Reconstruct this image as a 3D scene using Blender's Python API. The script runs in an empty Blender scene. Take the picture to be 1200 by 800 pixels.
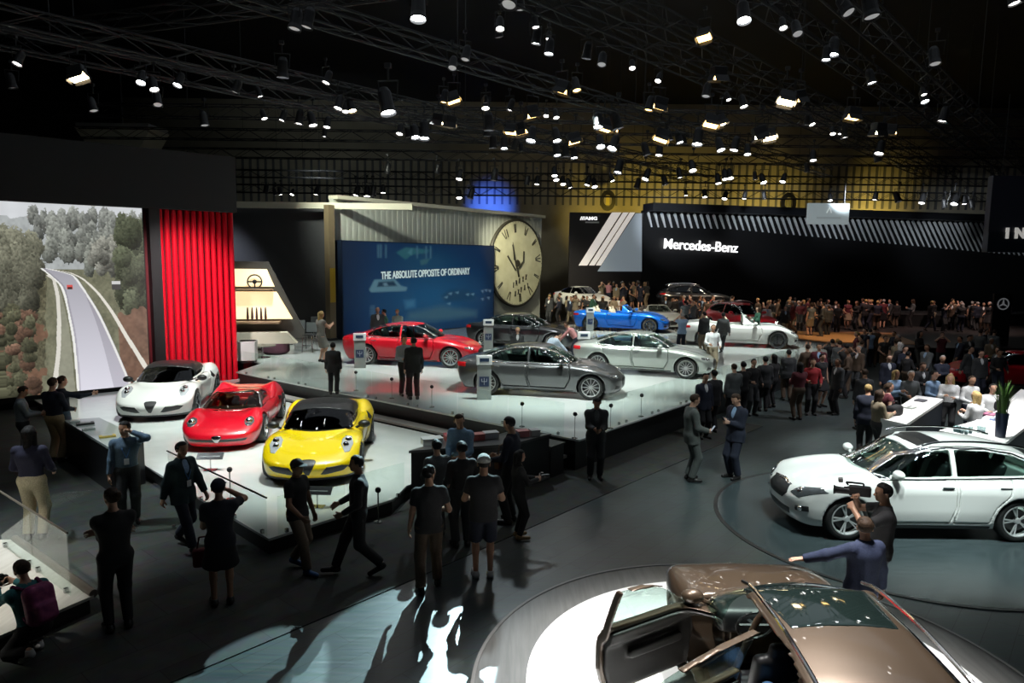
import bpy, bmesh, math, random
import numpy as np
from mathutils import Vector, Matrix
random.seed(7); np.random.seed(7)
SC = bpy.context.scene
COL = SC.collection
PI = math.pi
R = math.radians
# ------------------------------------------------------------------ camera model (pixel of the 1200x800 frame -> world)
FOC = 820.0
CAM = np.array([0, 0, 4.65])
TH = math.atan(96 / FOC)
RO = R(0.7)
_f = np.array([0, math.cos(TH), -math.sin(TH)])
_u = np.array([0, math.sin(TH), math.cos(TH)])
_r = np.array([1.0, 0, 0])
RT = math.cos(RO) * _r + math.sin(RO) * _u
UP = math.cos(RO) * _u - math.sin(RO) * _r
def ray(px, py):
    return _f + RT * (px - 600) / FOC - UP * (py - 400) / FOC
def P(px, py, z=0.0):
    d = ray(px, py); t = (z - CAM[2]) / d[2]
    return Vector(CAM + d * t)
def Q(px, py, Y):
    d = ray(px, py)
    return Vector(CAM + d * (Y / d[1]))
def proj(p):
    v = np.array(p) - CAM; z = v @ _f
    return 600 + FOC * (v @ RT) / z, 400 - FOC * (v @ UP) / z
cd = bpy.data.cameras.new('camera'); cam = bpy.data.objects.new('camera', cd); COL.objects.link(cam)
cd.sensor_fit = 'HORIZONTAL'; cd.sensor_width = 36; cd.lens = FOC * 36 / 1200; cd.clip_start = 0.05; cd.clip_end = 300
cam.matrix_world = Matrix(((RT[0], UP[0], -_f[0], CAM[0]), (RT[1], UP[1], -_f[1], CAM[1]), (RT[2], UP[2], -_f[2], CAM[2]), (0, 0, 0, 1)))
SC.camera = cam
SC.view_settings.view_transform = 'Standard'; SC.view_settings.look = 'None'
SC.view_settings.exposure = 0.25; SC.view_settings.gamma = 1.0
try: SC.view_settings.use_curve_mapping = False
except Exception: pass
# ------------------------------------------------------------------ materials
MATS = {}
def mat(name, col=(0.5, 0.5, 0.5), rough=0.5, metal=0.0, emit=None, estr=0.0, coat=0.0, spec=0.5, sheen=0.0):
    if name in MATS: return MATS[name]
    m = bpy.data.materials.new(name); m.use_nodes = True
    b = m.node_tree.nodes['Principled BSDF']
    b.inputs['Base Color'].default_value = (*col, 1)
    b.inputs['Roughness'].default_value = rough
    b.inputs['Metallic'].default_value = metal
    b.inputs['Specular IOR Level'].default_value = spec
    b.inputs['Coat Weight'].default_value = coat
    b.inputs['Coat Roughness'].default_value = 0.03
    if emit is not None:
        b.inputs['Emission Color'].default_value = (*emit, 1)
        b.inputs['Emission Strength'].default_value = estr
    MATS[name] = m
    return m
def noise_mat(name, c1, c2, scale=8.0, rough=0.6, metal=0.0, bump=0.0, detail=4.0, spec=0.5, coat=0.0, stretch=(1, 1, 1)):
    if name in MATS: return MATS[name]
    m = mat(name, c1, rough, metal, spec=spec, coat=coat)
    nt = m.node_tree; N = nt.nodes; L = nt.links; b = N['Principled BSDF']
    tc = N.new('ShaderNodeTexCoord'); mp = N.new('ShaderNodeMapping'); mp.inputs['Scale'].default_value = stretch
    no = N.new('ShaderNodeTexNoise'); no.inputs['Scale'].default_value = scale; no.inputs['Detail'].default_value = detail
    mx = N.new('ShaderNodeValToRGB')
    mx.color_ramp.elements[0].color = (*c1, 1); mx.color_ramp.elements[1].color = (*c2, 1)
    mx.color_ramp.elements[0].position = 0.35; mx.color_ramp.elements[1].position = 0.65
    L.new(tc.outputs['Object'], mp.inputs['Vector']); L.new(mp.outputs[0], no.inputs['Vector'])
    L.new(no.outputs['Fac'], mx.inputs['Fac']); L.new(mx.outputs[0], b.inputs['Base Color'])
    if bump:
        bp = N.new('ShaderNodeBump'); bp.inputs['Strength'].default_value = bump; bp.inputs['Distance'].default_value = 0.02
        L.new(no.outputs['Fac'], bp.inputs['Height']); L.new(bp.outputs[0], b.inputs['Normal'])
    return m
def glass_mat(name, tint=(0.8, 0.9, 0.88), refl=0.12, rough=0.0):
    if name in MATS: return MATS[name]
    m = bpy.data.materials.new(name); m.use_nodes = True
    nt = m.node_tree; N = nt.nodes; L = nt.links
    N.remove(N['Principled BSDF'])
    tr = N.new('ShaderNodeBsdfTransparent'); tr.inputs[0].default_value = (*tint, 1)
    gl = N.new('ShaderNodeBsdfGlossy'); gl.inputs['Roughness'].default_value = rough; gl.inputs[0].default_value = (1, 1, 1, 1)
    lw = N.new('ShaderNodeLayerWeight'); lw.inputs[0].default_value = .5
    pw = N.new('ShaderNodeMath'); pw.operation = 'POWER'; pw.inputs[1].default_value = 4.0
    ma = N.new('ShaderNodeMath'); ma.operation = 'MULTIPLY_ADD'; ma.inputs[1].default_value = .55; ma.inputs[2].default_value = refl * .3
    L.new(lw.outputs['Facing'], pw.inputs[0]); L.new(pw.outputs[0], ma.inputs[0])
    mx = N.new('ShaderNodeMixShader')
    L.new(ma.outputs[0], mx.inputs[0]); L.new(tr.outputs[0], mx.inputs[1]); L.new(gl.outputs[0], mx.inputs[2])
    L.new(mx.outputs[0], N['Material Output'].inputs['Surface'])
    MATS[name] = m
    return m
# ------------------------------------------------------------------ objects
def link(name, me, m=None, parent=None, loc=None, rot=None):
    o = bpy.data.objects.new(name, me); COL.objects.link(o)
    if me is not None and m is not None:
        for k in (m if isinstance(m, (list, tuple)) else [m]): me.materials.append(k)
    if parent is not None: o.parent = parent
    if loc is not None: o.location = loc
    if rot is not None: o.rotation_euler = rot
    return o
def tag(o, label, cat, group=None, kind=None):
    o['label'] = label; o['category'] = cat
    if group: o['group'] = group
    if kind: o['kind'] = kind
    return o
def thing(name, label, cat, loc=(0, 0, 0), rz=0.0, group=None):
    o = bpy.data.objects.new(name, None); COL.objects.link(o)
    o.location = loc; o.rotation_euler = (0, 0, rz); o.empty_display_size = 0.2
    return tag(o, label, cat, group)
def kids(o): return list(o.children)
def copy_tree(o, parent=None):
    c = o.copy(); COL.objects.link(c)
    if parent is not None: c.parent = parent
    for ch in kids(o): copy_tree(ch, c)
    return c
class MB:
    """collects simple solids into one mesh"""
    def __init__(s): s.bm = bmesh.new()
    def box(s, c, size, rz=0.0, bevel=0.0, M=None, mi=0):
        r = bmesh.ops.create_cube(s.bm, size=1.0)
        vs = r['verts']
        T = Matrix.Translation(Vector(c)) @ Matrix.Rotation(rz, 4, 'Z')
        if M is not None: T = Matrix.Translation(Vector(c)) @ M
        bmesh.ops.transform(s.bm, matrix=T @ Matrix.Diagonal((*size, 1)), verts=vs)
        fs = list({f for v in vs for f in v.link_faces})
        for f in fs: f.material_index = mi
        if bevel:
            es = list({e for v in vs for e in v.link_edges})
            bmesh.ops.bevel(s.bm, geom=es, offset=bevel, segments=2, affect='EDGES', profile=0.5)
        return s
    def bar(s, a, b, r, n=8, r2=None, cap=True, mi=0):
        a = Vector(a); b = Vector(b); d = b - a
        if d.length < 1e-6: return s
        q = d.to_track_quat('Z', 'Y').to_matrix().to_4x4()
        res = bmesh.ops.create_cone(s.bm, cap_ends=cap, segments=n, radius1=r, radius2=r if r2 is None else r2, depth=d.length)
        bmesh.ops.transform(s.bm, matrix=Matrix.Translation((a + b) / 2) @ q, verts=res['verts'])
        for f in {f for v in res['verts'] for f in v.link_faces}: f.material_index = mi
        return s
    def path(s, pts, r, n=8):
        for i in range(len(pts) - 1): s.bar(pts[i], pts[i + 1], r, n)
        return s
    def ball(s, c, r, sc=(1, 1, 1), n=12, M=None):
        res = bmesh.ops.create_uvsphere(s.bm, u_segments=n, v_segments=max(6, n // 2 + 2), radius=r)
        T = Matrix.Translation(Vector(c)) @ (M if M is not None else Matrix.Identity(4)) @ Matrix.Diagonal((*sc, 1))
        bmesh.ops.transform(s.bm, matrix=T, verts=res['verts']); return s
    def lathe(s, prof, n=32, M=None, mi=0, closed=False):
        """prof: list of (radius, height); axis +Z"""
        rings = []
        for (r, z) in prof:
            rings.append([s.bm.verts.new((M or Matrix.Identity(4)) @ Vector((r * math.cos(2 * PI * i / n), r * math.sin(2 * PI * i / n), z))) for i in range(n)])
        for k in range(len(rings) - 1):
            for i in range(n):
                j = (i + 1) % n
                try: s.bm.faces.new((rings[k][i], rings[k][j], rings[k + 1][j], rings[k + 1][i])).material_index = mi
                except Exception: pass
        if prof[0][0] > 0.01 and prof[-1][0] > 0.01 and closed:
            for i in range(n):
                j = (i + 1) % n
                s.bm.faces.new((rings[-1][i], rings[-1][j], rings[0][j], rings[0][i])).material_index = mi
        else:
            for ring, fl in ((rings[0], True), (rings[-1], False)):
                s.bm.faces.new(ring[::-1] if fl else ring).material_index = mi
        return s
    def prism(s, pts, z0, z1, M=None, mi=0):
        """pts: 2-D polygon extruded along z"""
        M = M or Matrix.Identity(4)
        a = [s.bm.verts.new(M @ Vector((x, y, z0))) for x, y in pts]
        b = [s.bm.verts.new(M @ Vector((x, y, z1))) for x, y in pts]
        n = len(pts); fs = []
        fs.append(s.bm.faces.new(a[::-1])); fs.append(s.bm.faces.new(b))
        for i in range(n):
            j = (i + 1) % n
            fs.append(s.bm.faces.new((a[i], a[j], b[j], b[i])))
        for f in fs: f.material_index = mi
        return s
    def quad(s, pts, mi=0):
        f = s.bm.faces.new([s.bm.verts.new(Vector(p)) for p in pts]); f.material_index = mi; return s
    def build(s, name, m=None, parent=None, loc=None, rot=None, smooth=False):
        bmesh.ops.recalc_face_normals(s.bm, faces=s.bm.faces)
        me = bpy.data.meshes.new(name); s.bm.to_mesh(me); s.bm.free()
        if smooth:
            me.polygons.foreach_set('use_smooth', [True] * len(me.polygons))
            try: me.set_sharp_from_angle(angle=R(40))
            except Exception: pass
        return link(name, me, m, parent, loc, rot)
def text_mesh(name, s, size, m, parent=None, extrude=0.01, M=None, bold=0.0, align='CENTER', xscale=1.0):
    cu = bpy.data.curves.new(name + '_curve', 'FONT'); cu.body = s; cu.size = size; cu.extrude = extrude
    cu.align_x = align; cu.align_y = 'CENTER'; cu.offset = bold
    t = bpy.data.objects.new('tmp', cu); COL.objects.link(t)
    bpy.context.view_layer.update()
    me = bpy.data.meshes.new_from_object(t.evaluated_get(bpy.context.evaluated_depsgraph_get()))
    bpy.data.objects.remove(t); bpy.data.curves.remove(cu)
    me.name = name
    me.transform(Matrix.Diagonal((xscale, 1, 1, 1)))
    if M is not None: me.transform(M)
    return link(name, me, m, parent)
def frame(origin, xdir, up=(0, 0, 1)):
    """matrix whose x runs along xdir, y up, z out of the wall"""
    x = Vector(xdir).normalized(); y = Vector(up).normalized(); z = x.cross(y).normalized(); y = z.cross(x)
    o = Vector(origin)
    return Matrix(((x.x, y.x, z.x, o.x), (x.y, y.y, z.y, o.y), (x.z, y.z, z.z, o.z), (0, 0, 0, 1)))
# ------------------------------------------------------------------ signed distance fields -> smooth meshes
def smin(a, b, k):
    if k <= 0: return np.minimum(a, b)
    h = np.clip(0.5 + 0.5 * (b - a) / k, 0, 1)
    return b + (a - b) * h - k * h * (1 - h)
def smax(a, b, k): return -smin(-a, -b, k)
def surface_nets(S, org, h):
    ins = S < 0
    c = np.zeros(tuple(n - 1 for n in S.shape), np.int8)
    sl = lambda i, n: slice(i, n - 1 + i)
    nx, ny, nz = S.shape
    for i in (0, 1):
        for j in (0, 1):
            for k in (0, 1): c += ins[sl(i, nx), sl(j, ny), sl(k, nz)]
    act = (c > 0) & (c < 8)
    idx = np.argwhere(act)
    if len(idx) == 0: return None
    vid = np.full(act.shape, -1, np.int64); vid[act] = np.arange(len(idx))
    acc = np.zeros((len(idx), 3)); cnt = np.zeros(len(idx))
    off = [(i, j, k) for i in (0, 1) for j in (0, 1) for k in (0, 1)]
    vals = {o: S[idx[:, 0] + o[0], idx[:, 1] + o[1], idx[:, 2] + o[2]] for o in off}
    for a in off:
        for ax in range(3):
            if a[ax] == 0:
                b = list(a); b[ax] = 1; b = tuple(b)
                sa, sb = vals[a], vals[b]
                m = (sa < 0) != (sb < 0)
                t = sa[m] / (sa[m] - sb[m])
                p = np.tile(np.array(a, float), (m.sum(), 1)); p[:, ax] = t
                acc[m] += p; cnt[m] += 1
    v = (idx + acc / cnt[:, None]) * h + np.array(org)
    faces = []
    for ax in range(3):
        o1, o2 = [(1, 2), (2, 0), (0, 1)][ax]
        lo = [slice(None)] * 3; hi = [slice(None)] * 3
        lo[ax] = slice(0, -1); hi[ax] = slice(1, None)
        A = ins[tuple(lo)]; B = ins[tuple(hi)]
        e = np.argwhere(A != B)
        ok = (e[:, o1] > 0) & (e[:, o2] > 0) & (e[:, o1] < S.shape[o1] - 1) & (e[:, o2] < S.shape[o2] - 1)
        e = e[ok]
        if len(e) == 0: continue
        q = []
        for (d1, d2) in ((0, 0), (-1, 0), (-1, -1), (0, -1)):
            t = e.copy(); t[:, o1] += d1; t[:, o2] += d2
            q.append(vid[t[:, 0], t[:, 1], t[:, 2]])
        q = np.stack(q, 1)
        fl = A[e[:, 0], e[:, 1], e[:, 2]]
        q[~fl] = q[~fl][:, ::-1]
        faces.append(q)
    return v, np.concatenate(faces)
def relax(v, f, it=1, w=0.5):
    for _ in range(it):
        acc = np.zeros_like(v); cnt = np.zeros(len(v))
        for a, b in ((0, 1), (1, 2), (2, 3), (3, 0)):
            for i, j in ((a, b), (b, a)):
                for c in range(3): acc[:, c] += np.bincount(f[:, i], v[f[:, j], c], len(v))
                cnt += np.bincount(f[:, i], minlength=len(v))
        v = v * (1 - w) + w * acc / np.maximum(cnt, 1)[:, None]
    return v
def np_mesh(name, v, f, smooth=True, fmat=None):
    me = bpy.data.meshes.new(name)
    me.vertices.add(len(v)); me.vertices.foreach_set('co', np.asarray(v, np.float32).ravel())
    n = f.shape[1]
    me.loops.add(len(f) * n); me.loops.foreach_set('vertex_index', f.astype(np.int32).ravel())
    me.polygons.add(len(f)); me.polygons.foreach_set('loop_start', np.arange(len(f), dtype=np.int32) * n)
    try: me.polygons.foreach_set('loop_total', np.full(len(f), n, np.int32))
    except Exception: pass
    if smooth: me.polygons.foreach_set('use_smooth', np.ones(len(f), bool))
    if fmat is not None: me.polygons.foreach_set('material_index', np.asarray(fmat, np.int32))
    me.update(calc_edges=True)
    return me
def sdf_mesh(name, fn, lo, hi, h, it=1):
    lo = np.array(lo, float) - 2 * h; hi = np.array(hi, float) + 2 * h
    n = np.ceil((hi - lo) / h).astype(int) + 1
    xs = [lo[i] + h * np.arange(n[i]) for i in range(3)]
    S = fn(xs[0][:, None, None], xs[1][None, :, None], xs[2][None, None, :])
    S = np.broadcast_to(S, tuple(n)).astype(np.float64).copy()
    S[S == 0] = 1e-6
    S[0] = S[-1] = 1; S[:, 0] = S[:, -1] = 1; S[:, :, 0] = S[:, :, -1] = 1
    r = surface_nets(S, lo, h)
    if r is None: return None
    v, f = r
    if it: v = relax(v, f, it)
    return np_mesh(name, v, f)
def poly_sdf(px, py, pts):
    """signed distance to a 2-D polygon (negative inside), broadcasting px, py"""
    px, py = np.broadcast_arrays(px, py)
    d = np.full(px.shape, 1e9); s = np.ones(px.shape)
    n = len(pts)
    for i in range(n):
        ax, ay = pts[i]; bx, by = pts[i - 1]
        ex, ey = bx - ax, by - ay
        wx, wy = px - ax, py - ay
        t = np.clip((wx * ex + wy * ey) / (ex * ex + ey * ey + 1e-12), 0, 1)
        d = np.minimum(d, (wx - ex * t) ** 2 + (wy - ey * t) ** 2)
        c1 = py >= ay; c2 = py < by; c3 = ex * wy > ey * wx
        s = np.where((c1 & c2 & c3) | (~c1 & ~c2 & ~c3), -s, s)
    return s * np.sqrt(d)
def curve1(pts):
    """smooth monotone cubic through (x, value) points -> function"""
    X = np.array([p[0] for p in pts], float); Y = np.array([p[1] for p in pts], float)
    dx = np.diff(X); sl = np.diff(Y) / dx
    m = np.zeros(len(X)); m[0] = sl[0]; m[-1] = sl[-1]
    for i in range(1, len(X) - 1):
        if sl[i - 1] * sl[i] > 0:
            w1 = 2 * dx[i] + dx[i - 1]; w2 = dx[i] + 2 * dx[i - 1]
            m[i] = (w1 + w2) / (w1 / sl[i - 1] + w2 / sl[i])
    def fn(x):
        x = np.asarray(x, float); xc = np.clip(x, X[0], X[-1])
        i = np.clip(np.searchsorted(X, xc) - 1, 0, len(X) - 2)
        t = (xc - X[i]) / dx[i]
        h00 = 2 * t**3 - 3 * t**2 + 1; h10 = t**3 - 2 * t**2 + t; h01 = -2 * t**3 + 3 * t**2; h11 = t**3 - t**2
        return h00 * Y[i] + h10 * dx[i] * m[i] + h01 * Y[i + 1] + h11 * dx[i] * m[i + 1]
    return fn
# ================================================================== cars
TYRE = mat('tyre_rubber', (0.012, 0.012, 0.012), 0.6)
RIM = mat('alloy_rim', (0.62, 0.63, 0.64), 0.25, 1.0)
RIM_DK = mat('dark_alloy', (0.10, 0.10, 0.11), 0.3, 0.9)
DISC = mat('brake_disc_steel', (0.12, 0.12, 0.12), 0.4, 0.8)
CHROME = mat('chrome_trim', (0.85, 0.85, 0.86), 0.12, 1.0)
BLACKP = mat('black_plastic', (0.012, 0.012, 0.013), 0.4)
LAMP = mat('lamp_lens', (0.16, 0.17, 0.18), 0.1, 0.6, coat=1.0)
LAMP_A = mat('lamp_cover_bright', (0.55, 0.57, 0.6), 0.15, 0.3, coat=1.0)
LAMP_IN = mat('lamp_bowl', (0.9, 0.9, 0.92), 0.1, 1.0)
LAMP_ON = mat('lamp_lit', (0.9, 0.9, 0.9), 0.3, emit=(1, 0.93, 0.85), estr=14)
TAIL = mat('tail_lamp_red', (0.55, 0.01, 0.015), 0.15, coat=1.0)
GLASS_C = glass_mat('car_glass', (0.70, 0.80, 0.77), 0.16)
GLASS_D = glass_mat('car_glass_dark', (0.16, 0.18, 0.19), 0.2)
SEAT_BK = mat('black_leather', (0.02, 0.02, 0.022), 0.45)
SEAT_TAN = mat('tan_leather', (0.22, 0.12, 0.05), 0.5)
SEAT_CREAM = mat('cream_leather', (0.55, 0.48, 0.36), 0.5)
def paint(name, col, metal=0.0, rough=0.32):
    return mat('paint_' + name, col, rough, metal, coat=1.0)
class CarField:
    def __init__(s, d):
        s.d = d
        s.top, s.roof, s.plan = curve1(d['top']), curve1(d['roof']), curve1(d['plan'])
        s.inset = curve1(d['inset']); s.nose = curve1(d['nose']); s.tail = curve1(d['tail'])
        s.cw = curve1(d.get('cw', [(-3, d['cabw']), (3, d['cabw'])]))
    def body(s, x, y, z):
        d = s.d; a = np.abs(y)
        W0 = s.plan(x)
        W = W0 - s.inset(z)
        for (bx, bz, amp, sx, sz) in d.get('bulge', []):
            W = W + amp * np.exp(-((x - bx) / sx) ** 2) * np.exp(-((z - bz) / sz) ** 2)
        side = a - W
        T = s.top(x) - d.get('crown', 0.05) * (a / np.maximum(W0, .3)) ** 2
        for (hx, ha, amp, sx, sa) in d.get('hump', []):
            T = T + amp * np.exp(-((x - hx) / sx) ** 2) * np.exp(-((a - ha) / sa) ** 2)
        e = 0.02
        Tp = (s.top(x + e) - s.top(x - e)) / (2 * e)
        tp = (z - T) / np.sqrt(1 + np.minimum(Tp * Tp, 6))
        fr = (x - (s.nose(z) - d.get('nc', 0.35) * a ** 2.2)) * 0.9
        re = ((s.tail(z) + d.get('tc', 0.25) * a ** 2.2) - x) * 0.9
        b = smax(side, tp, d.get('ke', 0.09))
        b = smax(b, fr, 0.09); b = smax(b, re, 0.07)
        return smax(b, d.get('zb', 0.17) - z, 0.04)
    def cab(s, x, y, z, off=0.0):
        d = s.d; a = np.abs(y)
        xe = np.where(x > d.get('xmid', 0), x + d.get('wf', .28) * a * a, x - d.get('wr', .2) * a * a)
        e = 0.02
        Rz = s.roof(xe) - d.get('rcrown', 0.05) * (a / 0.6) ** 2 - np.maximum(0, xe - d['roof'][-1][0]) - np.maximum(0, d['roof'][0][0] - xe)
        Rp = (s.roof(xe + e) - s.roof(xe - e)) / (2 * e)
        ct = (z - Rz) / np.sqrt(1 + np.minimum(Rp * Rp, 6)) + off
        cs = (a - s.hw(x, z)) * 0.93 + off
        c = smax(ct, cs, d.get('kr', 0.09))
        return np.maximum(c, d['belt'] - 0.3 - z)
    def hw(s, x, z):
        d = s.d; t = np.maximum(z - d['belt'], -0.1)
        return s.cw(x) - d['tumble'] * t - d.get('tumble2', 0.1) * t * t
    def outer(s, x, y, z):
        b = s.body(x, y, z)
        return b if s.d.get('open') else smin(b, s.cab(x, y, z), s.d.get('kc', 0.05))
    def cavity(s, x, y, z):
        d = s.d; a = np.abs(y)
        x0, x1 = d['cavx']
        lower = np.maximum(np.maximum(a - (s.plan(x) - 0.17), z - (d['belt'] + (0.5 if d.get('open') else 0.03))), np.maximum(0.34 - z, np.maximum(x - x1, x0 - x)))
        if d.get('open'): return np.maximum(lower, a - d['cabw'] + 0.07)
        up = np.maximum(s.cab(x, y, z, 0.055), np.maximum(d['belt'] - 0.05 - z, np.maximum(x - x1 - .35, x0 - .3 - x)))
        return np.minimum(lower, up)
    def wells(s, x, y, z):
        d = s.d; a = np.abs(y); o = 1e3
        for (xw, r) in d['wheels']:
            q = np.sqrt((x - xw) ** 2 + (z - r) ** 2) - (r + d.get('archgap', 0.045))
            o = np.minimum(o, np.maximum(q, (s.plan(x) - 0.30) - a))
        return o
def wheel_meshes(r, w, spokes, style, cache={}):
    k = (r, w, spokes, style)
    if k in cache: return cache[k]
    ri = r * (0.74 if style != 'classic' else 0.66)
    My = Matrix.Rotation(-PI / 2, 4, 'X')      # lathe axis z -> +y (outside)
    b = MB(); h = w / 2
    b.lathe([(ri * .97, -h * .8), (ri + .01, -h * .95), (r - .03, -h), (r - .006, -h * .7), (r, -h * .3), (r, h * .3), (r - .006, h * .7), (r - .03, h), (ri + .01, h * .97), (ri * .97, h * .8)], 40, My, closed=True)
    bmesh.ops.recalc_face_normals(b.bm, faces=b.bm.faces)
    ty = bpy.data.meshes.new('tyre'); b.bm.to_mesh(ty); b.bm.free(); ty.polygons.foreach_set('use_smooth', [True] * len(ty.polygons))
    b = MB()
    b.lathe([(ri * .90, h * .2), (ri * .90, h * .75), (ri * .94, h * .98), (ri * 1.0, h * .98), (ri * 1.0, h * .6), (ri * .94, h * .2)], 40, My, closed=True)
    b.lathe([(0.001, h * .80), (ri * .16, h * .78), (ri * .2, h * .6), (ri * .2, h * .3)], 20, My)
    for i in range(spokes):
        a = 2 * PI * i / spokes
        spl = (-0.06, 0.06) if style == 'split' else (0,)
        for sp in spl:
            p0 = Vector((math.cos(a) * ri * .15, h * .62, math.sin(a) * ri * .15)); p1 = Vector((math.cos(a + sp * 2.2) * ri * .93, h * .78, math.sin(a + sp * 2.2) * ri * .93))
            M = (p1 - p0).to_track_quat('Z', 'Y').to_matrix().to_4x4()
            wd = ri * (0.07 if spokes > 9 or style == 'split' else 0.15)
            b.box((p0 + p1) / 2, (wd, .022, (p1 - p0).length), M=M)
    bmesh.ops.recalc_face_normals(b.bm, faces=b.bm.faces)
    rm = bpy.data.meshes.new('rim'); b.bm.to_mesh(rm); b.bm.free()
    b = MB(); b.lathe([(0.001, 0.0), (ri * .72, 0.0), (ri * .72, .02), (0.001, .02)], 28, My)
    bmesh.ops.recalc_face_normals(b.bm, faces=b.bm.faces)
    dk = bpy.data.meshes.new('brake_disc'); b.bm.to_mesh(dk); b.bm.free()
    cache[k] = (ty, rm, dk)
    return cache[k]
def rbox(x, y, z, c, s, r):
    qx, qy, qz = np.abs(x - c[0]) - s[0] + r, np.abs(y - c[1]) - s[1] + r, np.abs(z - c[2]) - s[2] + r
    return np.sqrt(np.maximum(qx, 0) ** 2 + np.maximum(qy, 0) ** 2 + np.maximum(qz, 0) ** 2) + np.minimum(np.maximum(qx, np.maximum(qy, qz)), 0) - r
SEAT_ME = {}
def seat_mesh():
    if 'a' not in SEAT_ME:
        def f(x, y, z):
            d = rbox(x, y, z, (0.02, 0, 0.10), (.26, .25, .10), .07)
            xb = x + (z - .1) * 0.32
            d = smin(d, rbox(xb, y, z, (-.24, 0, .42), (.075, .24, .34), .07), .05)
            return smin(d, rbox(xb, y, z, (-.24, 0, .80), (.05, .12, .09), .04), .02)
        SEAT_ME['a'] = sdf_mesh('seat', f, (-.7, -.3, -.02), (.35, .3, .95), 0.025)
    return SEAT_ME['a']
def prism2(view, poly):
    if view == 'side': return lambda x, y, z: poly_sdf(x, z, poly)
    if view == 'front': return lambda x, y, z: poly_sdf(np.abs(y), z, poly)
    if view == 'top': return lambda x, y, z: poly_sdf(x, np.abs(y), poly)
CARBOX = []
def build_car(name, label, loc, rz, d, pm, h=0.022, scale=1.0, group=None, cat='car', glass=None, seats=None, rim=None, light=False, open_door=False, doors=True, detail=True):
    """local +X forward, +Y left"""
    C = CarField(d); glass = glass or GLASS_C
    CARBOX.append((loc[0], loc[1], rz, scale)); root = thing(name, label, cat, loc, rz, group); root.scale = (scale,) * 3
    L0, L1 = d['tail'](0) if callable(d['tail']) else min(p[1] for p in d['tail']), max(p[1] for p in d['nose'])
    Wm = max(p[1] for p in d['plan']) + .03
    Hm = max(max(p[1] for p in d['roof']), max(p[1] for p in d['top'])) + .02
    if d.get('open'): Hm = max(p[1] for p in d['top']) + .12
    wins = d.get('windows', [])
    th = max(1.7 * h, 0.03)
    def ws(front):
        k = 'shield' if front else 'backlight'
        if k not in d: return None
        zlo, zhi, pil, xm = d[k]
        def f(x, y, z):
            a = np.abs(y)
            g = np.maximum(np.maximum(zlo - z, z - zhi), a - (C.hw(x, z) - pil))
            return np.maximum(g, (xm - x) if front else (x - xm))
        return f
    wsf, wsr = ws(True), ws(False)
    shell = C.outer if not d.get('open') else (lambda x, y, z: smin(C.body(x, y, z), C.cab(x, y, z), .03))
    hollow = d.get('hollow', True)
    dpolys = d.get('doors', []) if doors else []
    openp = d.get('doorfull', []) if open_door else []
    def bodyf(x, y, z):
        o = C.outer(x, y, z)
        b = np.maximum(o, -C.wells(x, y, z))
        if hollow:
            b = np.maximum(b, -C.cavity(x, y, z))
            if not d.get('open'):
                for w in wins: b = np.maximum(b, -np.maximum(poly_sdf(x, z, w), 0.35 - np.abs(y)))
                for g in (wsf, wsr):
                    if g is not None: b = np.maximum(b, -np.maximum(np.maximum(g(x, y, z), C.cab(x, y, z) - .012), -(o + .16)))
        if not open_door:
            for p in dpolys: b = np.maximum(b, -np.maximum(poly_sdf(x, z, p), -(o + .055)) )
        else:
            for p in dpolys: b = np.maximum(b, -np.maximum(np.maximum(poly_sdf(x, z, p), -(o + .055)), y))
            for p in openp: b = np.maximum(b, -np.maximum(poly_sdf(x, z, p), np.where(z > d['belt'] + .02, C.hw(x, z) - .11, .45) - y))
        return b
    body = link('body', sdf_mesh('body', bodyf, (L0, -Wm, d.get('zb', .17)), (L1, Wm, Hm), h), pm, root)
    hs = h * 0.8
    def patch(nm, m, pf, lo, hi, out=0.006, thk=None, par=root, hh=None, sh=None):
        hh = hh or max(0.011, h * 0.55)
        t = thk or max(2.2 * hh, .02)
        def f(x, y, z):
            o = (sh or shell)(x, y, z)
            return np.maximum(np.maximum(pf(x, y, z), o - out), -(o + t))
        me = sdf_mesh(nm, f, lo, hi, hh, 1)
        return link(nm, me, m, par) if me is not None else None
    def bb(view, poly, s):
        u0, u1 = min(p[0] for p in poly), max(p[0] for p in poly); v0, v1 = min(p[1] for p in poly), max(p[1] for p in poly)
        if view == 'side': return (u0, (0.2 if s > 0 else -Wm), v0), (u1, (Wm if s > 0 else -0.2), v1)
        if view == 'front': return ((L1 - .75, (u0 if s > 0 else -u1), v0), (L1 + .05, (u1 if s > 0 else -u0), v1))
        if view == 'rear': return ((L0 - .05, (u0 if s > 0 else -u1), v0), (L0 + d.get('tailwrap', .4), (u1 if s > 0 else -u0), v1))
        return ((u0, (v0 if s > 0 else -v1), .3), (u1, (v1 if s > 0 else -v0), Hm))
    # glass
    if not (open_door):
        sides = (1, -1)
    else: sides = (1, -1)
    if not d.get('open') or d.get('sideglass'):
        for i, w in enumerate(wins):
            for s in sides:
                if open_door and s > 0 and i < 2: continue
                lo, hi = bb('side', w, s)
                patch('side_window', glass, lambda x, y, z, w=w: poly_sdf(x, z, w) - 0.006, lo, hi, out=-0.004, thk=.048)
        if d.get('trimline'):
            wt = d['trimline']
            for s in sides:
                if open_door and s > 0: continue
                lo, hi = bb('side', wt, s)
                patch('window_trim', CHROME, lambda x, y, z: np.maximum(poly_sdf(x, z, wt) - .03, -(poly_sdf(x, z, wt) - .004)), np.array(lo) - .04, np.array(hi) + .04, out=0.007)
    xm = d.get('xmid', 0)
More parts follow.
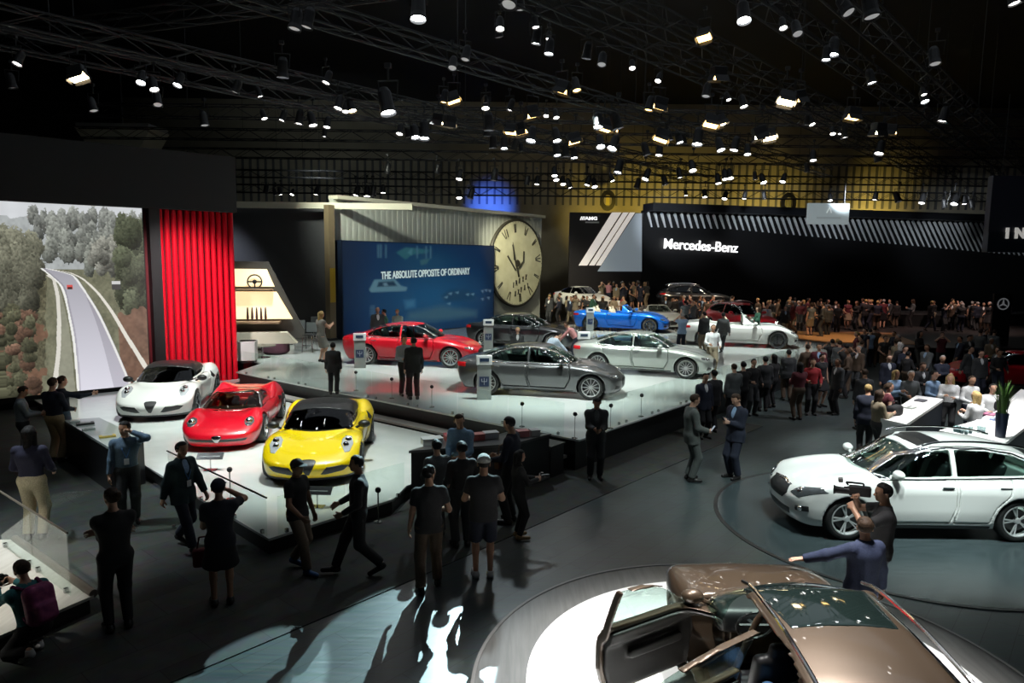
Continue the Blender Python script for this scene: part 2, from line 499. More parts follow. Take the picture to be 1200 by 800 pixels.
    if wsf is not None:
        patch('windshield', glass, lambda x, y, z: wsf(x, y, z) - 0.006, (d['shield'][3], -.85, d['shield'][0] - .02), (L1 - .5, .85, d['shield'][1] + .02), out=-0.004, thk=.055, sh=C.cab, hh=max(.016, h * .7))
        if d.get('open') or d.get('shieldframe'):
            patch('windshield_frame', d.get('shieldframe') or pm, lambda x, y, z: np.maximum(np.maximum(wsf(x, y, z) - d.get('framew', .05), -(wsf(x, y, z) - .004)), d['shield'][0] - .03 - z), (d['shield'][3] - .1, -.9, d['shield'][0] - .05), (L1 - .4, .9, d['shield'][1] + .09), out=0.012, sh=C.cab, hh=max(.014, h * .6))
    if wsr is not None:
        patch('rear_window', glass, lambda x, y, z: wsr(x, y, z) - 0.006, (L0, -.85, d['backlight'][0] - .02), (d['backlight'][3], .85, d['backlight'][1] + .02), out=-0.004, thk=.055, sh=C.cab, hh=max(.016, h * .7))
    # doors
    for i, p in enumerate(dpolys):
        for s in sides:
            if open_door and s > 0: continue
            lo, hi = bb('side', p, s)
            dr = patch('door', pm, lambda x, y, z, p=p: poly_sdf(x, z, p) + 0.006, lo, hi, out=0.0, thk=.05, hh=max(.015, h * .8))
            if dr is None: continue
            xs = [q[0] for q in p]; hx, hz = min(xs) + .16, d.get('handlez', d['belt'] - .1)
            yy = s * float(C.plan(hx) - C.inset(hz) + .012)
            MB().box((hx, yy, hz), (.2, .03, .03), bevel=.01).build('door_handle', CHROME if d.get('chromehandle', True) else pm, dr, smooth=True)
    # patches
    for (nm, view, poly, m, opt) in d.get('patches', []):
        if not detail and not opt.get('keep'): continue
        for s in ((1,) if opt.get('center') else (1, -1)):
            lo, hi = bb(view, poly, s)
            lo, hi = list(lo), list(hi)
            if opt.get('center'):
                lo[1], hi[1] = -hi[1], hi[1]
            fz = prism2('front' if view == 'rear' else view, poly)
            o = patch(nm, pm if m == 'body' else m, fz, lo, hi, out=opt.get('out', .008))
            if o is not None and opt.get('bowls'):
                for (bx, by, bz, br) in opt['bowls']:
                    MB().ball((bx, s * by, bz), br, n=14).build('lamp', LAMP_ON if light else LAMP_IN, o, smooth=True)
    for i, p in enumerate(openp):                     # the opened left doors, each hung on its own hinge
        lo, hi = bb('side', p, 1)
        hx, hy, ang = d['hinges'][i]
        w = wins[i]
        def fd(x, y, z, p=p, w=w):
            o = C.outer(x, y, z)
            q = np.maximum(np.maximum(poly_sdf(x, z, p) + .008, o), -(o + .085))
            q = np.maximum(q, np.where(z > d['belt'] + .02, C.hw(x, z) - .09, .45) - y)
            return np.maximum(q, -poly_sdf(x, z, w))
        T = Matrix.Translation((-hx, -hy, 0))
        me = sdf_mesh('door', fd, lo, hi, h); me.transform(T)
        dr = link('door', me, pm, root, (hx, hy, 0), (0, 0, R(-ang)))
        fg = lambda x, y, z: np.maximum(np.maximum(np.maximum(poly_sdf(x, z, w) - .004, C.cab(x, y, z) + .015), -(C.cab(x, y, z) + .06)), C.hw(x, z) - .09 - y)
        me = sdf_mesh('door_window', fg, lo, hi, .014); me.transform(T); link('door_window', me, glass, dr)
        def fi(x, y, z, p=p):
            o = C.outer(x, y, z)
            q = np.maximum(np.maximum(poly_sdf(x, z, p) + .05, np.maximum(o + .07, z - d['belt'] + .02)), -(o + .125))
            return smin(q, np.maximum(rbox(x, y, z, (sum(u[0] for u in p) / len(p) - .05, 0, .72), (.36, 2, .045), .03), np.maximum(o + .1, -(o + .19))), .02)
        me = sdf_mesh('door_trim', fi, lo, hi, h); me.transform(T); tr = link('door_trim', me, mat('door_trim', (.035, .034, .033), .5), dr)
        cx = sum(u[0] for u in p) / len(p) + .12; yy = float(C.plan(cx)) - .15
        MB().box((cx - hx, yy - hy, .88), (.16, .03, .03), bevel=.01).build('inner_handle', CHROME, tr, smooth=True)
        MB().box((min(u[0] for u in p) + .2 - hx, float(C.plan(-1)) + .01 - hy, .93), (.2, .03, .03), bevel=.01).build('door_handle', CHROME, dr, smooth=True)
    # wheels
    wst = d.get('wheelstyle', ('plain', 10))
    for (xw, r) in d['wheels']:
        ty, rm, dk = wheel_meshes(r, d.get('tyrew', .25), wst[1], wst[0])
        for s in (1, -1):
            yw = s * (float(C.plan(xw)) - .135 - d.get('wheelin', 0))
            w = link('wheel', ty, None, root, (xw, yw, r), (0, 0, 0 if s > 0 else PI))
            if not ty.materials: ty.materials.append(TYRE)
            q = link('rim', rm, None, w)
            if not rm.materials: rm.materials.append(RIM)
            if rim is not None: q.material_slots[0].link = 'OBJECT'; q.material_slots[0].material = rim
            k = link('brake_disc', dk, None, w)
            if not dk.materials: dk.materials.append(DISC)
    # mirrors
    mx, mz = d.get('mirror', (None, None))
    if mx is not None:
        mm = d.get('mirrormat', pm)
        for s in (1, -1):
            yb = s * float(C.plan(mx) - C.inset(mz) - .02 - d.get('mirrorin', .03))
            b = MB(); b.ball((mx + .0, yb + s * .15, mz + .07), .115, (.75, 1.05, .68), 14); b.bar((mx + .02, yb - s * .03, mz - .01), (mx, yb + s * .1, mz + .05), .025, 8)
            b.build('wing_mirror', mm, root, smooth=True)
    if d.get('rails'):
        for s in (1, -1):
            pts = [(x, s * .57, float(s_roof) + .035) for x, s_roof in [(x, C.roof(x + .06) + .01) for x in np.linspace(.15, -1.75, 12)]]
            MB().path(pts, .018, 8).build('roof_rail', CHROME, root, smooth=True)
    # cabin
    if hollow and d.get('seats'):
        sm = seats or SEAT_BK
        for (sx, sy) in d['seats']:
            me = seat_mesh()
            if not me.materials: me.materials.append(SEAT_BK)
            q = link('seat', me, None, root, (sx, sy, d.get('seatz', .36)))
            q.scale = (1, 1, d.get('seats_h', 1))
            q.material_slots[0].link = 'OBJECT'; q.material_slots[0].material = sm
        dx, dz = d['dash']
        wd = d['cabw'] - .12
        link('dashboard', sdf_mesh('dashboard', lambda x, y, z: rbox(x, y, z, (dx, 0, dz - .13), (.22, wd, .13), .08), (dx - .25, -wd, dz - .27), (dx + .25, wd, dz), .04), SEAT_BK, root)
        b = MB()
        for i in range(20):
            a0, a1 = 2 * PI * i / 20, 2 * PI * (i + 1) / 20
            pt = lambda a: (dx - .38 - .06 * math.sin(a), .36 + .18 * math.cos(a), dz - .06 + .17 * math.sin(a))
            b.bar(pt(a0), pt(a1), .016, 6)
        b.bar((dx - .38, .36 - .17, dz - .06), (dx - .38, .36 + .17, dz - .06), .02, 6); b.bar((dx - .38, .36, dz - .06), (dx - .1, .36, dz - .14), .03, 6)
        b.build('steering_wheel', SEAT_BK, root, smooth=True)
    return root, C, shell
def mir(poly): return [(x, z) for x, z in poly]
GHIBLI = dict(top=[(-2.5, .86), (-2.35, .98), (-1.95, 1.03), (-1.3, 1.02), (-.5, .975), (.3, .965), (.85, .985), (1.35, .94), (1.85, .85), (2.25, .72), (2.5, .58)],
    roof=[(-2.15, .94), (-1.8, 1.09), (-1.3, 1.28), (-.8, 1.405), (-.2, 1.46), (.2, 1.445), (.6, 1.29), (1.0, 1.07), (1.3, .88)],
    plan=[(-2.5, .72), (-2.3, .86), (-1.9, .935), (-1.4, .96), (-.3, .925), (.6, .925), (1.6, .955), (2.1, .90), (2.4, .76), (2.5, .62)],
    inset=[(.15, .12), (.3, .05), (.5, .015), (.65, 0), (.85, .015), (1.0, .10), (1.2, .2)],
    bulge=[(-1.4, .75, .035, .5, .25), (1.58, .68, .03, .5, .22)], hump=[(1.6, .68, .05, .6, .2), (-1.5, .75, .03, .6, .2)],
    nose=[(.15, 2.36), (.35, 2.47), (.55, 2.48), (.7, 2.38), (.95, 2.2)], tail=[(.2, -2.28), (.45, -2.42), (.8, -2.48), (1.0, -2.43), (1.15, -2.3)],
    cabw=.80, belt=.95, tumble=.40, kr=.09, wheels=[(1.585, .36), (-1.415, .36)], wheelstyle=('plain', 12), archgap=.035,
    cavx=(-1.55, .75), shield=(.99, 1.385, .07, .25), backlight=(1.12, 1.36, .09, -.75),
    windows=[[(.92, 1.01), (.55, 1.22), (.25, 1.34), (-.15, 1.375), (-.2, 1.375), (-.2, .995), (.4, .99)],
             [(-.27, .995), (-.27, 1.375), (-.7, 1.335), (-1.12, 1.22), (-1.42, 1.06), (-1.38, 1.02), (-.9, 1.0)]],
    trimline=[(.97, 1.0), (.55, 1.24), (.25, 1.36), (-.15, 1.395), (-.7, 1.35), (-1.12, 1.24), (-1.47, 1.05), (-1.38, 1.0), (-.9, .98), (.4, .97)],
    doors=[[(.95, .94), (1.0, .6), (.85, .30), (-.15, .30), (-.24, .60), (-.24, .95)], [(-.28, .95), (-.28, .60), (-.2, .30), (-.95, .30), (-1.08, .55), (-1.25, .78), (-1.3, .97)]],
    handlez=.86, mirror=(.72, .98), seats=[(.15, .37), (.15, -.37), (-.8, .37), (-.8, -.37)], dash=(.72, .96),
    patches=[('headlight', 'front', [(.55, .62), (.62, .70), (.86, .74), (.9, .68), (.7, .61)], LAMP, dict(bowls=[(2.28, .68, .66, .045), (2.2, .77, .68, .04)])),
        ('grille', 'front', [(0, .28), (.30, .30), (.42, .45), (.36, .58), (0, .62)], BLACKP, dict(center=True)),
        ('air_intake', 'front', [(.52, .28), (.78, .30), (.76, .42), (.55, .38)], BLACKP, {}),
        ('tail_light', 'rear', [(.50, .80), (.52, .92), (.93, .93), (.95, .80)], TAIL, dict(keep=True)),
        ('diffuser', 'rear', [(0, .2), (.6, .2), (.5, .34), (0, .34)], BLACKP, dict(center=True)),
        ('side_sill', 'side', [(1.1, .2), (1.1, .245), (-.95, .245), (-.95, .2)], BLACKP, {})])
ALFA = dict(top=[(-2.0, .80), (-1.85, .90), (-1.3, .95), (-.8, .88), (-.3, .82), (.3, .78), (.8, .76), (1.2, .72), (1.6, .61), (1.85, .50), (2.0, .40)],
    roof=[(-1.8, .72), (-1.45, .93), (-.95, 1.09), (-.4, 1.175), (.0, 1.165), (.35, 1.06), (.7, .91), (1.0, .77), (1.25, .64)],
    plan=[(-2.0, .72), (-1.8, .84), (-1.25, .935), (-.5, .85), (.2, .835), (1.1, .915), (1.5, .87), (1.8, .72), (2.0, .5)],
    inset=[(.12, .10), (.25, .03), (.45, 0), (.6, 0), (.8, .04), (.95, .12), (1.1, .2)],
    bulge=[(-1.2, .6, .03, .4, .25)], hump=[(1.1, .70, .09, .45, .20), (-1.2, .74, .07, .5, .2)],
    nose=[(.12, 1.86), (.3, 1.97), (.42, 1.99), (.55, 1.85), (.8, 1.6)], tail=[(.2, -1.85), (.5, -1.96), (.8, -1.98), (1.0, -1.85)],
    nc=.42, crown=.06, cabw=.73, belt=.78, tumble=.42, kr=.10, wf=.42, xmid=-.1, zb=.12, wheels=[(1.13, .315), (-1.25, .335)], wheelstyle=('plain', 5), archgap=.03,
    cavx=(-.75, .72), seatz=.2, seats_h=.85, shield=(.80, 1.12, .05, .12), seats=[(-.3, .36), (-.3, -.36)], dash=(.55, .80),
    windows=[[(.62, .86), (.3, 1.02), (-.05, 1.09), (-.42, 1.07), (-.62, .90), (-.3, .86)]],
    doors=[[(.62, .80), (.66, .5), (.5, .22), (-.5, .22), (-.72, .55), (-.68, .82)]], chromehandle=False, handlez=.66,
    mirror=(.50, .77), mirrorin=.07, mirrormat=BLACKP,
    patches=[('headlight', 'top', [(1.16, .60), (1.22, .72), (1.40, .77), (1.60, .71), (1.64, .62), (1.44, .54), (1.26, .54)], LAMP_A, dict(bowls=[(1.31, .66, .725, .065), (1.47, .63, .675, .06)])),
        ('roof_panel', 'top', [(-.75, 0), (-.75, .66), (.13, .66), (.2, .4), (.22, 0)], BLACKP, dict(center=True)),
        ('shield_grille', 'front', [(0, .24), (.03, .24), (.145, .47), (.12, .50), (0, .51)], BLACKP, dict(center=True)),
        ('air_intake', 'front', [(.22, .25), (.30, .24), (.62, .29), (.72, .37), (.60, .40), (.33, .385)], BLACKP, {}),
        ('side_scoop', 'side', [(-.78, .84), (-.95, .66), (-.83, .62), (-.7, .70)], BLACKP, {}),
        ('front_splitter', 'front', [(0, .12), (.8, .12), (.8, .18), (0, .18)], BLACKP, dict(center=True)),
        ('side_sill', 'side', [(.75, .1), (.75, .19), (-.85, .19), (-.85, .1)], BLACKP, {})])
CLASSIC = dict(top=[(-2.0, .68), (-1.8, .80), (-1.2, .85), (-.7, .77), (-.2, .67), (.4, .64), (.9, .65), (1.3, .62), (1.7, .51), (1.92, .40), (2.0, .32)],
    roof=[(-1.5, .70), (-1.0, .84), (-.5, .955), (-.05, .985), (.2, .96), (.5, .85), (.8, .70), (1.05, .55)],
    plan=[(-2.0, .62), (-1.8, .74), (-1.25, .845), (-.4, .79), (.3, .77), (1.05, .84), (1.5, .79), (1.8, .66), (2.0, .42)],
    inset=[(.1, .14), (.25, .05), (.45, 0), (.6, .01), (.75, .07), (.9, .17)],
    hump=[(1.05, .62, .13, .5, .2), (-1.25, .62, .12, .5, .2)], nose=[(.1, 1.84), (.25, 1.96), (.36, 1.98), (.5, 1.86), (.8, 1.6)], tail=[(.2, -1.8), (.5, -1.95), (.8, -1.93), (1.0, -1.8)],
    nc=.38, cabw=.66, belt=.66, tumble=.55, kr=.12, wf=.45, xmid=-.1, zb=.1, wheels=[(1.05, .31), (-1.3, .32)], wheelstyle=('classic', 6), archgap=.03,
    cavx=(-.6, .62), seatz=.1, seats_h=.8, shield=(.68, .94, .035, .05), shieldframe=CHROME, framew=.03, backlight=(.74, .90, .12, -.6), seats=[(-.25, .33), (-.25, -.33)], dash=(.5, .68),
    windows=[[(.38, .76), (.22, .86), (.0, .92), (-.4, .90), (-.62, .80), (-.5, .74)]],
    doors=[[(.55, .66), (.58, .4), (.45, .2), (-.45, .2), (-.62, .45), (-.6, .68)]], chromehandle=False, handlez=.5,
    patches=[('headlight', 'top', [(1.44, .50), (1.40, .58), (1.45, .66), (1.55, .69), (1.66, .64), (1.70, .56), (1.64, .50), (1.54, .47)], LAMP, dict(bowls=[(1.56, .58, .585, .075)])),
        ('grille', 'front', [(0, .23), (.55, .23), (.6, .29), (0, .29)], BLACKP, dict(center=True)),
        ('shield_badge', 'front', [(0, .22), (.03, .22), (.10, .33), (.08, .36), (0, .37)], CHROME, dict(center=True, out=.02)),
        ('side_scoop', 'side', [(-.75, .68), (-1.0, .64), (-.95, .56), (-.75, .58)], BLACKP, {})])
CROSS = dict(top=[(-2.37, .95), (-2.15, 1.06), (-1.4, 1.07), (-.4, 1.04), (.5, 1.03), (.95, 1.065), (1.4, 1.03), (1.85, .96), (2.15, .86), (2.37, .70)],
    roof=[(-2.33, .95), (-2.12, 1.2), (-1.82, 1.42), (-1.3, 1.55), (-.6, 1.605), (-.1, 1.595), (.3, 1.49), (.7, 1.27), (1.05, 1.07), (1.35, .88)],
    plan=[(-2.37, .66), (-2.2, .80), (-1.8, .875), (-1.4, .90), (0, .89), (1.4, .905), (1.9, .87), (2.2, .75), (2.37, .55)],
    inset=[(.2, .08), (.35, .02), (.55, 0), (.8, 0), (.95, .03), (1.08, .1), (1.3, .22)],
    bulge=[(-1.41, .75, .03, .5, .28), (1.47, .72, .03, .5, .28)], hump=[(1.4, .65, .04, .6, .2)],
    nose=[(.2, 2.26), (.4, 2.35), (.6, 2.37), (.8, 2.31), (1.05, 2.1)], tail=[(.3, -2.22), (.55, -2.36), (.9, -2.35), (1.1, -2.3), (1.3, -2.2)],
    cabw=.79, belt=1.04, tumble=.33, kr=.10, zb=.20, wheels=[(1.47, .365), (-1.41, .365)], wheelstyle=('split', 5), archgap=.04, tyrew=.24,
    cavx=(-2.0, .8), shield=(1.07, 1.54, .035, .25), backlight=(1.16, 1.46, .12, -1.7),
    windows=[[(.86, 1.08), (.47, 1.33), (.12, 1.46), (-.26, 1.50), (-.30, 1.50), (-.30, 1.09), (.3, 1.075)],
             [(-.39, 1.09), (-.39, 1.50), (-.9, 1.49), (-1.38, 1.42), (-1.70, 1.28), (-1.78, 1.18), (-1.5, 1.12)]],
    trimline=[(.92, 1.07), (.47, 1.35), (.12, 1.48), (-.28, 1.52), (-.9, 1.51), (-1.38, 1.44), (-1.72, 1.30), (-1.83, 1.16), (-1.5, 1.10), (.3, 1.055)],
    doors=[[(.90, 1.02), (.98, .7), (.88, .32), (-.26, .32), (-.34, .60), (-.34, 1.05)], [(-.38, 1.05), (-.38, .60), (-.32, .32), (-.92, .32), (-1.0, .58), (-1.22, .82), (-1.3, 1.06)]],
    doorfull=[[(.90, 1.02), (.98, .7), (.88, .32), (-.26, .32), (-.34, .60), (-.34, 1.52), (.12, 1.50), (.5, 1.36), (.95, 1.08)],
              [(-.40, 1.05), (-.40, .32), (-.92, .32), (-1.0, .58), (-1.22, .82), (-1.45, 1.10), (-1.52, 1.30), (-1.3, 1.46), (-.9, 1.52), (-.40, 1.52)]],
    hinges=[(.93, .86, 58), (-.38, .86, 55)], rails=True, handlez=.93, mirror=(.68, 1.08), seats=[(.1, .37), (.1, -.37), (-.85, .37), (-.85, 0), (-.85, -.37)], seatz=.5, dash=(.72, 1.08),
    patches=[('headlight', 'front', [(.43, .70), (.55, .83), (.84, .90), (.90, .82), (.66, .66)], LAMP, dict(bowls=[(2.17, .60, .755, .06), (2.06, .73, .79, .055)])),
        ('grille', 'front', [(0, .54), (.27, .55), (.38, .66), (.32, .78), (0, .81)], BLACKP, dict(center=True)),
        ('grille_surround', 'front', [(0, .80), (.32, .775), (.35, .80), (0, .835)], CHROME, dict(center=True, out=.015)),
        ('lower_intake', 'front', [(0, .30), (.42, .30), (.46, .42), (0, .44)], BLACKP, dict(center=True)),
        ('fog_lamp', 'front', [(.58, .42), (.80, .46), (.80, .56), (.60, .52)], BLACKP, dict(bowls=[(2.2, .68, .49, .05)])),
        ('tail_light', 'rear', [(.50, .92), (.55, 1.06), (.88, 1.06), (.90, .93)], TAIL, dict(keep=True)),
        ('side_sill', 'side', [(1.0, .2), (1.0, .275), (-.95, .275), (-.95, .2)], BLACKP, {})])
CABRIO = dict(top=[(-2.45, .84), (-2.25, .97), (-1.7, 1.0), (-.9, .95), (.0, .93), (.8, .945), (1.35, .92), (1.85, .82), (2.25, .66), (2.45, .52)],
    roof=[(-.6, .90), (-.15, 1.28), (.05, 1.34), (.2, 1.33), (.55, 1.14), (.95, .95), (1.2, .82)],
    plan=[(-2.45, .72), (-2.2, .86), (-1.8, .93), (-1.4, .955), (-.3, .90), (.6, .91), (1.55, .955), (2.05, .89), (2.35, .74), (2.45, .58)],
    inset=[(.15, .12), (.3, .05), (.5, .015), (.65, 0), (.85, .015), (1.0, .10), (1.2, .2)],
    bulge=[(-1.4, .75, .04, .5, .25), (1.55, .68, .035, .5, .22)], hump=[(1.55, .68, .06, .6, .2), (-1.4, .72, .05, .6, .2)],
    nose=[(.15, 2.32), (.35, 2.42), (.5, 2.44), (.65, 2.34), (.9, 2.1)], tail=[(.2, -2.25), (.45, -2.38), (.8, -2.43), (1.0, -2.35)],
    cabw=.78, belt=.93, tumble=.40, kr=.08, open=True, wheels=[(1.53, .36), (-1.41, .36)], wheelstyle=('plain', 10), archgap=.035,
    cavx=(-1.35, .62), shield=(.95, 1.27, .07, .18), seats=[(-.05, .37), (-.05, -.37), (-.85, .37), (-.85, -.37)], dash=(.55, .93), seatz=.3,
    doors=[[(.85, .92), (.9, .6), (.75, .30), (-.5, .30), (-.62, .60), (-.6, .94)]], handlez=.84, mirror=(.62, .94),
    patches=[('headlight', 'front', [(.55, .58), (.62, .68), (.84, .72), (.88, .66), (.7, .57)], LAMP, dict(bowls=[(2.2, .7, .64, .045)])),
        ('grille', 'front', [(0, .26), (.30, .28), (.40, .42), (.34, .53), (0, .56)], BLACKP, dict(center=True)),
        ('air_intake', 'front', [(.52, .27), (.78, .29), (.76, .40), (.55, .36)], BLACKP, {}),
        ('tail_light', 'rear', [(.50, .74), (.52, .86), (.90, .87), (.92, .76)], TAIL, dict(keep=True)),
        ('diffuser', 'rear', [(0, .2), (.6, .2), (.5, .36), (0, .36)], BLACKP, dict(center=True))])
# ================================================================== people
class Field:
    """accumulates smooth-blended primitives on a grid; every primitive only touches its own neighbourhood"""
    def __init__(s, lo, hi, h):
        s.h = h; s.lo = np.array(lo, float) - 3 * h
        s.n = np.ceil((np.array(hi, float) + 3 * h - s.lo) / h).astype(int) + 1
        s.S = np.full(tuple(s.n), 0.12)
        s.ax = [s.lo[i] + h * np.arange(s.n[i]) for i in range(3)]
    def sub(s, lo, hi):
        i0 = np.clip(((np.array(lo) - s.lo) / s.h).astype(int) - 1, 0, s.n); i1 = np.clip(((np.array(hi) - s.lo) / s.h).astype(int) + 2, 0, s.n)
        sl = tuple(slice(a, b) for a, b in zip(i0, i1))
        g = (s.ax[0][sl[0]][:, None, None], s.ax[1][sl[1]][None, :, None], s.ax[2][sl[2]][None, None, :])
        return sl, g
    def cone(s, a, b, ra, rb, k=0.03, flat=None, cap0=None, cap1=False, op='u'):
        a = np.array(a, float); b = np.array(b, float); r = max(ra, rb) + k + 0.03
        sl, (x, y, z) = s.sub(np.minimum(a, b) - r, np.maximum(a, b) + r)
        if any(q.stop <= q.start for q in sl): return
        d = b - a
        if flat is not None:      # flattened across direction flat[0] by factor flat[1]
            u = np.array(flat[0], float); u /= np.linalg.norm(u); q = flat[1] - 1
            dp = (x - a[0]) * u[0] + (y - a[1]) * u[1] + (z - a[2]) * u[2]
            px, py, pz = x - a[0] + u[0] * q * dp, y - a[1] + u[1] * q * dp, z - a[2] + u[2] * q * dp
        else: px, py, pz = x - a[0], y - a[1], z - a[2]
        L2 = max(d @ d, 1e-9)
        t0 = (px * d[0] + py * d[1] + pz * d[2]) / L2
        t = np.clip(t0, 0, 1)
        D = np.sqrt((px - t * d[0]) ** 2 + (py - t * d[1]) ** 2 + (pz - t * d[2]) ** 2) - (ra + (rb - ra) * t)
        L = math.sqrt(L2)
        if cap1: D = np.maximum(D, (t0 - 1) * L)
        if cap0: D = np.maximum(D, -t0 * L)
        if op == 'u': s.S[sl] = smin(s.S[sl], np.minimum(D, .12), k)
        else: s.S[sl] = smax(s.S[sl], -D, k)
    def cut(s, fn): s.S = np.maximum(s.S, fn(s.ax[0][:, None, None], s.ax[1][None, :, None], s.ax[2][None, None, :]))
    def mesh(s, name, it=1):
        S = s.S; S[0] = S[-1] = .1; S[:, 0] = S[:, -1] = .1; S[:, :, 0] = S[:, :, -1] = .1
        S[S == 0] = 1e-6
        r = surface_nets(S, s.lo, s.h)
        if r is None: return None
        v, f = r
        return np_mesh(name, relax(v, f, it) if it else v, f)
def v3(*a): return np.array(a, float)
def ik(root, tgt, l1, l2, pole):
    d = tgt - root; L = np.linalg.norm(d); L = min(max(L, 1e-3), (l1 + l2) * .999); u = d / max(np.linalg.norm(d), 1e-6)
    tgt = root + u * L
    c = (l1 * l1 + L * L - l2 * l2) / (2 * l1 * L); c = max(-1, min(1, c))
    p = np.array(pole, float); p = p - u * (p @ u); p /= max(np.linalg.norm(p), 1e-6)
    return root + u * l1 * c + p * l1 * math.sqrt(max(0, 1 - c * c)), tgt
def rotx(p, a, o):
    q = p - o; c, s_ = math.cos(a), math.sin(a)
    return o + v3(q[0], q[1] * c - q[2] * s_, q[1] * s_ + q[2] * c)
def rotz_(p, a): c, s_ = math.cos(a), math.sin(a); return v3(p[0] * c - p[1] * s_, p[0] * s_ + p[1] * c, p[2])
SKINS = [mat('skin_light', (.52, .30, .21), .5), mat('skin_tan', (.40, .22, .14), .5), mat('skin_brown', (.22, .11, .065), .5), mat('skin_dark', (.10, .05, .03), .5)]
def _hair(n, a): return noise_mat('hair_' + n, tuple(x * .6 for x in a), tuple(x * 1.4 for x in a), 45, .65, bump=.6, spec=.25)
HAIRS = {'black': _hair('black', (.008, .007, .007)), 'brown': _hair('brown', (.035, .019, .010)), 'blond': _hair('blond', (.36, .25, .10)), 'grey': _hair('grey', (.30, .29, .28))}
CLOTH = {}
def cloth(name, col, rough=.85):
    k = 'cloth_' + name
    if k not in MATS: noise_mat(k, tuple(c * .82 for c in col), tuple(min(1, c * 1.12) for c in col), 60, rough, bump=.15, detail=2)
    return MATS[k]
BLK = cloth('black', (.011, .011, .013)); NAVY = cloth('navy', (.010, .014, .030)); CHAR = cloth('charcoal', (.03, .033, .036))
GREY = cloth('grey', (.10, .11, .115)); WHITE = cloth('white', (.62, .63, .64)); LBLUE = cloth('light_blue', (.28, .42, .62)); BLUE = cloth('blue', (.05, .14, .36))
TAN = cloth('tan', (.38, .29, .17)); BROWN = cloth('brown', (.075, .048, .03)); MAROON = cloth('maroon', (.09, .012, .02)); RED = cloth('red', (.30, .015, .02))
TEAL = cloth('teal', (.03, .17, .19)); KHAKI = cloth('khaki', (.22, .18, .12)); BEIGE = cloth('beige', (.45, .40, .31)); STEEL = cloth('steel_blue', (.09, .15, .22)); GREEN = cloth('green', (.03, .10, .06)); PINK = cloth('pink', (.45, .20, .24)); MAGENTA = cloth('magenta', (.16, .015, .09)); ORANGE = cloth('orange', (.5, .22, .04))
SHOE_B = mat('shoe_black', (.012, .011, .011), .35); SHOE_T = mat('shoe_tan', (.35, .22, .10), .5); SHOE_W = mat('shoe_white', (.55, .55, .55), .6); SHOE_BL = mat('shoe_blue', (.04, .12, .3), .6)
EYE = mat('eye_dark', (.01, .008, .007), .2)
LANY = mat('lanyard_blue', (.06, .18, .42), .6); CARD = mat('badge_card', (.6, .62, .64), .5)
def skeleton(p):
    """joints in local space: facing +Y, x to the person's right... left hand side is -X seen from behind"""
    J = {}
    hz = p.get('hip', .93); px, py = p.get('hipxy', (0, 0))
    pel = v3(px, py, hz); J['pel'] = pel
    lean = R(p.get('lean', 0)); tw = R(p.get('twist', 0))
    up = lambda q: rotx(v3(*q) + pel, -lean, pel)
    def T(x, y, z):
        q = rotz_(v3(x, y, z), tw); return up(q)
    J['waist'] = T(0, .0, .16); J['chest'] = T(0, -.01, .36); J['neck'] = T(0, -.01, .54); J['headb'] = T(0, .015, .62)
    sw = p.get('shw', .172)
    J['shR'] = T(sw, -.01, .462); J['shL'] = T(-sw, -.01, .462)
    nod = R(p.get('nod', 0)); yaw = R(p.get('yaw', 0)); hl = lean * .35 + nod
    hb = J['headb']
    J['H'] = lambda x, y, z: rotx(rotz_(v3(x, y, z), yaw) + hb, -hl, hb)
    for s, n in ((1, 'R'), (-1, 'L')):
        hip = pel + v3(s * .09, 0, -.02); J['hip' + n] = hip
        ft = p.get('foot' + n, (s * .10, 0, 0)); ft = v3(*(list(ft) + [0])[:3])
        ang = R(p.get('toe' + n, s * -8)); fwd = v3(-math.sin(ang), math.cos(ang), 0)
        pit = R(p.get('heel' + n, 0))
        ank = ft + v3(0, 0, .085) - fwd * .0
        if pit: ank = ank + v3(0, 0, .17 * math.sin(pit)) + fwd * .06
        kn, ank = ik(hip, ank, .435, .425, p.get('knee' + n, (s * .08, 1, 0)))
        J['kn' + n], J['an' + n] = kn, ank
        J['fw' + n] = fwd; J['pit' + n] = pit
        sh = J['sh' + n]
        h = p.get('hand' + n, (s * .25, .04, .78))
        el, wr = ik(sh, v3(*h), .29, .25, p.get('elbow' + n, (s * .5, -1, -.3)))
        J['el' + n], J['wr' + n] = el, wr
        J['hd' + n] = p.get('hdir' + n)
    return J
